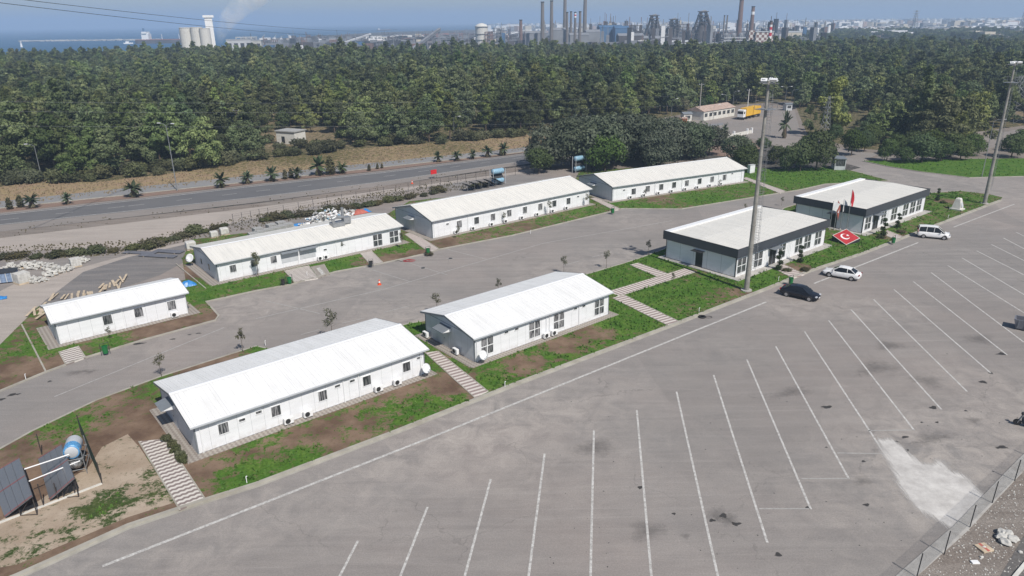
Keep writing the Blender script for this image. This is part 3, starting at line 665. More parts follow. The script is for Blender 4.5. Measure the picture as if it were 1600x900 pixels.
def gabled(b, hr, yr, over=0.35, windows=(), vents=(), pipes=(), wall='wall', roof='roof', small=(0.95,1.1), gdoor=None, awning=None, ribs=0.5, gwin=()):
    L, W, he = b.L, b.W, b.he
    gz = lambda y: he + (hr-he)*(y/yr if y < yr else (W-y)/(W-yr))
    # front and rear walls with gable ends as parts
    MB().box(0, L, 0, 0.12, 0, he-0.02).build('front_wall', M[wall], b.o)
    MB().box(0, L, W-0.12, W, 0, he-0.02).build('rear_wall', M[wall], b.o)
    gp = [(0.122,0),(W-0.122,0),(W-0.122,gz(W-.122)-0.05),(yr,hr-0.05),(0.122,gz(.122)-0.05)]
    Mx = Matrix.Rotation(PI/2, 4, 'Z')
    for x0 in (0.0, L-0.12):
        m = MB(); m.add([(x0, a, z) for a, z in gp]+[(x0+.12, a, z) for a, z in gp],
            [(0,1,2,3,4),(9,8,7,6,5)]+[((i+1)%5, i, 5+i, 5+(i+1)%5) for i in range(5)])
        m.build('gable_wall', M['greywall'], b.o)
    # grey corner posts and horizontal trim line
    m = MB()
    for x in (-0.015, L-0.105):
        for y in (-0.015, W-0.105): m.box(x, x+.12, y, y+.12, 0, he-.03)
    m.box(-0.022, -0.002, .12, W-.12, he-0.07, he-0.02); m.box(-.02, L+.02, -.018, -.002, 0.0, 0.07); m.box(-.02, -.003, 0.12, W-.12, 0, .08)
    m.build('trim', M['grey_trim'], b.o)
    # roof: two slopes with trapezoid ribs
    s1 = (hr-he)/yr; s2 = (hr-he)/(W-yr); r = MB(); t = 0.09
    xa, xb = -over, L+over; ya = -0.38; yb = W+0.38
    z0 = he-s1*0.38; z3 = he-s2*0.38
    def slab(y0, za, y1, zb):
        r.add([(xa,y0,za),(xb,y0,za),(xb,y1,zb),(xa,y1,zb),(xa,y0,za+t),(xb,y0,za+t),(xb,y1,zb+t),(xa,y1,zb+t)],
              [(0,3,2,1),(4,5,6,7),(0,1,5,4),(1,2,6,5),(2,3,7,6),(3,0,4,7)])
    slab(ya, z0, yr, hr); slab(yr, hr, yb, z3)
    x = xa+.1
    while x < xb-.1:
        for y0, za, y1, zb in ((ya, z0+t, yr-.2, hr+t-s1*.2), (yr+.2, hr+t-s2*.2, yb, z3+t)):
            r.add([(x,y0,za),(x+.07,y0,za),(x+.07,y1,zb),(x,y1,zb),(x+.015,y0,za+.035),(x+.055,y0,za+.035),(x+.055,y1,zb+.035),(x+.015,y1,zb+.035)],
                  [(4,5,6,7),(0,1,5,4),(1,2,6,5),(2,3,7,6),(3,0,4,7)])
        x += ribs
    ro = r.build('roof', M[roof], b.o)
    c = MB()
    c.add([(xa,yr-.28,hr+t+.04-s1*.28),(xb,yr-.28,hr+t+.04-s1*.28),(xb,yr,hr+t+.05),(xa,yr,hr+t+.05),(xb,yr+.28,hr+t+.04-s2*.28),(xa,yr+.28,hr+t+.04-s2*.28)], [(0,1,2,3),(3,2,4,5)])
    c.build('ridge_cap', M['trim'], ro)
    # verge trim at gables (dark grey) and front gutter
    for x0, x1 in ((xa-.03, xa-.002), (xb+.002, xb+.03)):
        v = MB(); v.add([(x0,ya,z0-.10),(x0,yr,hr-.10),(x0,yb,z3-.10),(x0,ya,z0+t+.03),(x0,yr,hr+t+.03),(x0,yb,z3+t+.03),
               (x1,ya,z0-.10),(x1,yr,hr-.10),(x1,yb,z3-.10),(x1,ya,z0+t+.03),(x1,yr,hr+t+.03),(x1,yb,z3+t+.03)],
              [(0,3,4,1),(1,4,5,2),(6,7,10,9),(7,8,11,10),(3,9,10,4),(4,10,11,5),(0,1,7,6),(1,2,8,7),(0,6,9,3),(2,5,11,8)])
        v.build('verge_trim', M['grey_trim'], b.o)
    g = MB(); g.box(xa, xb, ya-.13, ya-.003, z0-.03, z0+.075); g.box(xa,xb,ya+.003,-.003, z0-.12, z0-.1); g.build('gutter', M['lightgrey'], b.o)
    g = MB(); g.box(xa, xb, yb+.003, yb+.13, z3-.03, z3+.075); g.build('gutter', M['lightgrey'], b.o)
    for px, py in pipes:
        x, _ = b.front(px, py); x = min(max(x, .1), L-.1); d = MB(); d.tube((x,-.08,.05),(x,-.08,z0-.25),.045); d.tube((x,-.08,z0-.25),(x,ya-.06,z0-.03),.045); d.build('downpipe', M['trim'], b.o)
    for wv in windows:
        px, py = wv[0], wv[1]; kd = wv[2] if len(wv) > 2 else 'small'
        x, z = b.front(px, py)
        if kd == 'small': add_window(b, x, min(z, he-.75), small[0], small[1], curtain=(random.random() < .6))
        elif kd == 'big': add_window(b, x, min(max(z,1.25), he-1.2), 1.7, 2.0, 'four', curtain=len(wv) > 3)
    for px, py in vents:
        x, z = b.front(px, py); add_window(b, x, min(z, he-.38), .62, .36, 'one')
    for px, py in gwin:
        y, z = b.gable(px, py); add_window(b, y, min(max(z,1.2), he-.6), .9, 1.1, 'one', side='gable')
    if gdoor:
        y, z = b.gable(*gdoor); m = MB(); m.box(-.05, -.003, y-.5, y+.5, .05, 2.15); dd = m.build('door', M[gdoor_mat], b.o)
        m = MB(); m.box(-.1, -.052, y+.36, y+.42, 1.0, 1.12); m.build('handle', M['galv'], dd)
    if awning:
        y, z = b.gable(*awning); m = MB(); m.add([(-.02,y-1.0,2.62),(-.02,y+1.0,2.62),(-1.2,y+1.0,2.32),(-1.2,y-1.0,2.32),(-.02,y-1.0,2.66),(-.02,y+1.0,2.66),(-1.2,y+1.0,2.36),(-1.2,y-1.0,2.36)],
            [(0,3,2,1),(4,5,6,7),(0,1,5,4),(1,2,6,5),(2,3,7,6),(3,0,4,7)])
        aw = m.build('awning', M['grey_trim'], b.o)
        for s_ in (-1.0, .96): m = MB(); m.add([(-.02,y+s_,2.2),(-.02,y+s_,2.60),(-1.1,y+s_,2.33),(-.02,y+s_+.04,2.2),(-.02,y+s_+.04,2.60),(-1.1,y+s_+.04,2.33)], [(0,2,1),(3,4,5),(0,1,4,3),(1,2,5,4),(2,0,3,5)]); m.build('bracket', M['trim'], aw)
def apron(b, f=0.9, l=1.1, r=0.9, k=0.8, mat='apron'):
    m = MB(); m.box(-l, b.L+r, -f, b.W+k, -.06, .045); o = m.build('pavement', M[mat]); o.location = b.o.location; o.rotation_euler = b.o.rotation_euler; setp(o, kind='structure')
# AC units and dishes are things of their own
def ac_unit():
    t = thing('air_conditioner', 'white outdoor air conditioner unit', 'air conditioner', (0,0,0), 0, 'outdoor air conditioner units along the building walls')
    m = MB(); m.box(-.42,.42,-.16,.16,.12,.72); m.build('casing', M['white'], t, bevel=.02)
    m = MB(); Mt = Matrix.Translation((-.1,-.161,.42)) @ Matrix.Rotation(PI/2,4,'X'); m.lathe([(.24,0),(.24,.02),(.19,.025)], 16, 0, Mt); m.build('fan_grille', M['darkplastic'], t)
    MB().box(-.35,-.28,-.14,.14,0,.12).build('foot', M['steel_dark'], t); MB().box(.28,.35,-.14,.14,0,.12).build('foot', M['steel_dark'], t); return t
AC0 = ac_unit(); AC0['used'] = 0
_first = {}
def place(proto, loc, rz, label, scale=None, group=None):
    if proto.name not in _first:
        _first[proto.name] = 1; proto.location = loc; proto.rotation_euler = (0,0,rz); proto['label'] = label
        if scale: proto.scale = scale if hasattr(scale,'__len__') else (scale,)*3
        if group: proto['group'] = group
        return proto
    return copy_thing(proto, loc, rz, label, scale, group)
ORD = ['first','second','third','fourth','fifth','sixth','seventh','eighth','ninth','tenth','eleventh','twelfth','thirteenth','fourteenth','fifteenth','sixteenth','seventeenth','eighteenth','nineteenth','twentieth']
def acs(b, lst, where):
    for i, (px, py) in enumerate(lst):
        x, z = b.front(px, py); q = b.world(x, -.42, 0.045)
        place(AC0, q, b.a, f'{ORD[i]} air conditioner from the left before {where}')
def dish():
    t = thing('satellite_dish', 'white satellite dish', 'satellite dish', (0,0,0), 0, 'white satellite dishes')
    m = MB(); m.tube((0,0,0),(0,0,.75),.03); m.build('mount', M['galv'], t)
    m = MB(); pr = [(.02,0),(.2,.02),(.38,.08),(.52,.16),(.53,.165),(.38,.095),(.2,.035),(.02,.015)]
    Mt = Matrix.Translation((0,-.05,.95)) @ Matrix.Rotation(R(62),4,'X'); m.lathe(pr, 24, 0, Mt); m.build('reflector', M['lampwhite'], t, smooth=True)
    m = MB(); m.tube((0,-.1,.5),(0,-.62,.98),.015); m.cbox((0,-.62,1.0),(.08,.08,.1)); m.build('receiver_arm', M['lightgrey'], t); return t
DISH = dish()
gdoor_mat = 'greywall'
# front row, nearest
A = Bld((310,712), 39.4, 22.7, 9.9, 2.85, 'nearest long white prefab building, beside the long striped path in the lower left', group='white prefab buildings with gabled roofs')
gabled(A, 3.78, 4.9, windows=[(349,669),(431,642),(504,618),(573,594.5),(635,573)], vents=[(378,656),(404,644),(527,603),(550,595),(654.5,559)], pipes=[(315,690),(540,640),(563,628),(658,590)], gdoor=(270,630), awning=(268,626))
apron(A); acs(A, [(449,663),(479,652),(589,613),(618,602)], 'the nearest prefab building')
q = A.front(660,588); place(DISH, A.world(22.3,-.7,.045), A.a+.2, 'white satellite dish at the right end of the nearest building')
B = Bld((742,568), 39.2, 20.4, 9.4, 2.95, 'white prefab building with four large grid windows, left of the crossing paths', group='white prefab buildings with gabled roofs')
gabled(B, 3.88, 4.9, windows=[(761,540,'big',1),(835,514.5,'big',1),(873,501,'big',1),(936,479.5,'big',1)], vents=[(791,519),(807,514),(899,482),(912,478)], pipes=[(745,560),(853,520),(858,518),(904,500)], gdoor=(698,524), awning=(697,512))
apron(B); acs(B, [(850,526),(862,522)], 'the building with four large grid windows')
place(DISH, B.world(0.45,-.75,.045), B.a+.1, 'white satellite dish at the gable corner of the building with large grid windows')
for (px, py), lb in (((670,522),'white air conditioner at the far end of a grey gable wall, past its awning'),((717,551),'white air conditioner at the near end of a grey gable wall, right of its awning')):
    y, z = B.gable(px, py); place(AC0, B.world(-.42, y, .045), B.a-PI/2, lb)
C_ = Bld((93,540), 39.7, 14.2, 6.5, 2.85, 'short white prefab building with three windows before the timber pile, far left', group='white prefab buildings with gabled roofs')
gabled(C_, 3.6, 3.3, windows=[(168,499.5),(216.5,488),(268,477)], pipes=[(93,525),(193,500),(296,478)], small=(1.05,1.25), gdoor=(83,520))
apron(C_, .8, 1.2, 1.2); acs(C_, [(272,495)], 'the short three-window building')
D_ = Bld((342,442), 38.6, 29.5, 10.4, 2.85, 'long white prefab building with a roof duct and two wide shutter awnings', group='white prefab buildings with gabled roofs')
gabled(D_, 3.8, 5.1, windows=[(364,419.5),(397,411),(427.5,405.5),(590,375,'big'),(615.5,370,'big')], vents=[(508,390)], pipes=[(345,430),(467,410),(526,395),(628,372)], small=(1.0,1.15), roof='roofwarm', gwin=[(315,408),(327,417)])
apron(D_, 1.0, 1.4, 1.0)
for px in (452, 481):      # grey shutter openings with small awning
    x, z = D_.front(px, 400); m = MB(); m.box(x-1.25,x+1.25,-.04,-.003,.75,2.2); so = m.build('shutter', M['lightgrey'], D_.o)
    m = MB(); m.add([(x-1.35,-.02,2.62),(x+1.35,-.02,2.62),(x+1.35,-.8,2.3),(x-1.35,-.8,2.3),(x-1.35,-.02,2.66),(x+1.35,-.02,2.66),(x+1.35,-.8,2.34),(x-1.35,-.8,2.34)],[(0,3,2,1),(4,5,6,7),(0,1,5,4),(1,2,6,5),(2,3,7,6),(3,0,4,7)]); m.build('awning', M['grey_trim'], D_.o)
acs(D_, [(499,406),(508,404.5)], 'the building with the roof duct')
g = G(527,352,3.8); l = D_.Mi @ g
m = MB(); m.cbox((l.x,l.y,3.95),(2.0,1.5,.6)); m.cbox((l.x+1.6,l.y,4.35),(1.2,1.0,1.0)); m.path([(l.x-.6,l.y-.3,4.1),(l.x-.9,l.y-.3,4.9),(l.x-.2,l.y-.3,5.15),(l.x+1,l.y-.1,4.9)],.27,10); m.tube((l.x+1.3,l.y+.5,4.2),(l.x+1.3,l.y+.5,6.3),.22,None,10)
m.build('roof_duct', M['galv'], D_.o)
q = D_.gable(299,410); place(DISH, D_.world(-.7, 10.1, .045), D_.a-.9, 'white satellite dish at the far corner of the duct-roofed building', 1.25)
E_ = Bld((676,374), 38.5, 36.4, 11.9, 3.15, 'long white prefab building with dark grey gable in the centre of the rear row', group='white prefab buildings with gabled roofs')
gabled(E_, 4.6, 6.0, windows=[(717.5,350),(744.5,344.5),(770,339),(795.5,333),(820,328),(844,323),(866,318),(888,314)], vents=[(699,350),(903,307)], pipes=[(678,360),(731,350),(783,340),(855,325),(919,312)], roof='roofwarm', small=(1.1,1.3), gdoor=(646,352), awning=(643,340), ribs=.6)
apron(E_); acs(E_, [(711,365.5),(737,359.5),(766,353.5),(788,348),(813,342),(837,337),(861,332),(882.5,327)], 'the long building behind the inner road')
F_ = Bld((956,315.5), 28.3, 35.6, 11.9, 3.05, 'farthest long white prefab building with eight small windows above the grass bank', group='white prefab buildings with gabled roofs')
gabled(F_, 4.45, 6.0, windows=[(990,299),(1012,295),(1033,292),(1053,289),(1073,286),(1093,283),(1112.5,280),(1132,277)], vents=[(975,297),(1144,271)], pipes=[(958,305),(1023,298),(1065,292),(1122,284),(1158,278)], roof='roofwarm', small=(1.15,1.3), gdoor=(929,296), awning=(928,289), ribs=.6)
apron(F_); acs(F_, [(983,311),(1004,307.5),(1026.5,304),(1047,301),(1068,298),(1087,295),(1106.5,292),(1124,287.5)], 'the farthest building on the grass bank')
# administration blocks with dark fascia
def admin(b, wins, door, zf0, zf1, ov=.38, panels=(), gdoor=None, label=''):
    L, W = b.L, b.W
    MB().box(0,L,0,.12,0,zf0).build('front_wall', M['wall'], b.o); MB().box(0,L,W-.12,W,0,zf0).build('rear_wall', M['wall'], b.o)
    MB().box(0,.12,.122,W-.122,0,zf0).build('side_wall', M['adminwall'], b.o); MB().box(L-.12,L,.122,W-.122,0,zf0).build('side_wall', M['wall'], b.o)
    m = MB()
    for x in (-.015,L-.105):
        for y in (-.015,W-.105): m.box(x,x+.12,y,y+.12,0,zf0-.003)
    m.box(-.02,-.003,.12,W-.12,0,.1); m.build('trim', M['steel_dark'], b.o)
    f = MB(); o = ov; t = .12
    f.box(-o,L+o,-o,-o+t,zf0,zf1); f.box(-o,-o+t,-o+t,W+o,zf0,zf1); f.box(L+o-t,L+o,-o+t,W+o,zf0,zf1)
    f.build('fascia', M['anthracite'], b.o)
    s = MB(); s.box(-o+t+.003,L+o-t-.003,-o+t+.003,W+o,zf0+.003,zf0+.1); s.build('soffit', M['grey_trim'], b.o)
    r = MB(); zr = zf1-.05; ym = W/2
    y0, y1 = -o+t+.003, W+o-.95; x0, x1 = -o+t+.004, L+o-t-.004
    r.add([(x0,y0,zr-.12),(x1,y0,zr-.12),(x1,ym,zr+.10),(x0,ym,zr+.10),(x1,y1,zr-.12),(x0,y1,zr-.12)], [(0,1,2,3),(3,2,4,5)])
    x = x0+.2
    while x < x1-.1:
        for ya, za, yb, zb in ((y0+.1,zr-.118,ym-.15,zr+.095),(ym+.15,zr+.095,y1-.05,zr-.118)):
            r.add([(x,ya,za),(x+.08,ya,za),(x+.08,yb,zb),(x,yb,zb),(x+.02,ya,za+.04),(x+.06,ya,za+.04),(x+.06,yb,zb+.04),(x+.02,yb,zb+.04)], [(4,5,6,7),(0,1,5,4),(1,2,6,5),(2,3,7,6),(3,0,4,7)])
        x += .6
    ro = r.build('roof', M['roofwarm'], b.o)
    p = MB(); p.box(x0,x1,y1,W+o-.003,zr-.1,zf1-.02); p.box(x0,x1,y1-.06,y1-.003,zr-.1,zf1+.02); p.build('rear_parapet', M['trim'], b.o)
    c = MB(); c.box(-o-.02,L+o+.02,-o-.02,-o+t,zf1+.002,zf1+.03); c.box(-o-.02,-o+t,-o+t,W+o,zf1+.002,zf1+.03); c.build('coping', M['steel_dark'], b.o)
    for px, py, wd in wins:
        x, z = b.front(px, py); add_window(b, min(max(x,wd/2+.1),L-wd/2-.1), 1.55, wd, 2.25, 'four')
    for px, py in panels:
        x, z = b.front(px, py)
        for k in range(3): MB().box(x-.55+.4*k, x-.28+.4*k, -.06, -.003, .12, zf0-.1).build('pilaster', M['trim'], b.o)
    x, z = b.front(*door); d = MB(); d.box(x-.85,x+.85,-.05,-.003,.03,2.5); dd = d.build('entrance_door', M['door'], b.o)
    d = MB(); d.box(x-.9,x-.85,-.08,-.003,0.03,2.55); d.box(x+.85,x+.9,-.08,-.003,.03,2.55); d.box(x-.03,x+.03,-.08,-.052,.03,2.5); d.box(x-.9,x+.9,-.08,-.003,2.55,2.62); d.build('door_frame', M['grey_trim'], dd)
    d = MB(); d.box(x-1.3,x+1.3,-1.1,-.05,2.66,2.74); d.build('canopy', M['grey_trim'], b.o)
    if gdoor:
        y, z = b.gable(*gdoor); m = MB(); m.box(-.05,-.003,y-.6,y+.6,.05,2.35); m.build('side_door', M['door'], b.o)
        m = MB(); m.box(-1.0,-.02,y-.9,y+.9,2.5,2.56); m.build('awning', M['steel_dark'], b.o)
M['adminwall'] = wallmat('light_grey_panel_wall', (0.80,0.81,0.83), 2.4)
AD1 = Bld((1148,435), 38.9, 23.7, 12.3, 2.9, 'white office building with dark fascia directly behind the near floodlight mast', 'office_building', 'building', 'office buildings with dark fascias')
admin(AD1, [(1158,419,2.1),(1184,409,2.1),(1221,395,1.9),(1247,385,1.95),(1261,380,1.95),(1277.5,374,1.95)], (1206,401), 2.95, 4.2, panels=[(1172,412),(1198,404),(1233,390)], gdoor=(1092,408))
apron(AD1, 1.2, .9, .9, .8, 'concrete')
AD2 = Bld((1346,366), 38.5, 22.9, 12.3, 2.9, 'white office building with dark fascia and six grid windows, behind the sloping red flag bed', 'office_building', 'building', 'office buildings with dark fascias')
admin(AD2, [(1355,353,2.0),(1379,346,1.7),(1396,337,2.1),(1414,330,2.1),(1425,327,2.1),(1435,323,2.0)], (1367,350), 3.0, 4.25, panels=[(1386,340),(1406,333)], gdoor=(1302,345))
apron(AD2, 1.2, .9, .9, .8, 'concrete')
# ------------------------------------------------------------------ floodlight masts
def mast(px, py, top, label, thick=.36):
    p = G(px, py); h = Hz(p, top); t = thing('floodlight_mast', label, 'floodlight mast', (p.x, p.y, .1), UA)
    m = MB(); m.tube((0,0,0),(0,0,h),thick,.15,12); m.build('pole', M['mast'], t)
    m = MB()
    for k in range(9): z = h*k/9; r = thick+(.15-thick)*k/9; m.tube((0,0,z-.06),(0,0,z+.06),r+.03,None,12)
    m.build('joint_collar', M['mast'], t)
    m = MB()
    for s in (-.25,.25): m.tube((1.15,s,2.5),(.75,s,h-1.0),.02,None,5)
    z = 2.5
    while z < h-1.2:
        x = 1.15-.4*(z-2.5)/(h-3.5); m.tube((x,-.25,z),(x,.25,z),.014,None,4); z += .35
    z = 3.2
    while z < h-1.5:
        x = 1.15-.4*(z-2.5)/(h-3.5); r = .36
        ps = [(x+.02+r*math.sin(a)*1.1, -r*math.cos(a)*.9, z) for a in [PI*i/6 for i in range(7)]]
        m.path(ps,.014,4); z += .9
    for a in (PI*.2,PI*.5,PI*.8): m.tube((1.17+.36*math.sin(a)*1.1,-.36*math.cos(a)*.9,3.2),(.77+.36*math.sin(a)*1.1,-.36*math.cos(a)*.9,h-1.5),.014,None,4)
    z = 4
    while z < h-1: x = 1.15-.4*(z-2.5)/(h-3.5); m.tube((.2,0,z),(x,.25,z),.02,None,4); m.tube((.2,0,z),(x,-.25,z),.02,None,4); z += 3
    m.build('caged_ladder', M['galv'], t)
    m = MB(); m.cbox((0,0,h-3.3),(1.9,1.9,.06))
    for a in (-.95,.95):
        for b_ in (-.95,.95): m.tube((a,b_,h-3.3),(a,b_,h-2.3),.025,None,4)
    for z in (h-2.3,h-2.8):
        m.path([(-.95,-.95,z),(.95,-.95,z),(.95,.95,z),(-.95,.95,z),(-.95,-.95,z)],.02,4)
    m.tube((-1.5,0,h-3.2),(1.5,0,h-3.2),.05,None,6); m.build('service_platform', M['galv'], t)
    m = MB(); m.tube((0,-1.3,h-.25),(0,1.3,h-.25),.06,None,6); m.tube((-1.2,0,h-.25),(1.2,0,h-.25),.06,None,6); m.build('crossarm', M['galv'], t)
    for i, (x, y) in enumerate(((.55,-.6),(-.35,-.8),(.9,.35),(-.7,.2))):
        Mt = Matrix.Translation((x,y,h+.15)) @ Matrix.Rotation(R(90*i+30),4,'Z') @ Matrix.Rotation(R(32),4,'X')
        m = MB(); m.cbox((0,0,0),(.75,.55,.16),0,Mt); m.cbox((0,0,.14),(.35,.25,.14),0,Mt); m.build('floodlight', M['lampwhite'], t)
    m = MB(); m.tube((0,0,-.02),(0,0,.14),thick+.35,None,16); m.build('footing', M['concrete'], t)
    return t
mast(1166, 455, 128, 'nearer of two tall floodlight masts, standing before an office building')
mast(1538, 319, 100, 'farther of two tall floodlight masts, at the right end of the grass')
# perimeter fence at the lower right
fp = [G(a,b).xy for a,b in [(1432,903),(1475,867),(1515,825),(1550,787),(1585,752),(1618,718),(1650,686)]]
o0 = fp[0]; dv = (fp[-1]-fp[0]); fa = math.atan2(dv.y, dv.x); ft = thing('chain_link_fence', 'chain link fence on leaning dark posts along the concrete edge at the lower right', 'fence', (o0.x,o0.y,0), fa)
Lf = dv.length; ft_i = Matrix.Rotation(-fa,4,'Z') @ Matrix.Translation((-o0.x,-o0.y,0))
for q in fp:
    l = ft_i @ Vector((q.x,q.y,0)); MB().tube((l.x,l.y,.03),(l.x+.05,l.y-.03,1.95),.035,None,6).build('post', M['steel_dark'], ft)
m = MB(); m.add([(-4,0,.1),(Lf,0,.1),(Lf,0,1.85),(-4,0,1.85)], [(0,1,2,3)]); m.build('mesh', M['chain'], ft)
# ------------------------------------------------------------------ vehicles
def wheel(t, x, y, r, w=.2):
    s = 1 if y > 0 else -1
    m = MB(); Mt = Matrix.Translation((x,y,r)) @ Matrix.Rotation(PI/2,4,'X')
    m.lathe([(r*.62,-w/2),(r*.93,-w/2),(r,-w/2+.03),(r,w/2-.03),(r*.93,w/2),(r*.62,w/2)],20,0,Mt); wo = m.build('wheel', M['rubber'], t)
    m = MB(); Mt = Matrix.Translation((x,y+s*w*.42,r)) @ Matrix.Rotation(PI/2,4,'X'); m.lathe([(.04,-.03),(r*.6,-.035),(r*.6,.03),(.04,.03)],16,0,Mt)
    m.build('rim', M['rim'], wo)
def car(name, label, loc, rz, paint, kind='sedan'):
    t = thing(name, label, 'van' if kind == 'van' else 'car', loc, rz)
    if kind == 'sedan':
        L, W = 4.55, 1.80
        # stations: x, half width, underside, sill->belt height, 
        st = [(-2.27,.62,.42,.80),(-2.20,.80,.30,.93),(-1.95,.87,.24,1.00),(-1.35,.895,.22,1.02),(-.6,.90,.20,.98),(.2,.90,.20,.95),(.95,.895,.20,.93),(1.45,.885,.22,.86),(1.95,.85,.24,.76),(2.18,.76,.28,.68),(2.27,.60,.36,.58)]
        cab = [(-1.72,1.02,1.03),(-1.12,1.01,1.38),(-.62,1.00,1.46),(0,.97,1.48),(.40,.96,1.43),(1.22,.90,.93)]
        wx = (-1.36,1.36); r = .32
    else:
        L, W = 4.45, 1.83
        st = [(-2.20,.80,.40,1.0),(-2.16,.88,.28,1.08),(-1.8,.905,.24,1.10),(-1.2,.915,.22,1.10),(-.5,.915,.2,1.08),(.3,.915,.2,1.06),(1.0,.91,.2,1.05),(1.5,.89,.22,1.00),(1.95,.85,.24,.88),(2.15,.76,.28,.76),(2.24,.60,.36,.62)]
        cab = [(-2.15,1.08,1.10),(-2.05,1.09,1.74),(-1.2,1.09,1.82),(0,1.07,1.82),(.45,1.06,1.76),(1.45,1.0,1.02)]
        wx = (-1.38,1.36); r = .33
    # lower body: cross-sections with rounded shoulders
    m = MB(); rings = []
    for x, hw, z0, z1 in st:
        zm = (z0+z1)/2
        rings.append([(x,-hw*.86,z0),(x,-hw*.985,z0+.10),(x,-hw,zm-.05),(x,-hw*.99,zm+.12),(x,-hw*.93,z1-.03),(x,-hw*.72,z1),(x,0,z1+.02),(x,hw*.72,z1),(x,hw*.93,z1-.03),(x,hw*.99,zm+.12),(x,hw,zm-.05),(x,hw*.985,z0+.10),(x,hw*.86,z0)])
    n = len(rings[0]); v = [p for q in rings for p in q]; f = []
    for k in range(len(rings)-1):
        for i in range(n): f.append((k*n+i,k*n+(i+1)%n,(k+1)*n+(i+1)%n,(k+1)*n+i))
    f.append(list(range(n-1,-1,-1))); f.append([(len(rings)-1)*n+i for i in range(n)])
    m.add(v,f); body = m.build('body', M[paint], t, smooth=True)
    md = body.modifiers.new('sub','SUBSURF'); md.levels = 1; md.render_levels = 1
    # glasshouse and roof
    m = MB(); rg = []
    for x, zb, zt in cab:
        hb = .84 if kind == 'van' else .80; ht = .70 if kind == 'van' else .60
        k = min(1, max(0,(zt-zb)/.40)); hh = hb+(ht-hb)*k
        rg.append([(x,-hb,zb-.03),(x,-hh,zt),(x,0,zt+.03*k),(x,hh,zt),(x,hb,zb-.03)])
    n = 5; v = [p for q in rg for p in q]; f = []
    for k in range(len(rg)-1):
        for i in range(n-1): f.append((k*n+i,k*n+i+1,(k+1)*n+i+1,(k+1)*n+i))
    f.append([0,1,2,3,4][::-1]); f.append([(len(rg)-1)*n+i for i in range(5)])
    m.add(v,f); m.build('window', M['carglass'], body)
    m = MB(); rr = rg[1:-1] if kind == 'van' else rg[1:-1]
    v = []; 
    for q in rr:
        x = q[0][0]; v += [(x,q[1][1]*1.02,q[1][2]-.03),(x,q[1][1]*.93,q[1][2]+.02),(x,0,q[2][2]+.025),(x,q[3][1]*.93,q[3][2]+.02),(x,q[3][1]*1.02,q[3][2]-.03)]
    f = []
    for k in range(len(rr)-1):
        for i in range(4): f.append((k*5+i,k*5+i+1,(k+1)*5+i+1,(k+1)*5+i))
    m.add(v,f)
    for s in (0,4):                  # pillars
        for k in ((0,1),(4,5)):
            a = Vector(rg[k[0]][0 if s==0 else 4]) if k[0] == 0 else Vector(rg[k[0]][1 if s==0 else 3]); b_ = Vector(rg[k[1]][1 if s==0 else 3]) if k[0] == 0 else Vector(rg[k[1]][0 if s==0 else 4])
            m.tube(a,b_,.045,None,5)
        for q in ((-.75,) if kind == 'sedan' else (-1.1,-.1)):
            sg = -1 if s == 0 else 1; zt = 1.44 if kind == 'sedan' else 1.80
            m.tube((q+.0,sg*(.80 if kind=='sedan' else .84),.98 if kind=='sedan' else 1.08),(q+.05,sg*(.61 if kind=='sedan' else .71),zt),.035,None,5)
    m.build('roof', M[paint], body)
    for x in wx:
        for y in (-W/2+.11, W/2-.11):
            m = MB(); Mt = Matrix.Translation((x,y*1.045,r+.02)) @ Matrix.Rotation(PI/2,4,'X'); m.lathe([(r+.07,-.045),(r+.07,.045)],20,0,Mt); m.build('wheel_arch', M['darkplastic'], body)
            wheel(t, x, y*1.035, r)
    for s in (-1,1):
        m = MB(); m.cbox((L/2-.17,s*.66,.66 if kind=='sedan' else .80),(.22,.36,.13)); m.build('headlight', M['lamp_clear'], body, bevel=.03)
        m = MB()
        if kind == 'sedan': m.cbox((-L/2+.09,s*.64,.86),(.12,.38,.14))
        else: m.cbox((-L/2+.03,s*.83,1.15),(.08,.12,.5))
        m.build('tail_light', M['lamp_red'], body)
        m = MB(); m.cbox((.85,s*(W/2+.08),1.0 if kind=='sedan' else 1.12),(.12,.2,.14)); m.build('wing_mirror', M[paint], body, bevel=.02)
        for q in ((-.2,.75) if kind=='sedan' else (-.5,.6)): MB().box(q-.25,q-.1,s*W/2*.985-.012,s*W/2*.985+.02,.82,.85).build('door_handle', M[paint], body)
    m = MB(); m.cbox((L/2-.01,0,.42),(.05,.9,.16)); m.build('grille', M['darkplastic'], body)
    m = MB(); m.cbox((L/2+.015,0,.46),(.02,.52,.11)); m.build('number_plate', M['white'], body)
    m = MB(); m.cbox((-L/2-.012,0,.62),(.02,.52,.11)); m.build('number_plate', M['white'], body)
    t.scale = (1.07,1.05,1.06)
    return t
def heading(a, b): d = G(*b)-G(*a); return math.atan2(d.y, d.x)
p = (G(1222,459)+G(1279,478))/2
car('parked_car', 'black sedan parked on the lot beside the green bin, nose to the right', (p.x+.3,p.y+.9,.012), R(-40), 'carblack')
p = (G(1290,434)+G(1340,438))/2
car('parked_car', 'white sedan standing behind the black sedan, tail towards the camera', (p.x+.3,p.y+.7,.012), R(-38)+PI, 'carwhite')
p = (G(1439,372)+G(1480,376))/2
car('parked_van', 'white passenger van with dark side windows parked near the kerb', (p.x+.3,p.y+.9,.012), R(-24), 'carwhite', 'van')
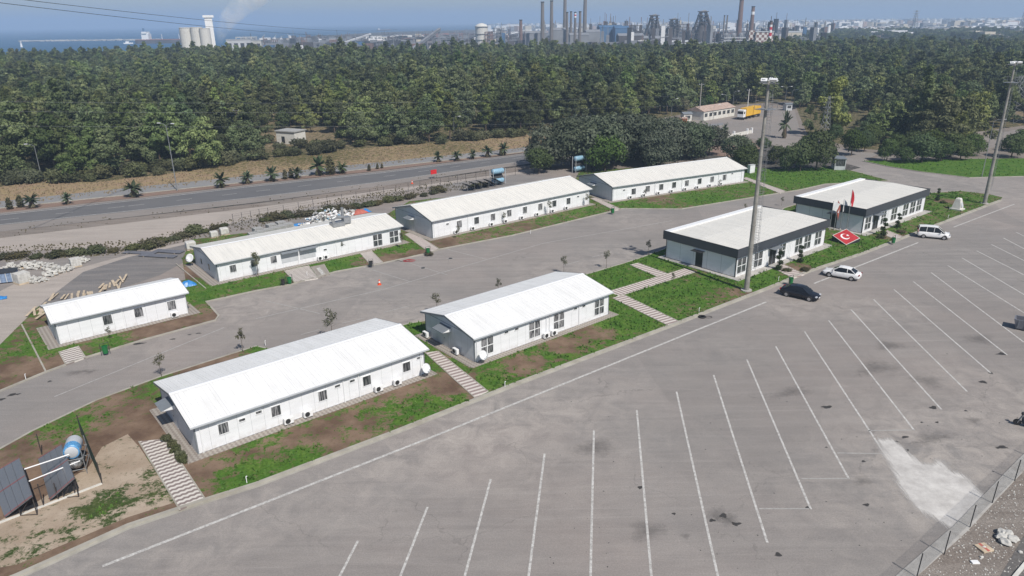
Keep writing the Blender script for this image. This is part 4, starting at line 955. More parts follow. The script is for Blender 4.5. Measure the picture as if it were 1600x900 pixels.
# scooter under a cover, lower right edge
p = G(1588,664); t = thing('motorcycle', 'motorcycle under a dark blue cover at the right edge, long shadow beside it', 'motorcycle', (p.x,p.y,.012), R(-25))
m = MB(); Mt = Matrix.Translation((0,0,.3)) @ Matrix.Rotation(PI/2,4,'X'); m.lathe([(.2,-.06),(.3,-.05),(.3,.05),(.2,.06)],18,0,Mt); m.build('wheel', M['rubber'], t)
m = MB(); Mt = Matrix.Translation((1.3,0,.3)) @ Matrix.Rotation(PI/2,4,'X'); m.lathe([(.2,-.07),(.3,-.06),(.3,.06),(.2,.07)],18,0,Mt); m.build('wheel', M['rubber'], t)
m = MB(); m.tube((0,-.09,.3),(.28,-.09,1.0),.035); m.tube((0,.09,.3),(.28,.09,1.0),.035); m.tube((.27,-.38,1.07),(.27,.38,1.07),.022); m.tube((.27,-.38,1.07),(.22,-.44,1.3),.015); m.tube((.27,.38,1.07),(.22,.44,1.3),.015); m.build('fork', M['galv'], t)
m = MB(); m.ico((.3,0,1.2),(.17,.16,.17),0,2); m.build('helmet', M['steel_dark'], t, smooth=True)
v = MB(); pr = [(.30,.13,.35,.95),(.55,.24,.30,.92),(.95,.28,.28,.82),(1.4,.30,.28,.86),(1.75,.22,.40,.92)]
M['cover'] = simple('navy_cover_fabric', (.035,.045,.06), .7, .4, 5)
vv = []; 
for x, hw, z0, z1 in pr: vv += [(x,-hw,z0),(x,-hw*.9,(z0+z1)/2),(x,-hw*.45,z1),(x,hw*.45,z1),(x,hw*.9,(z0+z1)/2),(x,hw,z0)]
ff_ = [(k*6+i,k*6+(i+1)%6,(k+1)*6+(i+1)%6,(k+1)*6+i) for k in range(4) for i in range(6)]+[(5,4,3,2,1,0),(24,25,26,27,28,29)]
v.add(vv, ff_); c = v.build('cover', M['cover'], t, smooth=True)
# skip container at the right edge
p = G(1603,515); t = thing('waste_skip', 'grey metal waste skip at the right edge of the lot', 'skip', (p.x,p.y,.012), R(-38))
m = MB(); m.add([(-1,-.7,.15),(1,-.7,.15),(1,.7,.15),(-1,.7,.15),(-1.3,-.8,1.25),(1.3,-.8,1.25),(1.3,.8,1.25),(-1.3,.8,1.25),(-1.2,-.7,1.25),(1.2,-.7,1.25),(1.2,.7,1.25),(-1.2,.7,1.25),(-.95,-.6,.3),(.95,-.6,.3),(.95,.6,.3),(-.95,.6,.3)],
      [(0,3,2,1),(0,1,5,4),(1,2,6,5),(2,3,7,6),(3,0,4,7),(4,5,9,8),(5,6,10,9),(6,7,11,10),(7,4,8,11),(8,9,13,12),(9,10,14,13),(10,11,15,14),(11,8,12,15),(12,13,14,15)])
m.build('body', M['sheet'], t)
for x in (-.8,0,.8): MB().box(x-.04,x+.04,-.83,-.76,.3,1.2).build('rib', M['grey_trim'], t)
for x in (-.8,.8):
    m = MB(); Mt = Matrix.Translation((x,-.6,.08)) @ Matrix.Rotation(PI/2,4,'X'); m.lathe([(.08,-.04),(.08,.04)],12,0,Mt); m.build('castor', M['rubber'], t)
# ------------------------------------------------------------------ bins, cone, tyre, drain covers
def bin_proto(mat, dark=False):
    t = thing('waste_bin', '', 'bin', (0,0,0), 0, 'plastic waste bins on the kerbs')
    m = MB(); m.lathe([(.20,.12),(.25,.75),(.27,.78),(.24,.78),(.18,.15)],12); m.build('body', M[mat], t)
    m = MB(); m.tube((-.34,0,0),(-.34,0,1.05),.025,None,6); m.tube((.34,0,0),(.34,0,1.05),.025,None,6); m.tube((-.34,0,1.05),(.34,0,1.05),.025,None,6); m.tube((-.34,0,.45),(-.22,0,.45),.02,None,5); m.tube((.34,0,.45),(.22,0,.45),.02,None,5)
    m.build('stand', M['steel_dark'], t); return t
bg_, bd = bin_proto('bin_green'), bin_proto('darkplastic')
bd.name = 'waste_basket'
for (px, py), lb in (((166,555),'green bin on a black stand at the kerb before the short three-window building'),((453,445),'green bin beside the dark basket near the wide striped entrance path'),((957,335),'green bin at the kerb end of the narrow path in the rear row'),((1235,446),'green bin behind the black sedan at the lot kerb'),((1395,382),'green bin at the kerb left of the white van'),((669,399),'green bin at the foot of the path between two rear buildings')):
    q = G(px,py); place(bg_, (q.x,q.y,.12), UA, lb, 1.25)
for (px, py), lb in (((443,447),'dark basket left of the green bin near the wide striped entrance path'),((580,418),'dark basket alone at the kerb right of the lawn square')):
    q = G(px,py); place(bd, (q.x,q.y,.12), UA, lb, 1.1)
q = G(593,445); t = thing('traffic_cone', 'orange traffic cone with white band standing alone on the inner road', 'traffic cone', (q.x,q.y,.012))
MB().box(-.25,.25,-.25,.25,0,.05).build('base', M['orange'], t); MB().lathe([(.19,.05),(.05,.78)],16).build('cone', M['orange'], t); MB().lathe([(.135,.34),(.10,.52)],16).build('band', M['white'], t)
q = G(1097,496); t = thing('tyre', 'black tyre lying flat on the lot by the kerb', 'tyre', (q.x,q.y,.012))
MB().lathe([(.30,0),(.42,.0),(.48,.08),(.42,.18),(.30,.18),(.26,.09),(.30,0)],24).build('carcass', M['rubber'], t)
m = MB(); m.path([(.45*math.cos(a)+.75,.3*math.sin(a),.03) for a in [PI*k/8 for k in range(17)]],.03,5); m.build('inner_tube', M['rubber'], t)
q = G(640,408); t = thing('hose_coil', 'coiled dark hose lying on the inner road by the kerb', 'hose', (q.x,q.y,.012))
m = MB()
for k in range(4): m.path([((.5+.09*k)*math.cos(a)+.2*k-.5,(.4+.05*k)*math.sin(a),.03+.03*k) for a in [PI*j/9 for j in range(19)]],.025,4)
m.build('coil', M['redbed'], t); m = MB(); m.path([(-.5,.1,.03),(-1.3,-.2,.03),(-1.7,.3,.03),(-2.2,0,.03)],.03,5); m.build('loose_end', M['rubber'], t)
for (px, py), lb in (((704,404),'round dark manhole cover in the inner road, right one'),((661,419),'round dark manhole cover in the inner road, left one')):
    q = G(px,py); t = thing('manhole_cover', lb, 'manhole cover', (q.x,q.y,.012)); MB().lathe([(.42,0),(.42,.02)],20).build('frame', M['concrete'], t); MB().lathe([(.34,.021),(.34,.03)],20).build('lid', M['steel_dark'], t)
for (px, py), lb in (((386,756),'small white marker post at the lot kerb before the nearest building'),((789,606),'small white marker post at the lot kerb right of the middle path'),((1092,489),'small white marker post on the big lawn by the kerb'),((1216,440),'small white marker post on the lawn by the green bin'),((41,594),'small white marker post by the inner road kerb, far left'),((1481,342),'small white marker post near the stone monument'),((415,541),'small white marker post on the lawn corner behind the nearest building'),((480,432),'small white marker post beside the lawn square in the rear row'),((1400,373),'small white marker post by the path left of the white van'),((829,366),'small white marker post by the inner road kerb in the rear row')):
    q = G(px,py); t = thing('marker_post', lb, 'marker post', (q.x,q.y,.1)); MB().tube((0,0,0),(0,0,.55),.035,None,8).build('pipe', M['white'], t); MB().tube((0,0,.55),(.08,0,.62),.045,None,8).build('cap', M['white'], t)
# ------------------------------------------------------------------ flag bed, flagpoles, monument, booth
q = [G(a,b,z) for (a,b),z in zip([(1301,368),(1322,358.5),(1343,373),(1322,383)],[.2,2.0,1.6,.1])]
p0 = G(1300,372).xy; p1 = G(1322,383).xy; t = thing('sloping_flag_bed', 'sloping red bed with white crescent and star on the lawn between the office buildings', 'flag display', (p1.x,p1.y,.1), 0)
# slope tilted to the front, rectangular in plan
e1 = (G(1343,374).xy-p1); lgt = 5.2; ux = Vector((math.cos(R(20)),math.sin(R(20)))); 
def flagpt(u, v, dz=0):
    a = G(1322,383,.15); b = G(1344,372.5,.7); c = G(1300.5,368,1.0); d = c+(b-a)
    return a+(b-a)*u+(c-a)*v+Vector((0,0,dz))
T0 = Vector((p1.x,p1.y,.1))
m = MB(); cs = [flagpt(u,v)-T0 for u,v in ((0,0),(1,0),(1,1),(0,1))]; nn = (cs[1]-cs[0]).cross(cs[3]-cs[0]).normalized()
bot = [Vector((c.x,c.y,-.05)) for c in cs]; m.add(cs+bot, [(4,7,6,5),(0,1,5,4),(1,2,6,5),(2,3,7,6),(3,0,4,7),(0,3,2,1) if nn.z<0 else (0,1,2,3)]); m.build('base', M['darkpaint'], t)
def onflag(pts, dz, mi='white', nm='emblem'):
    m = MB(); a = [flagpt(u,v)+nn*(dz if nn.z>0 else -dz)-T0 for u,v in pts]; b_ = [flagpt(u,v)-T0+nn*(.005 if nn.z>0 else -.005) for u,v in pts]; k = len(a)
    m.add(a+b_, [list(range(k)),list(range(2*k-1,k-1,-1))]+[(i,(i+1)%k,k+(i+1)%k,k+i) for i in range(k)]); return m.build(nm, M[mi], t)
onflag([(.03,.03),(.97,.03),(.97,.97),(.03,.97)], .03, 'redbed', 'red_field')
for a in (((0,0),(1,0),(1,.025),(0,.025)),((0,.975),(1,.975),(1,1),(0,1)),((0,.03),(.025,.03),(.025,.97),(0,.97)),((.975,.03),(1,.03),(1,.97),(.975,.97))): onflag(a,.06,'whiteconc','edging')
S_l = (flagpt(1,0)-flagpt(0,0)).length; S_w = (flagpt(0,1)-flagpt(0,0)).length
def em(pts): return [(.46+x/S_l*min(S_l,S_w)*1.0, .55+y/S_w*min(S_l,S_w)*1.0) for x,y in pts]
# crescent opening towards the right of the flag (along u), star at its mouth
out = [(.25*math.cos(a),.25*math.sin(a)) for a in [R(38+ (322-38)*k/22) for k in range(23)]]; inn = [(.065+.20*math.cos(a),.20*math.sin(a)) for a in [R(310-(310-50)*k/22) for k in range(23)]]
onflag(em(out+inn), .05)
star = [( .215+(.10 if k%2==0 else .04)*math.cos(PI+PI*k/5), (.10 if k%2==0 else .04)*math.sin(PI+PI*k/5)) for k in range(10)]
onflag(em(star), .05)
M['emblemwhite'] = M['white']
def flagpole(px, py, top, mat, lb, wd, ht, droop):
    q = G(px,py); h = Hz(q, top)
    t = thing('flagpole', lb, 'flagpole', (q.x,q.y,.1)); MB().tube((0,0,0),(0,0,h),.06,.035,8).build('pole', M['galv'], t); MB().lathe([(.12,0),(.12,.25)],10).build('footing', M['concrete'], t)
    m = MB(); n = 10; k = 8; v = []
    for i in range(n+1):
        for j in range(k+1):
            u = j/k; s = i/n; fall = droop*u*u
            v.append((u*wd*(1-.35*s*droop)*.8, .14*math.sin(u*7+s*3)*u, h-.1-s*ht-fall*ht*.9))
    m.add(v, [(i*(k+1)+j,i*(k+1)+j+1,(i+1)*(k+1)+j+1,(i+1)*(k+1)+j) for i in range(n) for j in range(k)])
    f = m.build('flag', M[mat], t, smooth=True); f.rotation_euler = (0,0,R(-10)); return t, h
flagpole(1296,360,315,'flagwhite','leftmost flagpole, white flag spread wide before the office building',1.5,1.5,.35)
flagpole(1303,360,314,'flagorange','flagpole with a narrow faded red and white flag, second from the left',.7,2.0,.8)
flagpole(1312,360,312,'flagwhite','flagpole with a drooping white flag, third from the left',.9,2.0,.6)
t_, h_ = flagpole(1322,362,297,'flagred','tallest flagpole with a hanging red flag, rightmost of four',.7,2.1,.9)
q = G(1495,328); t = thing('stone_monument', 'small white tapering stone monument on the grass before the far mast', 'monument', (q.x,q.y,.1), UA)
MB().add([(-.75,-.75,.25),(.75,-.75,.25),(.75,.75,.25),(-.75,.75,.25),(-.42,-.42,2.0),(.42,-.42,2.0),(.42,.42,2.0),(-.42,.42,2.0),(-.25,-.25,2.2),(.25,-.25,2.2),(.25,.25,2.2),(-.25,.25,2.2)],[(0,1,5,4),(1,2,6,5),(2,3,7,6),(3,0,4,7),(4,5,9,8),(5,6,10,9),(6,7,11,10),(7,4,8,11),(8,9,10,11)]).build('body', M['whiteconc'], t)
MB().box(-1.0,1.0,-1.0,1.0,0,.25).build('plinth', M['whiteconc'], t)
MB().add([(-.45,-.86,.6),(.45,-.86,.6),(.38,-.62,1.4),(-.38,-.62,1.4),(-.45,-.80,.6),(.45,-.80,.6),(.38,-.56,1.4),(-.38,-.56,1.4)],[(0,1,2,3),(4,7,6,5),(0,4,5,1),(1,5,6,2),(2,6,7,3),(3,7,4,0)]).build('plaque', M['lightgrey'], t)
q = G(1309,264); t = thing('guard_booth', 'small guard booth with dark windows and flat roof beside the entry road', 'guard booth', (q.x,q.y,.05), R(78))
m = MB(); m.box(-1.9,1.9,-1.2,1.2,0,.95); m.build('body', M['lightgrey'], t)
for a,b_ in ((-1.9,-1.2),(1.75,-1.2),(-1.9,1.05),(1.75,1.05),(-.08,-1.2),(-.08,1.05)): MB().box(a,a+.15,b_,b_+.15,.95,2.6).build('corner_post', M['lightgrey'], t)
for a in ((-1.75,-.08,-1.15,-1.12),(.07,1.75,-1.15,-1.12),(-1.75,-.08,1.12,1.15),(.07,1.75,1.12,1.15),(-1.85,-1.82,-1.05,1.05),(1.82,1.85,-1.05,1.05)): MB().box(a[0],a[1],a[2],a[3],.95,2.6).build('window', M['glass'], t)
MB().box(-2.05,2.05,-1.35,1.35,2.6,2.75).build('roof', M['grey_trim'], t)
q = G(1173,271); t = thing('electric_cabinet', 'white electric cabinet standing right of the farthest prefab building', 'cabinet', (q.x,q.y,.1), R(30)); MB().box(-.8,.8,-.4,.4,.1,1.9).build('body', M['wall'], t, bevel=.02); MB().box(-.85,.85,-.45,.45,1.9,1.98).build('lid', M['lightgrey'], t); MB().box(-.7,.7,-.35,.35,0,.1).build('plinth', M['concrete'], t)
M['tankblue'] = simple('blue_printed_band', (.10,.30,.55), .4, .5, 9)
# ------------------------------------------------------------------ solar water heating frames at the lower left
def hull(m, pts_top, th):   # thin slab from 4 points
    a = [Vector(p) for p in pts_top]; n = (a[1]-a[0]).cross(a[3]-a[0]).normalized(); b_ = [p-n*th for p in a]
    m.add(a+b_, [(0,1,2,3),(7,6,5,4),(0,4,5,1),(1,5,6,2),(2,6,7,3),(3,7,4,0)])
def solar(lo0, lo1, hi0, hi1, zlo, zhi, label):
    A0, A1, B0, B1 = G(*lo0,zlo), G(*lo1,zlo), G(*hi0,zhi), G(*hi1,zhi)      # low edge far/near, high edge far/near
    t = thing('solar_collector', label, 'solar collector', (A1.x,A1.y,.1), 0, 'solar collector frames'); o = Vector((A1.x,A1.y,.1))
    f = lambda u, v: (A1.lerp(A0,v)).lerp(B1.lerp(B0,v),u)-o
    for k in range(4):
        u0, u1 = k/4+.006, (k+1)/4-.006
        m = MB(); hull(m, [f(u0,0),f(u1,0),f(u1,1),f(u0,1)], .09); pn = m.build('panel', M['solarglass'], t)
        for v in (0,.5,.98):
            m = MB(); c = [f(u0,v),f(u1,v),f(u1,v+.02),f(u0,v+.02)]; hull(m, [p+Vector((0,0,.02)) for p in c], .02); m.build('frame_bar', M['rust'], pn)
    for v in (.06,.5,.94):
        m = MB(); a, b, c = f(1,v), f(.5,v), f(0,v); dn = Vector((0,0,-.12))
        m.tube(c+dn,a+dn,.035); m.tube(a+dn,Vector((a.x,a.y,0)),.04); m.tube(b+dn,Vector((b.x,b.y,0)),.035); m.tube(Vector((b.x,b.y,.1)),a+dn,.03); m.tube(Vector((b.x,b.y,.06)),Vector((a.x,a.y,.06)),.03); m.build('support_frame', M['rustdark'], t)
    return t
M['solarglass'] = glassmat('solar_collector_glass', (.13,.14,.16), (.15,.155,.17)); M['solarglass'].node_tree.nodes['Principled BSDF'].inputs['Roughness'].default_value = .3
M['rust'] = simple('red_primer_bar', (.25,.10,.10), .7, .2); M['rustdark'] = simple('dark_rusty_steel', (.05,.042,.038), .8, .3, 4)
solar((59,716),(77,781),(95,694),(116,747),.3,2.0,'tilted grey solar collector panel, right one of the two')
solar((-18,742),(7,808),(29,715),(50,775),.3,2.0,'tilted grey solar collector panel cut by the left picture edge')
q = G(124,733); t = thing('hot_water_tank', 'silver water tank with blue front lying on a steel frame behind the collectors', 'water tank', (q.x,q.y,.1), R(-68))
m = MB(); Mt = Matrix.Translation((0,0,2.35)) @ Matrix.Rotation(PI/2,4,'Y'); m.lathe([(.05,-.95),(.45,-.93),(.66,-.82),(.70,-.7),(.70,1.0),(.68,1.15),(.45,1.28),(.05,1.3)],24,0,Mt); m.build('tank', M['lightgrey'], t, smooth=True)
m = MB(); Mt = Matrix.Translation((1.02,0,2.35)) @ Matrix.Rotation(PI/2,4,'Y'); m.lathe([(.715,-.62),(.715,-.05),(.69,.14),(.62,.2)],24,0,Mt); m.build('blue_band', M['tankblue'], t); t.scale = (.86,.86,.9)
m = MB(); m.ico((.2,0,1.0),(1.0,.65,.75),0,3,.06); m.build('foil_insulation', simple('crumpled_foil', (.42,.43,.45), .35, .35, 5, .6), t)
m = MB()
for s in (-1.3,1.3):
    for e in (-.85,.85): m.tube((s,e,0),(s*.9,e*.85,2.6),.045)
    m.tube((s*.95,-.8,1.6),(s*.95,.8,1.6),.04); m.tube((s*.95,-.8,.5),(s*.95,.8,.5),.04)
for e in (-.8,.8): m.tube((-1.3,e,1.6),(1.3,e,1.6),.04); m.tube((-1.3,e,.5),(1.3,e,.5),.04)
m.build('stand', M['galv'], t)
t = thing('pipe_run', 'two white pipes joining the solar collectors to the silver tank', 'pipe', (G(90,740).x,G(90,740).y,.1))
T1 = Vector(t.location)
for a, b_ in (((38,733,2.2),(108,710,2.3)),((45,752,1.6),(125,720,1.6))):
    MB().tube(G(*a)-T1,G(*b_)-T1,.05,None,8).build('pipe', M['white'], t)
t = thing('plot_fence', 'green mesh fence on dark posts around the solar collector plot', 'fence', (G(160,758).x,G(160,758).y,0), 0); T1 = Vector(t.location)
pl = [G(-40,835),G(69,793),G(160,758),G(128,681),G(66,712),G(-20,750)]
for i, a in enumerate(pl):
    MB().tube(a-T1,a-T1+Vector((0,0,2.1)),.04,None,6).build('post', M['rustdark'], t)
for a in (G(118,774), G(92,784)): MB().tube(a-T1,a-T1+Vector((0,0,1.7)),.04,None,6).build('post', M['rustdark'], t)
a, b_ = pl[2]-T1, pl[3]-T1; m = MB(); m.add([a+Vector((0,0,.1)),b_+Vector((0,0,.1)),b_+Vector((0,0,2.0)),a+Vector((0,0,2.0))],[(0,1,2,3)]); m.build('mesh', simple('green_shade_net', (.03,.08,.05), .8, .2), t)
ribbon('plot_kerb', [p.xy for p in pl[:3]], .14, .08, .22, M['whiteconc'])
# ------------------------------------------------------------------ yard clutter: timber, sheets, stone pallets, tanks
planks = []
PG = 'sawn planks in the pile behind the short building'
pp = None
for i in range(34):
    px, py = random.choice([(random.uniform(45,75),random.uniform(478,497)),(random.uniform(80,115),random.uniform(462,476)),(random.uniform(115,150),random.uniform(455,466)),(random.uniform(150,200),random.uniform(447,452))])
    if i < 7: px, py = 160+6*i, 452-2.6*i
    q = G(px,py); L_ = random.uniform(1.6,3.0); a = heading((42,497),(54,477))+random.uniform(-.28,.28)
    if pp is None:
        pp = MB().box(-2,2,-.11,.11,0,.06).build('timber_plank', M['wood']); setp(pp, 'pale sawn timber plank in the loose pile behind the short building', 'plank', PG); o = pp
    else: o = pp.copy(); link(o)
    o.location = (q.x,q.y,.05+.04*(i%7)); o.rotation_euler = (random.uniform(-.06,.06),random.uniform(-.08,.08),a); o.scale = (L_/4,random.uniform(.8,1.6),random.uniform(.8,1.4))
for i,(c,l_,w_,lb) in enumerate((((219,396),5.4,1.2,'dark grey metal sheet lying leftmost in the yard'),((247,401),6.2,1.2,'long dark grey metal sheet lying in the middle of the yard'),((264,394),5.0,1.4,'dark grey metal sheet lying nearest the duct-roofed building'))):
    q = G(*c); t = thing('metal_sheet', lb, 'metal sheet', (q.x,q.y,.03), R(-8-3*i)); m = MB(); m.box(-l_/2,l_/2,-w_/2,w_/2,.12,.17)
    x = -w_/2+.1
    while x < w_/2-.05: m.box(-l_/2+.01,l_/2-.01,x,x+.05,.17,.2); x += .25
    m.build('sheet', M['sheet'], t)
    for s in (-.35,.3): MB().box(l_*s-.05,l_*s+.05,-w_/2,w_/2,0,.12).build('batten', M['wood'], t)
def stone_pile(mat, n, nm='stone_pallet', cat='stone stack'):
    t = thing(nm, '', cat, (0,0,0), 0, 'pallets and heaps of paving stones in the yard')
    m = MB(); rs = random.Random(n)
    for i in range(n):
        x, y = rs.gauss(0,.45), rs.gauss(0,.45); z = max(.1,.8-.5*(abs(x)+abs(y))+rs.uniform(-.25,.1)); Mt = Matrix.Translation((x,y,z)) @ Matrix.Rotation(rs.random()*3,4,'Z') @ Matrix.Rotation(rs.uniform(-.4,.4),4,'X')
        m.cbox((0,0,0),(rs.uniform(.25,.5),rs.uniform(.2,.35),rs.uniform(.12,.25)),0,Mt)
    b_ = m.build('stones', M[mat], t); MB().box(-.6,.6,-.6,.6,0,.12).build('pallet', M['wood'], t); return t
def neat_pallet(mat):
    t = thing('paver_pallet', '', 'stone stack', (0,0,0), 0, 'pallets and heaps of paving stones in the yard')
    m = MB(); rs = random.Random(5)
    for k in range(5):
        for i in range(4):
            for j in range(4): m.cbox((-.45+.3*i+rs.uniform(-.01,.01),-.45+.3*j,.24+.19*k),(.285,.285,.18))
    m.build('stones', M[mat], t); MB().box(-.62,.62,-.62,.62,0,.14).build('pallet', M['wood'], t); return t
sp1 = stone_pile('stone',46); sp2 = stone_pile('stone',30); np1 = neat_pallet('stone'); np2 = neat_pallet('greystone')
sites = [(18,420,sp1,1.05),(38,418,sp1,1.0),(52,418,sp2,1.2),(64,417,sp1,.9),(82,429,sp2,1.3),(78,419,sp2,1.0),(98,424,sp2,1.2),(106,420,sp1,.8),(119,416,np1,1.15),(130,409,sp2,1.0),(36,442,np1,1.4),(57,440,sp2,1.1),(70,439,sp1,.6)]
for i,(a,b_,pr,s) in enumerate(sites):
    q = G(a,b_); place(pr,(q.x,q.y,.02),random.random()*3,f'{ORD[i]} pale stone heap in the left yard',s)
for i,(a,b_) in enumerate([(397,376),(408,373),(419,370),(430,367),(441,364),(452,361),(404,368),(425,362),(440,358)]):
    q = G(a,b_); place(np2,(q.x,q.y,.02),R(38)+random.uniform(-.1,.1),f'{ORD[i]} grey paving stone pallet behind the duct-roofed building',1.25)
for (a,b_),lb,s in (((299,390),'greenish white wrapped pallet left of the duct-roofed building',1.25),((335,371),'white wrapped pallet behind the duct-roofed building, left of the pair',1.0),((351,367),'white wrapped pallet behind the duct-roofed building, right of the pair',1.15)):
    q = G(a,b_); t = thing('wrapped_pallet', lb, 'pallet', (q.x,q.y,.02), R(35)); t.scale = (s,s,s)
    m = MB(); m.box(-.6,.6,-.55,.55,.14,1.1); m.build('load', M['stone'], t, bevel=.14); MB().box(-.62,.62,-.6,.6,0,.14).build('pallet', M['wood'], t)
q = G(8,440); t = thing('waste_container', 'blue container with dark open top in the yard at the left edge', 'container', (q.x,q.y,.02), R(20))
MB().box(-1.6,1.6,-1,1,.15,1.5).build('body', simple('faded_blue_paint', (.19,.26,.38), .6, .3, 3), t); MB().box(-1.7,1.7,-1.1,1.1,1.503,1.62).build('rim', M['steel_dark'], t)
for x in (-1.1,-.3,.5,1.2): MB().box(x,x+.1,-1.07,-1.003,.15,1.5).build('rib', M['lightgrey'], t)
# rubbish heap behind the duct-roofed building: nobody could count it
m = MB(); rs = random.Random(3); RM = [M['white'],M['stone'],M['skyblue'],M['brick'],M['orange'],M['greystone']]
for i in range(520):
    k = rs.random(); px = 470+ 85*k + rs.gauss(0,6); py = 361-30*k+rs.gauss(0,3.4)
    q = G(px,py); hgt = max(0,1.8-abs(k-.45)*3.2)*rs.random(); Mt = Matrix.Translation((q.x,q.y,.1+hgt)) @ Matrix.Rotation(rs.random()*3,4,'Z') @ Matrix.Rotation(rs.uniform(-.7,.7),4,'X'); s = rs.uniform(.15,.6)
    m.cbox((0,0,0),(s,s*rs.uniform(.4,1),s*rs.uniform(.2,.7)),rs.choices(range(6),[8,5,.8,1.0,.15,3])[0],Mt)
o = m.build('rubbish_heap', RM); setp(o,'mixed heap of white and grey rubbish behind the duct-roofed building','rubbish heap',None,'stuff')
def tarp(px,py,mat,lb,sx,sy,h=.35):
    q = G(px,py); m = MB(); n = 8; v = []
    for i in range(n+1):
        for j in range(n+1):
            x, y = (i/n-.5)*2, (j/n-.5)*2; v.append((x*sx,y*sy,max(.03,h*(1-x*x)*(1-y*y)+random.uniform(-.05,.08))))
    m.add(v,[(i*(n+1)+j,(i+1)*(n+1)+j,(i+1)*(n+1)+j+1,i*(n+1)+j+1) for i in range(n) for j in range(n)])
    o = m.build('tarpaulin', M[mat]); o.location = (q.x,q.y,.03); o.rotation_euler = (0,0,R(35)); setp(o,lb,'tarpaulin')
tarp(462,353,'blue','blue tarpaulin spread beside the rubbish heap',2.6,.8); tarp(562,333,'flagorange','faded orange tarpaulin at the right end of the rubbish heap',1.6,1.1,.7); tarp(571,331,'blue','small blue tarpaulin touching the faded orange one',.9,.9,.6)
tarp(293,447,'blue','crumpled blue tarpaulin at the end of the short building roof',1.2,.7,.8); tarp(0,467,'blue','blue sheet on the ground at the left edge',.8,.6,.3)
# solar water tanks on stands behind the rear row
def tank_stand(px, py, lb, hgt=2.2):
    q = G(px,py); t = thing('solar_water_heater', lb, 'water heater', (q.x,q.y,.05), UA)
    for z in (hgt*.35, hgt+.7):
        m = MB(); Mt = Matrix.Translation((0,0,z)) @ Matrix.Rotation(PI/2,4,'Y'); m.lathe([(.1,-1.6),(.5,-1.5),(.6,-1.3),(.6,1.3),(.5,1.5),(.1,1.6)],16,0,Mt); m.build('tank', M['skyblue'], t, smooth=True)
    for x in (-1.7,1.7):
        for y in (-.6,.6): MB().tube((x,y,0),(x,y,hgt+1.2),.06,None,6).build('leg', M['lightgrey'], t)
    m = MB(); hull(m, [(-1.5,-.6,.8),(1.5,-.6,.8),(1.5,.5,hgt),(-1.5,.5,hgt)], .08); m.build('collector', M['darkpaint'], t)
tank_stand(778,288,'pale blue water heater tanks on a stand behind the central rear building'); tank_stand(905,269,'pale blue water heater tanks on a stand before the dark trees',2.6)
for i in range(5):
    q = G(733+11*i,298-2.2*i); t = thing('solar_array', f'dark solar panel in the row behind the central rear building, {ORD[i]} from left','solar panel',(q.x,q.y,.05),R(-50)+PI,'dark solar panels behind the rear row')
    m = MB(); hull(m, [(-1,-1.2,.3),(1,-1.2,.3),(1,1.2,1.7),(-1,1.2,1.7)], .08); m.build('panel', M['darkpaint'], t)
    [MB().tube((s,1,0),(s,1,1.5),.04,None,5).build('leg', M['galv'], t) for s in (-.8,.8)]; [MB().tube((s,-1,0),(s,-1,.4),.04,None,5).build('leg', M['galv'], t) for s in (-.8,.8)]
q = G(678,279); t = thing('warning_sign','small red sign board on thin legs beside the highway','sign',(q.x,q.y,.05),UA)
MB().box(-.8,.8,-.03,.03,1.0,2.0).build('board', M['red'], t); MB().tube((-.6,.05,0),(-.6,.05,2),.04,None,6).build('leg', M['galv'], t); MB().tube((.6,.05,0),(.6,.05,2),.04,None,6).build('leg', M['galv'], t)
q = G(644,287); t = thing('traffic_cone','small orange and white cone on the dusty track beside the highway','traffic cone',(q.x,q.y,.02)); t.scale = (1.0,1.0,1.0)
MB().box(-.25,.25,-.25,.25,0,.05).build('base', M['orange'], t); MB().lathe([(.19,.05),(.05,.78)],12).build('cone', M['orange'], t); MB().lathe([(.135,.34),(.10,.52)],12).build('band', M['white'], t)
q = G(196,270); t = thing('road_sign','small white sign board at the forest edge beside the highway','sign',(q.x,q.y,0),R(-60)); MB().box(-.5,.5,-.02,.02,1.5,2.1).build('board', M['white'], t); MB().tube((0,.04,0),(0,.04,2.1),.04,None,6).build('post', M['galv'], t)
# rear boundary fence
fp = [G(a,b).xy for a,b in [(365,350),(420,340),(512,322),(600,306),(675,294),(728,285),(790,276),(850,268)]]
t = thing('wire_fence','low wire fence with thin dark posts behind the rear row of buildings','fence',(fp[0].x,fp[0].y,0)); T1 = fp[0]
for i in range(len(fp)-1):
    for k in range(4):
        q = fp[i].lerp(fp[i+1],k/4)-T1; MB().tube((q.x,q.y,0),(q.x,q.y,1.9),.04,None,5).build('post', M['steel_dark'], t)
m = MB()
for z in (.5,1.0,1.45,1.85): m.path([(p.x-T1.x,p.y-T1.y,z) for p in fp],.012,3)
m.build('wire', M['steel_dark'], t)
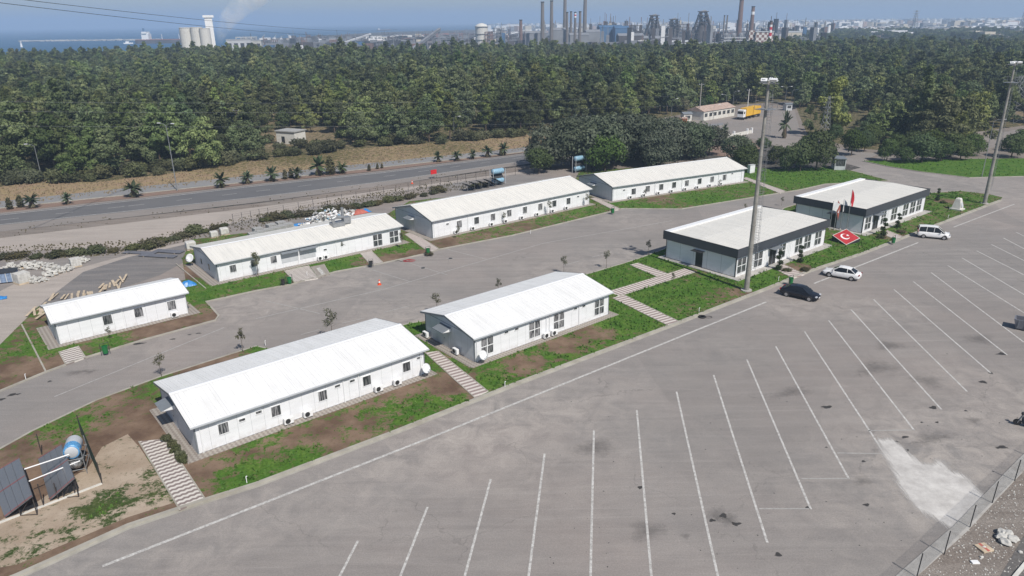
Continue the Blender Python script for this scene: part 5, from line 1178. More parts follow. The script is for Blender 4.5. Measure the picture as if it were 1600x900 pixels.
# ------------------------------------------------------------------ stony ground at the lower right
m = MB(); rs = random.Random(11)
for i in range(1500):
    k = rs.random(); a = ek[1].lerp(ek[3], k*1.25-.05)+nE*rs.uniform(.6,6.5); s = rs.uniform(.02,.07)*(1+2*(rs.random()<.04)); m.ico((a.x,a.y,.03+s*.3),(s,s*rs.uniform(.6,1),s*.6),0,1,.25)
setp(m.build('scattered_stones', M['stone']),'loose pale stones scattered along the fence at the lower right','stones',None,'stuff')
for i,(a,b_) in enumerate(((1565,842),(1574,838),(1570,850),(1580,845),(1566,836))):
    q = G(a,b_); m = MB(); m.ico((0,0,.16),(.42,.33,.25),0,2,.22); o = m.build('rock', M['stone']); o.location = (q.x,q.y,.03); o.rotation_euler = (0,0,i); setp(o,'jagged pale rock in the small pile beyond the concrete spill','rock','rocks beyond the concrete spill')
q = G(1537,858); t = thing('cardboard_box','flattened brown cardboard box on the stony ground outside the fence','box',(q.x,q.y,.04),R(15)); MB().box(-.42,.42,-.4,.4,0,.12).build('body', M['wood'], t, bevel=.01); MB().box(-.1,.1,-.405,.405,.121,.125).build('tape', M['flagorange'], t)
q = G(1523,880); o = MB().box(-.25,.25,-.16,.16,0,.1).build('white_block', M['white'],bevel=.02); o.location = (q.x,q.y,.04); setp(o,'small white block lying on the stony ground near the cardboard box','block')
# ------------------------------------------------------------------ trees
def crown_mesh(name, lobes, nleaf, size, mat, seed, up=0.35, aspect=1.5, inner=0.15):
    rg = np.random.default_rng(seed)
    L = np.array([l[:3] for l in lobes]); Rr = np.array([[l[3], l[3], l[3]*l[4]] for l in lobes])
    wgt = Rr[:,0]**2; wgt = wgt/wgt.sum(); k = rg.choice(len(lobes), int(nleaf*1.6), p=wgt)
    d = rg.normal(size=(len(k),3)); d[:,2] += up; d /= np.linalg.norm(d,axis=1)[:,None]
    rad = 0.80+0.34*rg.random(len(k))**1.5
    # bumpy lobes: radius modulated by direction so that the outline is uneven
    ph = rg.random((len(lobes),3))*6.28
    rad *= 1+0.16*np.sin(5*d[:,0]+ph[k,0])*np.sin(5*d[:,1]+ph[k,1])+0.12*np.sin(9*d[:,2]+ph[k,2])
    isin = rg.random(len(k)) < inner; rad[isin] *= 0.6
    p = L[k]+d*Rr[k]*rad[:,None]
    ok = np.ones(len(p), bool)
    for i in range(len(lobes)):
        q = (p-L[i])/Rr[i]; ok &= ~((np.linalg.norm(q,axis=1) < 0.66) & (k != i))
    p = p[ok][:nleaf]; d = d[ok][:nleaf]; n = len(p)
    nn = d+rg.normal(size=(n,3))*0.55; nn /= np.linalg.norm(nn,axis=1)[:,None]
    a = np.cross(nn, rg.normal(size=(n,3))); a /= np.linalg.norm(a,axis=1)[:,None]; b = np.cross(nn,a)
    s = size*(0.6+0.8*rg.random(n))[:,None]
    v = np.concatenate([p-a*s*aspect*.5, p-b*s*.38+nn*s*.1, p+a*s*aspect*.5, p+b*s*.38+nn*s*.1],axis=1).reshape(-1,3)
    f = np.arange(4*n).reshape(-1,4)
    me = bpy.data.meshes.new(name); me.vertices.add(len(v)); me.vertices.foreach_set('co', v.astype(np.float32).ravel())
    me.loops.add(4*n); me.loops.foreach_set('vertex_index', f.ravel().astype(np.int32))
    me.polygons.add(n); me.polygons.foreach_set('loop_start', np.arange(0,4*n,4).astype(np.int32)); me.polygons.foreach_set('loop_total', np.full(n,4,np.int32))
    me.update(calc_edges=True); me.materials.append(mat); return me
def trunk_mb(h, r, lean=(0,0), limbs=5, h0=.35, rad=3, seed=0):
    rs = random.Random(seed); m = MB(); pts = [(lean[0]*(k/5)**1.5, lean[1]*(k/5)**1.5, h*k/5) for k in range(6)]
    m.path(pts, [r*(1-.14*k) for k in range(6)], 7)
    for i in range(limbs):
        z = h*(h0+(.95-h0)*i/max(1,limbs)); a = rs.random()*6.28; l = rad*rs.uniform(.4,.85); x0, y0 = lean[0]*(z/h)**1.5, lean[1]*(z/h)**1.5
        m.path([(x0,y0,z),(x0+math.cos(a)*l*.5,y0+math.sin(a)*l*.5,z+l*.22),(x0+math.cos(a)*l,y0+math.sin(a)*l,z+l*.5)],[r*.42,r*.28,r*.12],5)
    return m
def pine_lobes(h, R_, rs, n=15):
    L = []; zs = rs.uniform(.14,.40); pw = rs.uniform(.9,2.2); ox, oy = rs.uniform(-.25,.25)*R_, rs.uniform(-.25,.25)*R_
    for i in range(n):
        t = (i+.5)/n; z = h*(zs+(.94-zs)*t)*rs.uniform(.93,1.05); rr = R_*(1.05-.85*t**pw)*rs.uniform(.25,1.05); a = i*2.4+rs.uniform(-.6,.6)
        L.append((math.cos(a)*rr+ox*t, math.sin(a)*rr+oy*t, z, R_*rs.uniform(.17,.38)*(1.15-.4*t), rs.uniform(.42,.8)))
    L.append((0,0,h*.95,R_*.22,1.0)); L.append((0,0,h*.62,R_*.42,1.1)); (L.append((0,0,h*.38,R_*.42,.9)) if zs < .3 else None); return L
PV = []
for i in range(9):
    rs = random.Random(40+i); h = (10,11.5,9,10,12.5,8.5,10.5,9.5,11)[i]; R_ = (3.9,3.1,4.7,3.6,2.8,4.3,3.4,5.0,3.9)[i]
    lobes = pine_lobes(h, R_, rs, rs.choice((20,24,29)))
    PV.append((crown_mesh('pine_crown', lobes, 4200, .36, M['pine'], i, .4, 1.5, .1), trunk_mb(9.2,.2,(rs.uniform(-.5,.5),rs.uniform(-.5,.5)),7,.3,R_*.9,i)))
def tree_proto(name, label, cat, crown, trunk, group):
    t = thing(name, label, cat, (0,0,0), 0, group)
    c = bpy.data.objects.new('crown', crown); link(c); c.parent = t
    trunk.build('trunk', M['bark'], t); return t
def round_lobes(h, R_, rs, n=11, z0=.30):
    L = []
    for i in range(n):
        t = i/n; a = i*2.4+rs.uniform(-.4,.4); ph = rs.uniform(-.5,1.2); rr = R_*.62*math.cos(ph*.8)*rs.uniform(.7,1.05)
        L.append((math.cos(a)*rr, math.sin(a)*rr, h*(z0+.16)+math.sin(ph)*h*.30, R_*rs.uniform(.38,.52), rs.uniform(.75,.95)))
    L.append((0,0,h*.62,R_*.6,.95)); return L
# positions: jittered grid over the forest, thinned by distance; 300 showing largest become trees of their own
rs = random.Random(21); cand = []
fx = [p[0] for p in forest_poly]; fy = [p[1] for p in forest_poly]
clear = [(G(a,b).xy, r) for a,b,r in ((345,172,13),(425,213,13),(448,225,15),(490,188,7),(1560,180,16),(410,196,9),(480,236,10),(330,200,7),(30,255,6))]
spac = 7.0
y = min(fy)
while y < 700:
    x = -0.78*y-20
    while x < 0.80*y+30:
        q = Vector((x+rs.uniform(-.48,.48)*spac, y+rs.uniform(-.48,.48)*spac))
        if inpoly(q, forest_poly) and not any((q-c).length < r for c, r in clear):
            px, py = P((q.x,q.y,0))
            k = 0.5+0.5*math.sin(q.x*.021+1.3)*math.cos(q.y*.017+.4)+rs.uniform(-.25,.25)
            sc = (0.98+0.40*k)*rs.uniform(.62,1.25)
            gap = math.sin(q.x*.043+math.sin(q.y*.031)*2.1)*math.sin(q.y*.037+math.sin(q.x*.023)*1.7)
            if gap > .80 and q.y < 480 and rs.random() < .9: x += spac; continue
            if px < 750 and py < 120: sc *= 1.0+.12*rs.random()
            if 1200 < px < 1420 and py > 172: sc *= .62
            if 1225 < px < 1345 and 168 < py < 236: sc *= .55
            if 1268 < px < 1330 and 205 < py < 232: x += spac; continue
            cand.append((q, sc, px))
        x += spac
    y += spac
cand.sort(key=lambda c: c[0].length/c[1])
vis = [c for c in cand if -60 < c[2] < 1660]
near = vis[:300]; nearset = set(id(c) for c in near); rest = [c for c in cand if id(c) not in nearset]
protos = [tree_proto('pine_tree','dark green spreading pine in the front ranks of the forest','tree',PV[i][0],PV[i][1],'pine trees along the front of the forest') for i in range(9)]
prn = {}
for i, (q, sc, px) in enumerate(near):
    pr = protos[(i*5) % 9 if i >= 9 else i]; rz = rs.random()*6.28; s = (sc*rs.uniform(.9,1.1), sc*rs.uniform(.9,1.1), sc)
    if i < 9: pr.location = (q.x,q.y,-.05); pr.rotation_euler = (0,0,rz); pr.scale = s
    else: copy_thing(pr, (q.x,q.y,-.05), rz, None, s)
# the far forest: one mass of trees, instanced over its points
vc = bpy.data.collections.new('forest_tree_kinds')
for i in range(6):
    me = crown_mesh('pine_crown_far', pine_lobes((10,11.5,9,10,12,8.5)[i], (3.9,3.1,4.6,3.6,3.0,4.3)[i], random.Random(60+i), 20), 2000, .52, M['pine'], 90+i, .5, 1.5, .1)
    tb = trunk_mb(8,.2,(0,0),0); n0 = len(me.vertices)
    bm = bmesh.new(); bm.from_mesh(me)
    me.materials.append(M['bark'])
    vv = [bm.verts.new(p) for p in tb.v]
    for f in tb.f: 
        fc = bm.faces.new([vv[j] for j in f]); fc.material_index = 1
    bm.to_mesh(me); bm.free()
    vc.objects.link(bpy.data.objects.new('forest_tree_kind', me))
for i, (mt, R2, h2, sz) in enumerate((('bush',2.6,6.5,.42),('young',2.4,6.0,.42),('bush',2.2,3.2,.36))):
    me = crown_mesh('forest_shrub', round_lobes(h2, R2, random.Random(i+300), 10, .18), 1300, sz, M[mt], 130+i, .4, 1.3); vc.objects.link(bpy.data.objects.new('forest_tree_kind_other', me))
me = bpy.data.meshes.new('forest'); me.from_pydata([(c[0].x,c[0].y,-.05) for c in rest],[],[]); n = len(rest)
a = me.attributes.new('scl','FLOAT_VECTOR','POINT'); a.data.foreach_set('vector', [v for c in rest for v in (c[1]*rs.uniform(.92,1.12),)*3])
a = me.attributes.new('rot','FLOAT_VECTOR','POINT'); a.data.foreach_set('vector', [v for c in rest for v in (0,0,rs.random()*6.28)])
a = me.attributes.new('kindno','INT','POINT'); a.data.foreach_set('value', [(rs.randrange(6) if rs.random() < .84 else rs.choice((6,7,8))) for c in rest])
fo = bpy.data.objects.new('forest', me); link(fo); setp(fo, 'dense pine forest stretching from behind the highway to the industrial plain', 'forest', None, 'stuff')
ng = bpy.data.node_groups.new('scatter','GeometryNodeTree'); ng.interface.new_socket('Geometry',in_out='INPUT',socket_type='NodeSocketGeometry'); ng.interface.new_socket('Geometry',in_out='OUTPUT',socket_type='NodeSocketGeometry')
gi = ng.nodes.new('NodeGroupInput'); go = ng.nodes.new('NodeGroupOutput'); iop = ng.nodes.new('GeometryNodeInstanceOnPoints'); ci = ng.nodes.new('GeometryNodeCollectionInfo')
ci.inputs['Collection'].default_value = vc; ci.inputs['Separate Children'].default_value = True; ci.inputs['Reset Children'].default_value = True
def nat(nm, typ):
    x = ng.nodes.new('GeometryNodeInputNamedAttribute'); x.data_type = typ; x.inputs['Name'].default_value = nm; return x.outputs['Attribute']
ng.links.new(gi.outputs[0], iop.inputs['Points']); ng.links.new(ci.outputs[0], iop.inputs['Instance']); iop.inputs['Pick Instance'].default_value = True
ng.links.new(nat('kindno','INT'), iop.inputs['Instance Index']); ng.links.new(nat('rot','FLOAT_VECTOR'), iop.inputs['Rotation']); ng.links.new(nat('scl','FLOAT_VECTOR'), iop.inputs['Scale'])
ng.links.new(iop.outputs[0], go.inputs[0]); md = fo.modifiers.new('scatter','NODES'); md.node_group = ng
print('forest trees', len(cand), 'visible', len(vis))
# broadleaf group between the highway and the rear row
OV = []
for i in range(3):
    r2 = random.Random(i+5); OV.append(tree_proto('broadleaf_tree','','tree',crown_mesh('oak_crown',round_lobes(11,6.2,r2,15),6000,.50,M['oak'],i+20,.35,1.3),trunk_mb(7,.32,(0,0),8,.28,3.8,i),'dark round trees between the highway and the rear row'))
big = [(858,262,198,.95),(893,262,186,1.1),(935,262,184,1.15),(975,255,180,1.15),(1012,250,183,1.05),(1045,250,188,1.05),(1080,248,192,1.0),(1108,243,198,.85),(905,240,181,1.1),(950,238,178,1.1),(1000,236,180,1.0),(1050,234,184,1.0),(1025,262,205,.8),(1150,258,212,.7)]
for i,(a,b,tp,s) in enumerate(big):
    q = G(a,b); hh = Hz(q,tp)/10.6; place(OV[i%3] if i >= 3 else OV[i], (q.x,q.y,0), i*1.7, f'{ORD[i]} dark round tree of the group behind the farthest prefab building', (hh*1.05,hh*1.05,hh))
GV = tree_proto('round_tree','','tree',crown_mesh('round_crown',round_lobes(7,3.5,random.Random(9),12,.22),3600,.34,M['bush'],31,.3,1.3),trunk_mb(4.4,.18,(0,0),6,.3,2.2,4),None)
gl = [(842,271,226,'bright green round tree standing alone left of the dark tree group'),(945,268,202,'brighter green round tree before the dark tree group'),(1275,266,196,'green round tree left of the guard booth'),(1250,268,215,'small green round tree left of the guard booth, by the lawn'),(1232,268,222,'small green tree at the lawn corner left of the booth'),(1165,266,222,'green round tree behind the near floodlight mast'),(1330,243,196,'green tree behind the guard booth road'),(1385,252,212,'round olive tree at the upper lawn edge, left one'),(1412,255,226,'low green tree at the upper lawn edge, middle'),(1440,254,205,'wide green tree behind the upper lawn'),(1470,252,215,'green tree behind the upper lawn, right of the wide one'),(1500,250,212,'green tree left of the leaning white pole'),(1360,228,190,'leafy tree beyond the side road'),(1302,225,190,'leafy green tree right of the yellow green tree'),(1580,246,205,'bushy tree at the right edge above the lawn'),(1350,237,200,'leafy tree just right of the guard booth road bend'),(1398,243,205,'tree behind the low olive trees, left'),(1425,240,200,'tree behind the low olive trees, right'),(1455,243,198,'tall bushy tree behind the wide green tree'),(1484,246,203,'bushy tree behind the upper lawn, near the mast'),(1518,243,205,'bushy tree between the white pole and the side road'),(1192,236,212,'small tree on the red soil right of the dark group'),(1212,256,224,'round tree left of the booth, behind the near mast'),(1258,240,208,'tree at the edge of the truck yard'),(1600,238,196,'large tree cut by the right picture edge')]
for i,(a,b,tp,lb) in enumerate(gl):
    q = G(a,b); hh = Hz(q,tp)/6.9; k_ = .78 if 1225 < a < 1400 else 1.0; place(GV,(q.x,q.y,0),i*2.1,lb,(hh*k_,hh*k_,hh))
# tall yellow-green tree
q = G(1297,214); h = Hz(q,121); r2 = random.Random(2)
L = [(r2.uniform(-1.6,1.6)*(h/20), r2.uniform(-1.6,1.6), h*t, h*.075*(1.5-t*.6)*r2.uniform(.8,1.2), 1.15) for t in [.22,.3,.38,.45,.52,.58,.64,.7,.76,.82,.88,.93]]+[(3.2,0,h*.3,2,.9),(-3.5,0,h*.62,1.5,.8),(1.4,.5,h*.92,1.6,.9),(-1,0,h*.86,1.5,.9)]
t = tree_proto('poplar_tree','tall narrow yellow green tree rising above the dark trees near the side road','tree',crown_mesh('poplar_crown',L,6500,.55,M['lime'],77,.2,1.3),trunk_mb(h*.85,.3,(0,0),4,.3,2,3),None); t.location = (q.x,q.y,0)
# young street trees
YV = []
for i in range(3):
    r2 = random.Random(i+70); L = [(r2.uniform(-.35,.35),r2.uniform(-.35,.35),2.0+.22*k,r2.uniform(.25,.42),.9) for k in range(6)]
    YV.append(tree_proto('young_tree','','tree',crown_mesh('young_crown',L,300,.13,M['young'],i+50,.1,1.4,.4),trunk_mb(2.9,.035,(.05,.03),5,.55,.6,i),'young thin trees along the kerbs'))
yl = [(1012.5,400,374,'young tree casting its shadow at the rear corner of the near office building'),(947.5,420,390,'slim young tree on the round lawn behind the grid-window building'),(881,428,398,'young tree behind the right roof half of the grid-window building'),(779,462,434,'young tree just behind the ridge of the grid-window building'),(683,492,457,'young tree behind the left eave of the grid-window building'),(520,536,481,'young tree behind the roof middle of the nearest building'),(380,551,512,'young tree on the lawn corner behind the nearest building'),(253,590,552,'leaning young tree left of the nearest building roof'),(172,533,510,'bare young tree before the short three-window building'),(404,436,391,'young tree on the lawn before the duct-roofed building, left'),(537,399,376,'reddish young tree before the duct-roofed building, right'),(629,389,362,'leafy young tree at the right corner of the duct-roofed building'),(788,351,331,'young tree before the middle of the central rear building'),(859,338,313,'young tree before the right half of the central rear building'),(917,324,302,'young tree by the right end of the central rear building'),(1007,312,295,'young tree before the left half of the farthest prefab building'),(1124,293,280,'young tree before the right half of the farthest prefab building'),(1221,322,307,'bare young tree at the lawn corner behind the far office building'),(1051,447,425,'low young tree beside the path crossing on the big lawn'),(1164,332,318,'young tree behind the near office building roof'),(717,374,352,'thin young tree before the left window of the central rear building')]
for i,(a,b,tp,lb) in enumerate(yl):
    q = G(a,b); hh = max(.5,Hz(q,tp)/3.5); place(YV[i%3],(q.x,q.y,.08),i*1.3,lb,hh)
# spiral topiary
def topi():
    t = thing('topiary_tree','','topiary',(0,0,0),0,'dark cloud-pruned topiary trees by the office doors'); L = [(.0,0,.35,.42,.8),(.18,.05,1.0,.36,.7),(-.14,.05,1.65,.32,.7),(.08,0,2.25,.30,.85)]
    c = bpy.data.objects.new('crown', crown_mesh('topiary_crown',L,1100,.13,M['topiary'],12,.1,1.2,.3)); link(c); c.parent = t; MB().tube((0,0,0),(0,0,2.2),.05,None,6).build('trunk', M['bark'], t); return t
TP = topi()
for i,(a,b,tp,lb) in enumerate(((1216,423,393,'dark topiary tree left of the near office entrance path'),(1250,411,385,'dark topiary tree right of the near office entrance path'),(1380,369,342,'dark topiary tree left of the far office entrance path'),(1402,357,334,'dark topiary tree right of the far office entrance path'),(1464,314,295,'dark topiary tree in the round bed right of the far office'))):
    q = G(a,b); hh = Hz(q,tp)/2.5; place(TP,(q.x,q.y,.1),i*1.1,lb,(hh,hh,hh))
# median palms
def palm(seed):
    r2 = random.Random(seed); t = thing('palm_tree','','palm tree',(0,0,0),0,'small palms on the highway median')
    m = MB(); m.lathe([(.34,0),(.36,.3),(.30,.8),(.26,1.25),(.2,1.4)],10); m.build('trunk', M['bark'], t)
    def fronds(n, z, lo, hi, ln, wd):
        m = MB()
        for i in range(n):
            a = i*2.399+r2.uniform(-.2,.2); el = r2.uniform(lo,hi); p = Vector((0,0,z)); d = Vector((math.cos(a)*math.cos(el),math.sin(a)*math.cos(el),math.sin(el))); s = Vector((-math.sin(a),math.cos(a),0))
            pts = [p]; 
            for k in range(4): d = (d+Vector((0,0,-.22))).normalized(); p = p+d*ln/4; pts.append(p)
            ws = [.02,wd*.8,wd,wd*.8,.02]
            for k in range(4):
                for sg in (-1,1):
                    dr = Vector((0,0,-.12))
                    m.add([pts[k],pts[k+1],pts[k+1]+s*sg*ws[k+1]+dr*(ws[k+1]/wd),pts[k]+s*sg*ws[k]+dr*(ws[k]/wd)],[(0,1,2,3)])
        return m
    fronds(26,1.35,-.1,1.35,1.45,.24).build('fronds', M['palm'], t); fronds(14,1.0,-1.2,-.4,1.0,.2).build('dead_fronds', M['drybush'], t); return t
PM = [palm(1),palm(2)]
pms = [(51,324,303),(106,318,303),(210,307,283),(347,292,271),(387,286,268),(426,282,262),(465,278,261),(499,273,247),(535,270,253),(685,252,238),(714,250,235),(739,247,235),(762,244,228),(787,241,224)]
for i,(a,b,tp) in enumerate(pms):
    q = G(a,b+1); hh = Hz(q,tp)/2.3; place(PM[i%2],(q.x,q.y,.01),i*1.9,f'small palm on the red soil median, {ORD[i]} from the left',(hh*1.05,hh*1.05,hh))
for i,(a,b,tp,s) in enumerate(((1132,213,190,1),(1225,216,172,1.2))):
    q = G(a,b); hh = Hz(q,tp)/2.6; place(PM[i],(q.x,q.y,0),i,('palm beside the white wall near the truck yard','tall shaggy palm right of the truck yard')[i],(hh*.5,hh*.5,hh),'palms near the truck yard')
CY = tree_proto('cypress_shrub','','shrub',crown_mesh('cypress_crown',[(0,0,.5,.42,1.1),(0,0,1.1,.36,1.2),(0,0,1.6,.24,1.3)],500,.16,M['drybush'],8,.1,1.5,.3),trunk_mb(1.4,.05,(0,0),0),'small dark conical shrubs on the highway median')
for i,(a,b,tp) in enumerate(((16,326,308),(33,323,304),(446,279,264),(455,277,262),(517,272,243),(577,266,256),(590,263,255),(597,262,255),(783,242,231))):
    q = G(a,b+1); hh = Hz(q,tp)/1.95; place(CY,(q.x,q.y,.01),i,f'dark conical shrub on the median, {ORD[i]} from the left',(hh*1.2,hh*1.2,hh))
# bushes along the rear boundary and on the verge
TENS = ['','','twenty','thirty']
def ordw(i): return ORD[i] if i < 20 else TENS[(i+1)//10]+('-'+ORD[(i+1)%10-1] if (i+1)%10 else '')
M['scrub'] = leafmat('boundary_scrub', (0.070,0.080,0.035), (0.14,0.145,0.07), rnd=0.5)
BV = []
for i in range(3):
    r2 = random.Random(i+90); L = [(r2.uniform(-.8,.8),r2.uniform(-.5,.5),r2.uniform(.3,.8),r2.uniform(.4,.65),.8) for k in range(7)]
    t = thing('bush','','bush',(0,0,0),0,'bushes along the rear boundary'); c = bpy.data.objects.new('foliage', crown_mesh('bush_foliage',L,900,.17,[M['scrub'],M['drybush'],M['scrub']][i],i+60,.3,1.5,.3)); link(c); c.parent = t; BV.append(t)
bl = [(0,405),(28,403),(55,404),(80,402),(100,400),(125,398),(150,396),(175,394),(205,391),(228,388),(240,385),(255,380),(270,376),(285,371),(300,366),(318,363),(335,358),(350,355),(415,345),(430,343),(445,341),(460,340),(475,338),(490,336),(505,333),(540,330),(560,326),(575,322),(590,320),(605,316),(620,313),(640,310),(660,307),(675,303),(688,300),(520,330),(740,292),(760,290)]
for i,(a,b) in enumerate(bl):
    q = G(a+random.uniform(-3,3),b); s = random.uniform(.8,1.5)*(1.6 if a in (688,300) else 1)
    place(BV[i%3],(q.x,q.y,-.1),random.random()*3,ordw(i)+(' bush from the left in the boundary hedge, brownish' if i%3==1 else ' bush from the left in the boundary hedge, green'),(s*1.25,s*1.1,s*.72))
EDG = [(160,270,1.3),(300,262,1.6),(318,259,1.7),(395,249,1.3),(365,254,1.5),(450,243,1.2),(470,231,1.6),(505,235,1.5),(530,232,1.3),(620,225,1.7),(655,224,1.5),(735,219,1.6),(780,215,1.5),(598,228,1.4),(240,268,1.2),(90,279,1.3),(345,250,1.6),(400,235,1.7),(440,236,1.4),(340,240,1.5),(560,229,1.3),(690,221,1.4),(755,218,1.5),(800,214,1.5),(270,265,1.5),(385,228,1.3),(415,224,1.5)]
r9 = random.Random(12); fe = [(0,292),(60,283),(150,285),(290,268),(400,250),(560,232),(700,222),(820,212)]
for k in range(46):
    j = r9.choices(range(7), [2,3,4,4,4,3,3])[0]; u = r9.random(); EDG.append((fe[j][0]*(1-u)+fe[j+1][0]*u, fe[j][1]*(1-u)+fe[j+1][1]*u-r9.uniform(-2,9), r9.uniform(.9,2.0)))
for i,(a,b,s) in enumerate(EDG):
    q = G(a,b); copy_thing(BV[(i%2)*2],(q.x,q.y,0),i,'wild bush on the dry grass along the foot of the forest',(s*1.6,s*1.5,s*1.5),'wild bushes on the dry verge')
q = G(265,705); hb = [(262,690),(268,700),(274,709),(281,718),(288,724)]
for i,(a,b) in enumerate(hb):
    q = G(a,b); copy_thing(BV[0],(q.x,q.y,.08),i,f'{ORD[i]} hedge plant beside the long striped path, counted from the far end',(.42,.5,.6),'hedge plants beside the long path')
for i,(a,b,lb) in enumerate(((1228,424,'small plants in the stony bed left of the near office path'),(1258,424,'small plants in the stony bed right of the near office path'),(1375,373,'small plants in the bed left of the far office path'),(1408,364,'small plants in the bed right of the far office path'),(1475,318,'low plants in the round bed near the dark topiary'),(670,399,'dark plant at the foot of the path between two rear buildings, by the bin'))):
    q = G(a,b); copy_thing(BV[i%2],(q.x,q.y,.05),i,lb,(.7,.7,.4),'garden plants near the paths')
# ---- grass and weeds growing on the islands and the verge: uncountable
def tufts(name, label, regions, mat, size, thr, hmul=1.0):
    v = []; f = []
    for poly, cov, dens in regions:
        xs = [p[0] for p in poly]; ys = [p[1] for p in poly]; A = (max(xs)-min(xs))*(max(ys)-min(ys)); n = int(A*dens)
        pl = [tuple(p) for p in poly]
        for _ in range(n):
            x, y = random.uniform(min(xs),max(xs)), random.uniform(min(ys),max(ys))
            px, py = P((x,y,0))
            if px < -30 or px > 1630 or py > 930: continue
            c = cov(x,y)+.35*math.sin(x*1.3+math.sin(y*.9)*2)*math.sin(y*1.1)
            if c < thr or not inpoly((x,y), pl): continue
            if any(inpoly((x,y), pp_) for pp_ in PATHS): continue
            if any(0 < (q := b.Mi @ Vector((x,y,0))).x+1 < b.L+2 and 0 < q.y+1 < b.W+2 for b in BL): continue
            s = size*random.uniform(.6,1.5)*(.6+.5*c)
            for k in range(3):
                a = random.random()*6.28; ca, sa = math.cos(a), math.sin(a); z0 = .08 if mat == 'grassblade' else 0; n0 = len(v); w_ = s*.5
                lx, ly = random.uniform(-.5,.5)*s, random.uniform(-.5,.5)*s
                v += [(x-ca*w_,y-sa*w_,z0),(x+ca*w_,y+sa*w_,z0),(x+lx,y+ly,z0+s*hmul*random.uniform(.6,1.2))]; f.append((n0,n0+1,n0+2))
    me = bpy.data.meshes.new(name); me.from_pydata(v,[],f); me.update(); me.materials.append(M[mat]); o = bpy.data.objects.new(name,me); link(o); setp(o,label,'grass',None,'stuff'); print(name,len(f))
BL = [A,B,C_,D_,E_,F_,AD1,AD2]
p1 = [tuple(p) for p in G2(I1F+I1B)]; p2 = [tuple(p) for p in G2(I2F+I2B)]
m_scrub = blobs([(60,400,14,1),(200,392,16,1),(420,342,14,.9),(600,315,16,.9),(700,298,10,.8),(300,372,10,.9)], 0.25)
tufts('scrub','low dry scrub and weeds along the boundary strip behind the yard',[([tuple(p) for p in G2([(-60,392),(0,385),(212,376),(287,358),(512,314),(675,286),(740,280),(740,296),(675,302),(512,334),(300,375),(212,397),(0,410),(-60,416)])],m_scrub,3.0),([tuple(p) for p in G2([(0,358),(400,313),(800,258),(800,270),(400,324),(0,372)])],lambda x,y:.35,.8)],'drybush',.22,.42,.9)
tufts('grass_tufts','short green grass and weeds on the lawns around the buildings',[(p1,c1,5.0),(p2,c2,2.2),([tuple(p) for p in G2(NE)],lambda x,y:.85,1.0)],'grassblade',.20,.55)
tufts('dry_grass','dry yellow grass on the verge along the forest',[(verge_poly,lambda x,y:.75-vf(x,y)*.7,1.6)],'drygrass',.26,.42,1.1)
# ------------------------------------------------------------------ street lamps, poles, cables
def lamp(px, py, top, lb, arms=1, dirn=0.0, mat='galv', r=.09):
    q = G(px,py); h = Hz(q, top); t = thing('street_lamp', lb, 'street lamp', (q.x,q.y,0), dirn)
    MB().tube((0,0,0),(0,0,h),r,r*.5,8).build('pole', M[mat], t)
    for s in ((1,) if arms == 1 else (1,-1)):
        MB().path([(0,0,h-.1),(s*.6,0,h+.3),(s*1.6,0,h+.45)],.04,6).build('arm', M[mat], t)
        MB().cbox((s*1.85,0,h+.45),(.75,.28,.14)).build('lamp_head', M['lampwhite'], t)
    return t
lamp(277,298,196,'tall double-armed street lamp on the median, left part of the highway',2,R(-20),'galv',.12)
lamp(66,281,228,'street lamp at the dry verge near the left edge',1,PI,'galv',.11)
for a,b,tp,n,d,lb in ((710,219,184,1,0,'street lamp before the forest, above the small palms'),(995,181,158,1,0,'street lamp above the dark trees, left one'),(1049,179,156,1,0,'street lamp above the dark trees, right one'),(1114,188,165,1,0,'street lamp before the long low building'),(1145,166,144,1,0,'street lamp behind the long low building'),(1134,168,149,1,PI,'short street lamp left of the truck cab'),(1205,172,148,1,PI,'street lamp right of the yellow trailers'),(1225,174,137,2,0,'double-armed street lamp beyond the yellow trailers'),(1235,170,142,1,0,'street lamp right of the double-armed one'),(1365,154,128,2,0,'street lamp in the dark trees right of the yellow green tree'),(1534,277,189,1,R(-30),'leaning street lamp beside the far floodlight mast')):
    lamp(a,b,tp,lb,n,d)
def pole(a,b,tp,r,mat,lb):
    q = G(a,b); h = Hz(q,tp); t = thing('utility_pole',lb,'pole',(q.x,q.y,0)); MB().tube((0,0,0),(0,0,h),r,r*.7,8).build('shaft', M[mat], t); MB().tube((-.9,0,h-.5),(.9,0,h-.5),.06,None,6).build('crossarm', M['galv'], t)
    for x in (-.8,0,.8): MB().tube((x,0,h-.45),(x,0,h-.2),.06,.04,6).build('insulator', M['lampwhite'], t)
    return q, h
PA = pole(1092,188,130,.16,'concrete','tallest utility pole, left of the long low building');
pole(1168,167,139,.2,'whiteconc','white concrete pole behind the truck'); pole(1354,153,140,.2,'whiteconc','white concrete pole in the trees right of centre'); pole(1374,216,183,.22,'whiteconc','thick white concrete pole among the olive trees')
pole(376,226,170,.14,'bark','thin wooden pole in the forest gap left of the white ruin')
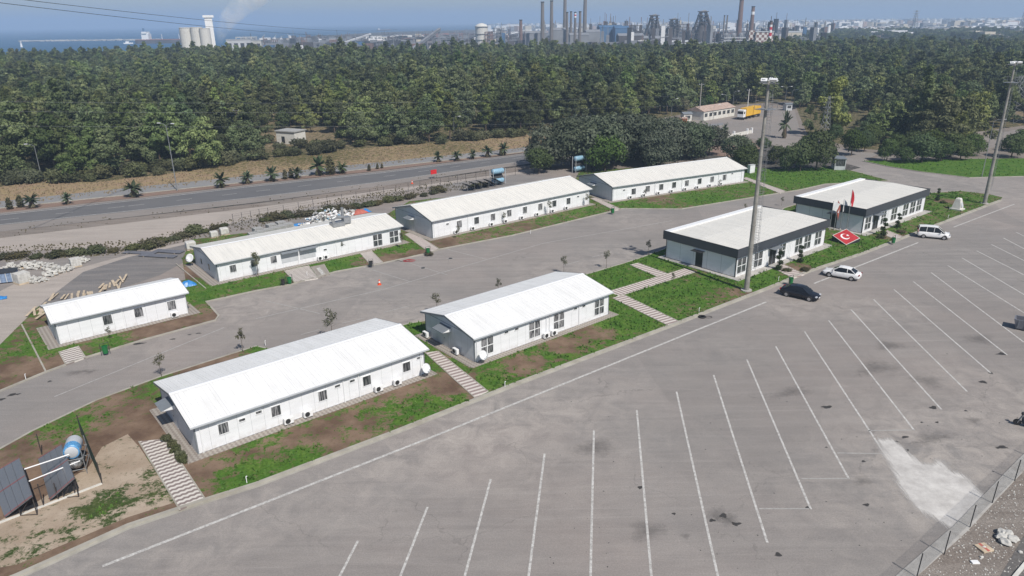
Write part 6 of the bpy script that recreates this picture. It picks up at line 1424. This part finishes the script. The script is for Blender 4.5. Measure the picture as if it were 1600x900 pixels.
def pylon(px, d, top, lb, wd=4):
    q = D(px,d) if d > 30 else G(px,d); h = Hz(q,top); t = thing('lattice_pylon',lb,'pylon',(q.x,q.y,0),R(20)); r = max(.06,d*.00022)
    def w_(z): return wd/2*(1-.85*z/h)
    m = MB(); z = 0
    cs = ((1,1),(1,-1),(-1,-1),(-1,1))
    for a,b in cs: m.tube((a*w_(0),b*w_(0),0),(a*w_(h),b*w_(h),h),r,r*.7,4)
    n = 9
    for k in range(n):
        z0, z1 = h*k/n, h*(k+1)/n
        for i in range(4):
            a, b = cs[i], cs[(i+1)%4]; m.tube((a[0]*w_(z0),a[1]*w_(z0),z0),(b[0]*w_(z1),b[1]*w_(z1),z1),r*.6,None,3); m.tube((b[0]*w_(z0),b[1]*w_(z0),z0),(a[0]*w_(z1),a[1]*w_(z1),z1),r*.6,None,3)
    m.build('lattice', M['galv'], t)
    for z in (h*.75,h*.86,h*.96): MB().tube((-wd*.8,0,z),(wd*.8,0,z),r,None,4).build('crossarm', M['galv'], t)
pylon(1287,235,150,'thin lattice tower standing at the foot of the yellow green tree',2.4)
pylon(1580,300,118,'lattice pylon in the dark trees at the right edge',5)
pylon(1427,1900,16,'distant lattice pylon on the plain right of centre',12); pylon(1596,1900,8,'distant lattice pylon on the plain at the right edge',12)
def ray_at(px, py, d):
    v = ray(px,py); return Vector((0,0,H))+v*(d/Vector((v.x,v.y)).length)
def cable(a, b, sag, lb, r=.02):
    mb = MB(); c = a
    pts = [(a.lerp(b,k/24)+Vector((0,0,-sag*4*(k/24)*(1-k/24))))-a for k in range(25)]
    mb.path(pts,r,4); o = mb.build('overhead_cable', M['steel_dark'] if r > .02 else M['galv']); o.location = a; setp(o,lb,'cable',None)
cable(ray_at(-60,-12,120),ray_at(620,46,520),2.5,'upper of the two dark cables crossing the sea at the top left',.045)
cable(ray_at(-60,-3,120),ray_at(620,52,520),3.0,'lower of the two dark cables crossing the sea at the top left',.045)
for y0,y1,lb in ((158,171,'thin cable across the forest, highest of three'),(173,186,'thin cable across the forest, middle of three'),(196,203,'thin cable across the forest, lowest of three')):
    cable(ray_at(-60,y0,185),ray_at(1088,y1-22 if y0<190 else y1-18,250),1.2,lb,.016)
# ------------------------------------------------------------------ truck yard
q = G(1158,187); t = thing('freight_truck','white truck cab with two yellow box trailers parked before the trees','truck',(q.x,q.y,0),R(48)); t.scale = (.8,.95,1.0)
MB().box(-1.3,1.1,-1.25,1.25,.9,3.5).build('cab', M['white'], t, bevel=.12); MB().box(-1.33,-1.29,-1.1,1.1,2.1,3.0).build('windscreen', M['carglass'], t); MB().box(-.9,.2,-1.28,-1.253,2.1,2.9).build('side_window', M['carglass'], t); MB().box(-1.2,17,-.5,.5,.6,.85).build('chassis', M['steel_dark'], t)
MB().box(1.5,8.3,-1.28,1.28,1.1,3.9).build('trailer_box', M['yellow'], t, bevel=.04); MB().box(8.9,16.6,-1.28,1.28,1.1,3.9).build('trailer_box', M['yellow'], t, bevel=.04)
for x in (-.4,3,6.5,10.2,14.5,15.6):
    for y in (-1.1,1.1):
        m = MB(); Mt = Matrix.Translation((x,y,.5)) @ Matrix.Rotation(PI/2,4,'X'); m.lathe([(.3,-.15),(.5,-.12),(.5,.12),(.3,.15)],14,0,Mt); m.build('wheel', M['rubber'], t)
def shed(name, lb, px, py, L, W, h, hr, rz, wmat, rmat, nwin=0, cat='building', flat=False, z=0, loc=None, group=None, win='glass'):
    q = loc or G(px,py); t = thing(name, lb, cat, (q.x,q.y,z), rz, group)
    MB().box(0,L,0,W,0,h).build('wall', M[wmat], t); m = MB(); o = .3 if L < 60 else .8
    if flat: m.box(-o,L+o,-o,W+o,h+.01,h+hr)
    else:
        m.add([(-o,-o,h),(L+o,-o,h),(L+o,W/2,h+hr),(-o,W/2,h+hr),(L+o,W+o,h),(-o,W+o,h)],[(0,1,2,3),(3,2,4,5),(0,3,5),(1,4,2),(0,5,4,1)])
    m.build('roof', M[rmat], t)
    for i in range(nwin): x = L*(i+.5)/nwin; MB().box(x-L/nwin*.3,x+L/nwin*.3,-.05,-.003,h*.4,h*.78).build('window', M[win], t)
    return t
shed('yard_building','long low building with faded tile roof left of the truck',1099,189,20,7,3.2,1.5,R(42),'whiteconc','pinkroof',7)
shed('kiosk','small kiosk with grey roof and orange base beside the truck yard',1068,190,3,3,2.6,.6,R(10),'whiteconc','grey_trim',1); shed('kiosk','tiny orange hut left of the grey-roofed kiosk',1064,193,2.2,2,1.7,.4,R(10),'orange','pinkroof',0)
shed('grey_hut','small grey hut at the road beyond the yellow trailers',1228,173,2.5,2.5,2.4,.4,R(10),'lightgrey','grey_trim',1)
q = G(1125,218); b_ = G(1174,208); t = thing('low_white_wall','low white garden wall with square posts near the truck yard','wall',(q.x,q.y,0),heading((1125,218),(1174,208))); Lw = (b_-q).length
MB().box(0,Lw,-.1,.1,0,1.0).build('wall', M['whiteconc'], t)
for x in (0,Lw*.42,Lw*.85,Lw): MB().box(x-.25,x+.25,-.3,.3,0,1.7).build('post', M['white'], t)
q = G(433,224); t = shed('ruined_building','small white roofless concrete ruin among bushes at the forest edge',0,0,7,5,3.6,.3,R(-25),'whiteconc','greystone',0,'ruin',True,0,q)
MB().box(2,3.2,-.05,-.003,.2,2.2).build('doorway', M['darkpaint'], t)
q = G(342,214); m = MB()
for i in range(25): m.ico((random.gauss(0,2.5),random.gauss(0,2),.3+random.random()),(random.uniform(.4,1),)*3,0,1,.3)
o = m.build('limestone_rubble', M['stone']); o.location = (q.x,q.y,0); setp(o,'pale rocky outcrop showing in the forest gap on the left','rock outcrop',None,'stuff')
# ------------------------------------------------------------------ coast, harbour and steelworks on the horizon
M['chim'] = simple('chimney_concrete', (.17,.15,.14), .9, .15, .05); M['chimbrick'] = simple('chimney_brick', (.19,.12,.10), .9, .15, .05)
M['rustplant'] = simple('rusty_plant_steel', (.075,.065,.065), .8, .3, .05); M['blueplant'] = simple('blue_plant_cladding', (.06,.14,.27), .7, .2, .05); M['greyplant'] = simple('grey_plant_cladding', (.22,.23,.25), .8, .25, .05)
M['ore'] = simple('red_ore_heap', (.22,.10,.08), .95, .2, .02); M['coal'] = simple('coal_heap', (.025,.026,.03), .95, .3, .02); M['cream'] = simple('cream_cladding', (.55,.50,.40), .8, .1, .05)
def chimney(px, top, wpx, lb, d=1050, mat='chim', bands=None, taper=.72):
    q = D(px,d); h = Hz(q,top) if top > -60 else 150; r = wpx*d/1130/2*1.05; t = thing('chimney', lb, 'chimney', (q.x,q.y,0), 0, 'industrial chimneys')
    MB().tube((0,0,0),(0,0,h),r,r*taper,14).build('shaft', M[mat], t); MB().tube((0,0,h),(0,0,h+1.2),r*taper*1.18,None,14).build('rim', M['steel_dark'], t)
    for i,(a,b) in enumerate(bands or ()): MB().tube((0,0,h*a),(0,0,h*b),(r+(r*taper-r)*a)*1.02,(r+(r*taper-r)*b)*1.02,14).build('band', M['white' if i%2==0 else 'red'], t)
for a in ((814,32,5.5,'short brown chimney, leftmost of the steelworks',1150,'chimbrick'),(847.5,4,6,'tall slender chimney, first of the close left pair'),(861.5,2,5.5,'tall slender chimney, second of the close left pair'),(882,-14,5.5,'very tall chimney running out of the picture, left one',1150),(885.5,20,4,'thin dark chimney just right of the left very tall one',1000),(891.5,19,4,'thin dark chimney left of the striped one',1050),(905.5,19,4.5,'thin dark chimney right of the striped one',1000),(913,-16,6,'very tall chimney running out of the picture, right one',1200),(1153,0,7.5,'thick brown chimney above the coke ovens',1150,'chimbrick'),(1129,25,2.5,'thin grey chimney of a close pair left of the coke ovens, left',1300),(1133.5,25,2.5,'thin grey chimney of a close pair left of the coke ovens, right',1300)):
    chimney(a[0],a[1],a[2],a[3],*(a[4:] if len(a)>4 else ()))
chimney(898,20,4,'thin chimney with red and white bands at its top',1020,'chim',((.86,.91),(.91,.95),(.95,.99)))
chimney(1171.5,11,6,'chimney with white band below its top above the checkered tank',1100,'chimbrick',((.80,.88),))
chimney(1200.5,34,5,'red and white banded chimney right of the checkered tank',900,'chimbrick',((.05,.5),(.5,.62),(.62,.72),(.72,.82),(.82,.9)))
chimney(1293,39,5.5,'slender white tower on the plain right of the silos',1500,'white',None,.8)
# grain silos with lift tower, left
d = 930
for i,(px,top,wpx) in enumerate(((297,44,17),(313.5,43.5,16),(326,45,14))):
    q = D(px,d-8*i); h = Hz(q,top); r = wpx*d/1130/2; t = thing('silo',f'big pale concrete silo by the sea, {ORD[i]} from the left','silo',(q.x,q.y,0),0,'concrete silos by the sea')
    MB().tube((0,0,0),(0,0,h),r,None,20).build('drum', M['whiteconc'], t); MB().tube((0,0,h),(0,0,h+.8),r*1.03,r*.9,20).build('roof', M['concrete'], t)
q = D(334,d+6); h = Hz(q,27.5); t = thing('lift_tower','tall white lift tower rising over the concrete silos','tower',(q.x,q.y,0),R(20)); MB().box(-4,4,-4,4,0,h).build('shaft', M['white'], t); MB().box(-5.5,6,-5,5,h,h+2.5).build('head', M['white'], t); MB().box(-9,-4,-3,3,0,h*.62).build('annex', M['whiteconc'], t)
for a in ((356,1000,63,30,9,'white warehouse right of the silos','white'),(376,1000,64,26,10,'low white warehouse near the silos, further right','whiteconc'),(411,980,77,16,5,'small white shed at the forest crest','white'),(501,960,83,14,4,'white flat shed at the foot of the conveyor','white'),(572,1500,57,30,8,'white block in the harbour area','white'),(584,1500,58,26,6,'second white block in the harbour area','whiteconc')):
    px,d_,top,L,W,lb,mt = a; q = D(px,d_); h = max(3,Hz(q,top)); shed('warehouse',lb,0,0,L,W*1.5,h,1.0,R(8),mt,'lightgrey',4,'building',True,0,q)
# pier frame building
q = D(371,1050); t = thing('pier_building','concrete frame building with open storeys near the silos','building',(q.x,q.y,0),R(10)); h = Hz(q,58)
for k in range(3): MB().box(0,26,0,10,h*(k+1)/3-.6,h*(k+1)/3).build('floor_slab', M['whiteconc'], t)
for x in (0,6.3,12.6,19,25.2): MB().box(x,x+.8,0,.8,0,h-.7).build('column', M['whiteconc'], t)
# ships and breakwater
def ship(px, d, L, lb, rz=0.1, bridge=0):
    q = D(px,d); t = thing('cargo_ship', lb, 'ship', (q.x,q.y,-1), rz); Wd = L*.15
    hull_ = [(-L/2,-Wd*.35),(-L*.46,-Wd/2),(L*.36,-Wd/2),(L/2,0),(L*.36,Wd/2),(-L*.46,Wd/2),(-L/2,Wd*.35)]
    MB().prismz(hull_,0,L*.045).build('hull', M['rustplant'], t); MB().prismz([(a*.985,b*.93) for a,b in hull_],L*.045,L*.055).build('deck', M['ore'], t)
    m = MB(); bx_ = -L*.40; m.box(bx_,bx_+L*.09,-Wd*.42,Wd*.42,L*.055,L*.13); m.box(bx_+L*.01,bx_+L*.07,-Wd*.5,Wd*.5,L*.13,L*.155); m.build('bridge', M['white'], t)
    MB().tube((bx_+L*.02,0,L*.155),(bx_+L*.02,0,L*.20),L*.014,None,8).build('funnel', M['blueplant'], t)
    for x in (-.15,.08,.3): MB().tube((L*x,0,L*.05),(L*x,0,L*.12),L*.004,None,5).build('crane_mast', M['white'], t)
ship(272,1750,150,'large cargo ship with white bridge moored left of the silos')
ship(600,3800,70,'white ship out at sea above the harbour area',.3); ship(467,1900,60,'small ship with white bridge in the harbour',.5)
q = D(200,1780); t = thing('tug_boat','tiny white boat by the breakwater','boat',(q.x,q.y,-1),.2); MB().prismz([(-8,-2.5),(6,-2.5),(10,0),(6,2.5),(-8,2.5)],0,2.2).build('hull', M['white'], t); MB().box(-4,2,-1.6,1.6,2.2,5).build('cabin', M['white'], t)
a, b_ = G(33,64.5,0), G(252,62,0); bw = MB(); dd = (b_-a).xy; n = 60
for i in range(n+1):
    p = a.xy.lerp(b_.xy,i/n); bw.ico((p.x-a.x,p.y-a.y,0),(9,7+random.random()*3,2.6+random.random()),0,1,.2)
o = bw.build('breakwater', M['concrete']); o.location = (a.x,a.y,-.5); setp(o,'long thin pale breakwater reaching into the sea','breakwater')
q = D(34,1650); t = thing('harbour_light','little light beacon at the left tip of the breakwater','beacon',(q.x,q.y,0)); MB().lathe([(2,0),(1.3,7)],10).build('tower', M['white'], t); MB().lathe([(1.6,7),(1.6,9),(.3,10)],10).build('lantern', M['lightgrey'], t)
# harbour cranes
for i,(px,top,d_) in enumerate(((409,55,1450),(429,55,1600),(440,57,1600),(453,54,1700),(390,60,1500),(500,58,1500))):
    q = D(px,d_); h = max(8,Hz(q,top)); t = thing('harbour_crane',f'small pale harbour crane on the quay, {ORD[i]} of the scattered cranes','crane',(q.x,q.y,0),R(20+40*i),'harbour cranes on the quay')
    m = MB(); [m.tube((x*3,y*3,0),(x*1.5,y*1.5,h*.5),.5,None,4) for x in (-1,1) for y in (-1,1)]; m.build('portal', M['lightgrey'], t); MB().box(-3,3,-2,2,h*.5,h*.65).build('cab', M['white'], t); MB().tube((0,0,h*.6),(h*.5,0,h*1.1),.6,.3,5).build('jib', M['lightgrey'], t)
# conveyors
def conveyor(a, b, ha, hb, d1, d2, lb, w_=5, mat='greyplant'):
    p, q = D(a,d1), D(b,d2); p.z, q.z = ha, hb; t = thing('conveyor', lb, 'conveyor', (p.x,p.y,0)); o = Vector((p.x,p.y,0)); p -= o; q -= o
    MB().tube(p,q,w_/2,None,4).build('gallery', M[mat], t)
    for k in (.25,.5,.75,.97):
        c = p.lerp(q,k); MB().tube((c.x-2,c.y,0),(c.x,c.y,c.z),.6,None,4).build('trestle', M['greyplant'], t); MB().tube((c.x+2,c.y,0),(c.x,c.y,c.z),.6,None,4).build('trestle', M['greyplant'], t)
conveyor(640,688,2,24,900,1150,'inclined grey blue conveyor rising from the forest crest',5,'greyplant'); conveyor(500,580,3,14,950,1500,'long white conveyor crossing the coal yard',3.5,'white'); conveyor(720,760,4,18,1250,1200,'small conveyor left of the gas holder',3,'greyplant')
def heap(px, d_, rx, ry, h, mat, lb, nm='coal_heap'):
    q = D(px,d_); m = MB(); m.ico((0,0,0),(rx,ry,h),0,3,.05); o = m.build(nm, M[mat], None, True); o.location = (q.x,q.y,-h*.1); setp(o,lb,'heap')
heap(560,1250,70,30,8,'coal','dark coal heap left of the conveyor'); heap(620,1150,60,26,9,'coal','dark coal heap at the foot of the grey conveyor'); heap(660,1300,80,30,10,'coal','dark coal heap behind the grey conveyor'); heap(745,1250,60,26,7,'coal','dark coal heap left of the gas holder')
heap(700,1900,90,30,9,'ore','red brown ore heap in front of the sea','ore_heap'); heap(745,1850,60,25,7,'ore','red brown ore heap left of the gas holder','ore_heap'); heap(640,1900,60,20,6,'stone','pale ore heap near the shore','ore_heap')
# gas holder, reactor tower, blast furnaces, coke battery
q = D(753,1150); h = Hz(q,41); t = thing('gas_holder','round pale gas holder with domed top and walkways','gas holder',(q.x,q.y,0)); MB().lathe([(9.3,0),(9.3,h),(7,h+2.6),(3,h+4),(.5,h+4.4)],24).build('drum', M['whiteconc'], t, smooth=False)
for k in (.3,.6,.97): MB().lathe([(9.35,h*k-.4),(10.2,h*k-.4),(10.2,h*k+.4),(9.35,h*k+.4)],24).build('walkway', M['greyplant'], t)
def framework(nm, lb, px, d_, top, w_, floors, mat, extra=True):
    q = D(px,d_); h = Hz(q,top); t = thing(nm, lb, 'plant', (q.x,q.y,0), R(15)); m = MB(); r = .55
    for k in range(floors+1):
        z = h*k/floors; m.path([(-w_,-w_*.6,z),(w_,-w_*.6,z),(w_,w_*.6,z),(-w_,w_*.6,z),(-w_,-w_*.6,z)],r,4)
    for x in (-w_,-w_/3,w_/3,w_):
        for y in (-w_*.6,w_*.6): m.tube((x,y,0),(x,y,h),r,None,4)
    m.build('steel_frame', M[mat], t)
    if extra:
        rs2 = random.Random(px)
        for k in range(floors): MB().lathe([(w_*.35,h*k/floors),(w_*.35,h*(k+.8)/floors)],10).build('vessel', M['greyplant'], t)
    return t, h
framework('process_tower','grey process tower with open floors right of the gas holder',780,1150,44,8,5,'greyplant'); framework('process_tower','lower red brown framework left of the process tower',764,1120,50,5,4,'chimbrick'); framework('process_tower','dark open framework in the middle of the steelworks',1035,1150,42,10,5,'rustplant'); framework('process_tower','dark open framework behind the blue sheds',985,1200,40,11,5,'rustplant'); framework('process_tower','tall dark framework left of the furnace with the skip bridge',1060,1200,38,9,6,'rustplant'); framework('process_tower','grey pipe framework at the checkered tank',1205,1050,52,7,4,'greyplant')
def furnace(px, d_, top, spanL, spanR, lb):
    q = D(px,d_); h = Hz(q,top); s = d_/1130; t = thing('blast_furnace', lb, 'blast furnace', (q.x,q.y,0), 0)
    m = MB(); r = .9
    for dy in (-4,4):
        m.tube((-3*s,dy,h),(-spanL*s,dy,0),r,None,4); m.tube((4*s,dy,h),(spanR*s,dy,h*.22),r*1.4,None,4); m.tube((-2*s,dy,0),(-2*s,dy,h),r,None,4); m.tube((5*s,dy,0),(5*s,dy,h),r,None,4); m.tube((spanR*s,dy,0),(spanR*s,dy,h*.4),r,None,4); m.tube((spanR*.6*s,dy,0),(spanR*.6*s,dy,h*.55),r,None,4)
        for k in range(1,9): z = h*k/9; m.tube((-2*s,dy,z),(5*s,dy,z-h/9),r*.6,None,3); m.tube((-3*s-(spanL-3)*s*(1-k/9),dy,z),(5*s,dy,z),r*.7,None,3)
    for k in range(6,10): z = h*k/9; m.path([(-5*s,-6,z),(7*s,-6,z),(7*s,6,z),(-5*s,6,z),(-5*s,-6,z)],r*.8,4)
    m.build('steel_frame', M['rustplant'], t)
    MB().lathe([(7,0),(8,h*.2),(6,h*.42),(5,h*.55),(3,h*.68),(1.2,h*.72)],16).build('furnace_body', M['rustplant'], t)
    m = MB(); m.path([(-1,0,h*.7),(-2,0,h*.98),(4,0,h*1.02),(spanR*s*.8,0,h*.5),(spanR*s,0,h*.3)],1.7,8); m.build('gas_main', M['greyplant'], t)
    for x in (-spanL*.8,-spanL*.55): MB().lathe([(4.2,0),(4.2,h*.45),(2.5,h*.52),(.3,h*.55)],12,0,Matrix.Translation((x*s,6,0))).build('hot_stove', M['greyplant'], t)
furnace(1094,1100,18,17,18,'blast furnace with steep skip bridge and tall dark frame, right of centre'); furnace(1019,1150,24,14,12,'blast furnace with angled gas pipes left of the taller one'); furnace(1050,1200,30,10,9,'smaller blast furnace between two larger ones')
for a in ((952,1100,43,34,24,'blueplant','blue clad mill hall, left one'),(970,1080,44,20,22,'blueplant','blue clad mill hall, right one'),(983,1040,56,34,20,'rustplant','dark mill hall before the blue halls'),(925,1080,50,20,18,'greyplant','grey hall under the striped chimney'),(875,1060,47,22,18,'greyplant','grey block among the left chimneys'),(903,1040,55,26,14,'greyplant','low grey block below the striped chimney'),(1017,1050,60,36,16,'rustplant','dark hall in the middle of the steelworks'),(835,1080,52,30,16,'greyplant','grey shed left of the close chimneys')):
    px,d_,top,L,W,mt,lb = a; q = D(px-L*.5*1130/d_*.9,d_); h = Hz(q,top); shed('mill_hall',lb,0,0,L,W,h,3,R(3),mt,'greyplant' if mt!='blueplant' else 'blueplant',0,'industrial hall',False,0,q)
for a in ((1055,950,71,62,14,'cream','long cream hall with blue front at the forest crest'),(1090,945,70,26,12,'blueplant','blue hall in the middle of the cream one'),(1040,1000,66,30,12,'greyplant','grey low hall left of the cream one'),(1228,1250,51,24,14,'cream','cream silo block on the plain'),(1212,1300,56,14,14,'cream','small cream block on the plain')):
    px,d_,top,L,W,mt,lb = a; q = D(px,d_); h = Hz(q,top); shed('factory_hall',lb,0,0,L,W,h,2,R(2),mt,'lightgrey',8 if L > 50 else 0,'industrial hall',L<30,0,q,None,'darkpaint')
# coke battery with round towers on frames
q = D(1152,980); h = Hz(q,50); t = thing('coke_battery','row of round vessels on open steel decks right of centre','plant',(q.x,q.y,0),R(3))
for k,z in enumerate((h*.18,h*.45,h*.62)): MB().box(-20,20,-7,7,z,z+.9).build('deck', M['lightgrey'], t)
for x in range(-20,21,5): MB().tube((x,-6,0),(x,-6,h*.95),.5,None,5).build('column', M['greyplant'], t)
for x in (-15,-6,3,12): MB().lathe([(3.2,h*.62),(3.2,h*.85),(1.2,h*.95)],12,0,Matrix.Translation((x,0,0))).build('vessel', M['greyplant'], t)
def checker():
    m, t, b = principled('red_white_checker_paint'); g = N(t); c = g.co(); ch = g.n('ShaderNodeTexChecker'); g.l(g.mapping(c,(1,1,1),(0,0,0),(.01,.01,.01)), ch.inputs[0]); ch.inputs['Scale'].default_value = .32
    ch.inputs[1].default_value = (.62,.60,.57,1); ch.inputs[2].default_value = (.20,.11,.09,1); g.l(ch.outputs[0], b.inputs['Base Color']); return m
M['checker'] = checker()
q = D(1188,950); h = Hz(q,50); t = thing('checkered_tank','red and white checkered storage block beside the banded chimney','tank',(q.x,q.y,0),R(3)); MB().box(-10,11,-8,8,0,h).build('body', M['checker'], t); MB().box(-10.5,11.5,-8.5,8.5,h,h+.8).build('roof', M['lightgrey'], t); MB().box(-17,-10.1,-5,5,h*.55,h*1.1).build('upper_block', M['checker'], t)
for i,(px,w_) in enumerate(((1248.5,1.9),(1251.3,1.9),(1254.2,1.9),(1273,2),(1276.5,3),(1210.5,2.2),(1215,3))):
    q = D(px,1400); r = w_*1400/1130/2; h = Hz(q,(47,46.5,46.5,52,45,55,57)[i]); t = thing('white_silo',f'slim white silo on the plain, {ORD[i]} of the scattered white silos','silo',(q.x,q.y,0),0,'slim white silos on the plain'); MB().lathe([(r,0),(r,h),(r*.3,h+1.5)],12).build('drum', M['white'], t); MB().lathe([(r*1.1,h*.5),(r*1.1,h*.52)],12).build('ring', M['greyplant'], t)
# plant clutter, distant town, distant trees: masses nobody could count
rs = random.Random(5); m = MB(); MT = [M['rustplant'],M['greyplant'],M['coal'],M['cream'],M['white'],M['blueplant'],M['chimbrick']]
for i in range(1000):
    px = rs.uniform(590,1300) if i % 4 else rs.uniform(380,800)
    if i % 5 == 0: px = rs.uniform(930,1140)
    d_ = rs.uniform(950,1900); q = D(px,d_); s = rs.random(); tall = s > .84 and px > 780; wdt = rs.uniform(2,6) if tall else rs.uniform(4,18); hh = rs.uniform(3,9)+(rs.uniform(8,24) if tall else 0)
    k = rs.choices(range(7),[9,8,3,.8,1.0,.5,1.5])[0]
    Mt = Matrix.Translation((q.x,q.y,0)) @ Matrix.Rotation(rs.uniform(-.3,.3),4,'Z'); m.box(-wdt/2,wdt/2,-5,5,0,hh,k,Mt)
    if s > .6: m.tube((q.x,q.y,0),(q.x,q.y,hh+rs.uniform(3,14)),.45,None,4,rs.choice((0,1,1,6)))
    if s < .25: m.tube((q.x,q.y,hh*.8),(q.x+rs.uniform(-40,40),q.y,hh*.8+rs.uniform(-2,8)),.7,None,4,1)
setp(m.build('steelworks_clutter', MT),'low sheds, pipes and masts of the steelworks seen through haze','industrial plant',None,'stuff')
m = MB(); MT = [M['white'],M['cream'],M['pinkroof'],M['greyplant']]
for i in range(2400):
    k = rs.random(); px = rs.uniform(1180,1660) if k < .75 else rs.uniform(760,1300); d_ = rs.uniform(1900,7000) if k > .2 else rs.uniform(1500,2600)
    if d_ < 1900 and not (1330 < px < 1420 or px > 1520): continue
    q = D(px,d_); w_ = rs.uniform(12,40); Mt = Matrix.Translation((q.x,q.y,0)) @ Matrix.Rotation(rs.random(),4,'Z'); m.box(-w_/2,w_/2,-8,8,0,rs.uniform(5,20)*(1 if d_>2600 else .4),rs.choices(range(4),[6,2.5,2,3])[0],Mt)
setp(m.build('distant_town', MT),'hazy distant town of pale blocks spread along the horizon','town',None,'stuff')
me = bpy.data.meshes.new('distant_woods'); pts = []
for i in range(2300):
    px = rs.uniform(780,1680); d_ = 640+1300*rs.random()**1.5
    if px < 1230 and d_ > 900: px = rs.uniform(1230,1680)
    if d_ > 900 and math.sin(px*.05+d_*.004)*math.sin(d_*.009+px*.013) > .15: continue
    pts.append((D(px,d_),1.0+d_/2200))
me.from_pydata([(p.x,p.y,-.05) for p,_ in pts],[],[])
a = me.attributes.new('scl','FLOAT_VECTOR','POINT'); a.data.foreach_set('vector', [v for p,s in pts for v in (s*1.3,s*1.3,s*.55)])
a = me.attributes.new('rot','FLOAT_VECTOR','POINT'); a.data.foreach_set('vector', [v for p in pts for v in (0,0,rs.random()*6.28)])
a = me.attributes.new('kindno','INT','POINT'); a.data.foreach_set('value', [rs.randrange(6) for p in pts])
o = bpy.data.objects.new('distant_woods', me); link(o); setp(o,'scattered dark woods on the plain beyond the forest at the right','woods',None,'stuff'); md = o.modifiers.new('scatter','NODES'); md.node_group = ng
# motorway curve far right
for nm, pts_ in (('distant_road',[(1525,58),(1555,57.5),(1578,62),(1590,70)]),('distant_road',[(1545,54),(1575,56),(1600,63)])):
    ribbon(nm, G2(pts_), 14, 0, .3, M['track'])
# ------------------------------------------------------------------ steam from the plant behind the silos, and the haze
def volmat(name, dens, col, noise=None):
    m = bpy.data.materials.new(name); m.use_nodes = True; t = m.node_tree; t.nodes.remove(t.nodes['Principled BSDF']); g = N(t); v = g.n('ShaderNodeVolumePrincipled'); v.inputs['Color'].default_value = (*col,1); v.inputs['Density'].default_value = dens
    if noise: 
        c = g.co(); f = g.ramp(g.noise(c, noise, 4, .6, .6), .42, .68, 0, dens); g.l(f, v.inputs['Density'])
    if noise: v.inputs['Anisotropy'].default_value = -.35
    g.l(v.outputs[0], t.nodes['Material Output'].inputs['Volume']); return m
q0 = D(343,960); pts_ = []; rr = []
for px, py, r in ((343,72,2.5),(345,60,5),(350,46,9),(358,33,14),(370,20,19),(386,6,24),(404,-10,29),(425,-28,32)):
    p = ray_at(px,py,970); pts_.append(p-Vector((q0.x,q0.y,0))); rr.append(r*.95)
m = MB(); m.path([tuple(p) for p in pts_], rr, 16)
# one continuous tube
m = MB(); vv = []; n = 16
for p, r in zip(pts_, rr):
    for i in range(n): a = 2*PI*i/n; vv.append((p.x+math.cos(a)*r, p.y+math.sin(a)*r, p.z))
m.add(vv, [(k*n+i,k*n+(i+1)%n,(k+1)*n+(i+1)%n,(k+1)*n+i) for k in range(len(pts_)-1) for i in range(n)]+[list(range(n-1,-1,-1)),[(len(pts_)-1)*n+i for i in range(n)]])
o = m.build('steam_plume', volmat('steam', .05, (1,1,1), .045)); o.location = (q0.x,q0.y,0); setp(o,'white steam plume rising behind the lift tower and drifting right','steam',None,'stuff')
hz = MB(); hz.box(-41000,41000,-3500,43000,-2.2,165); o = hz.build('haze', volmat('haze_air', HAZE, (.54,.72,.98))); setp(o, kind='stuff', label='thin bluish haze over the plain and the sea', cat='haze')
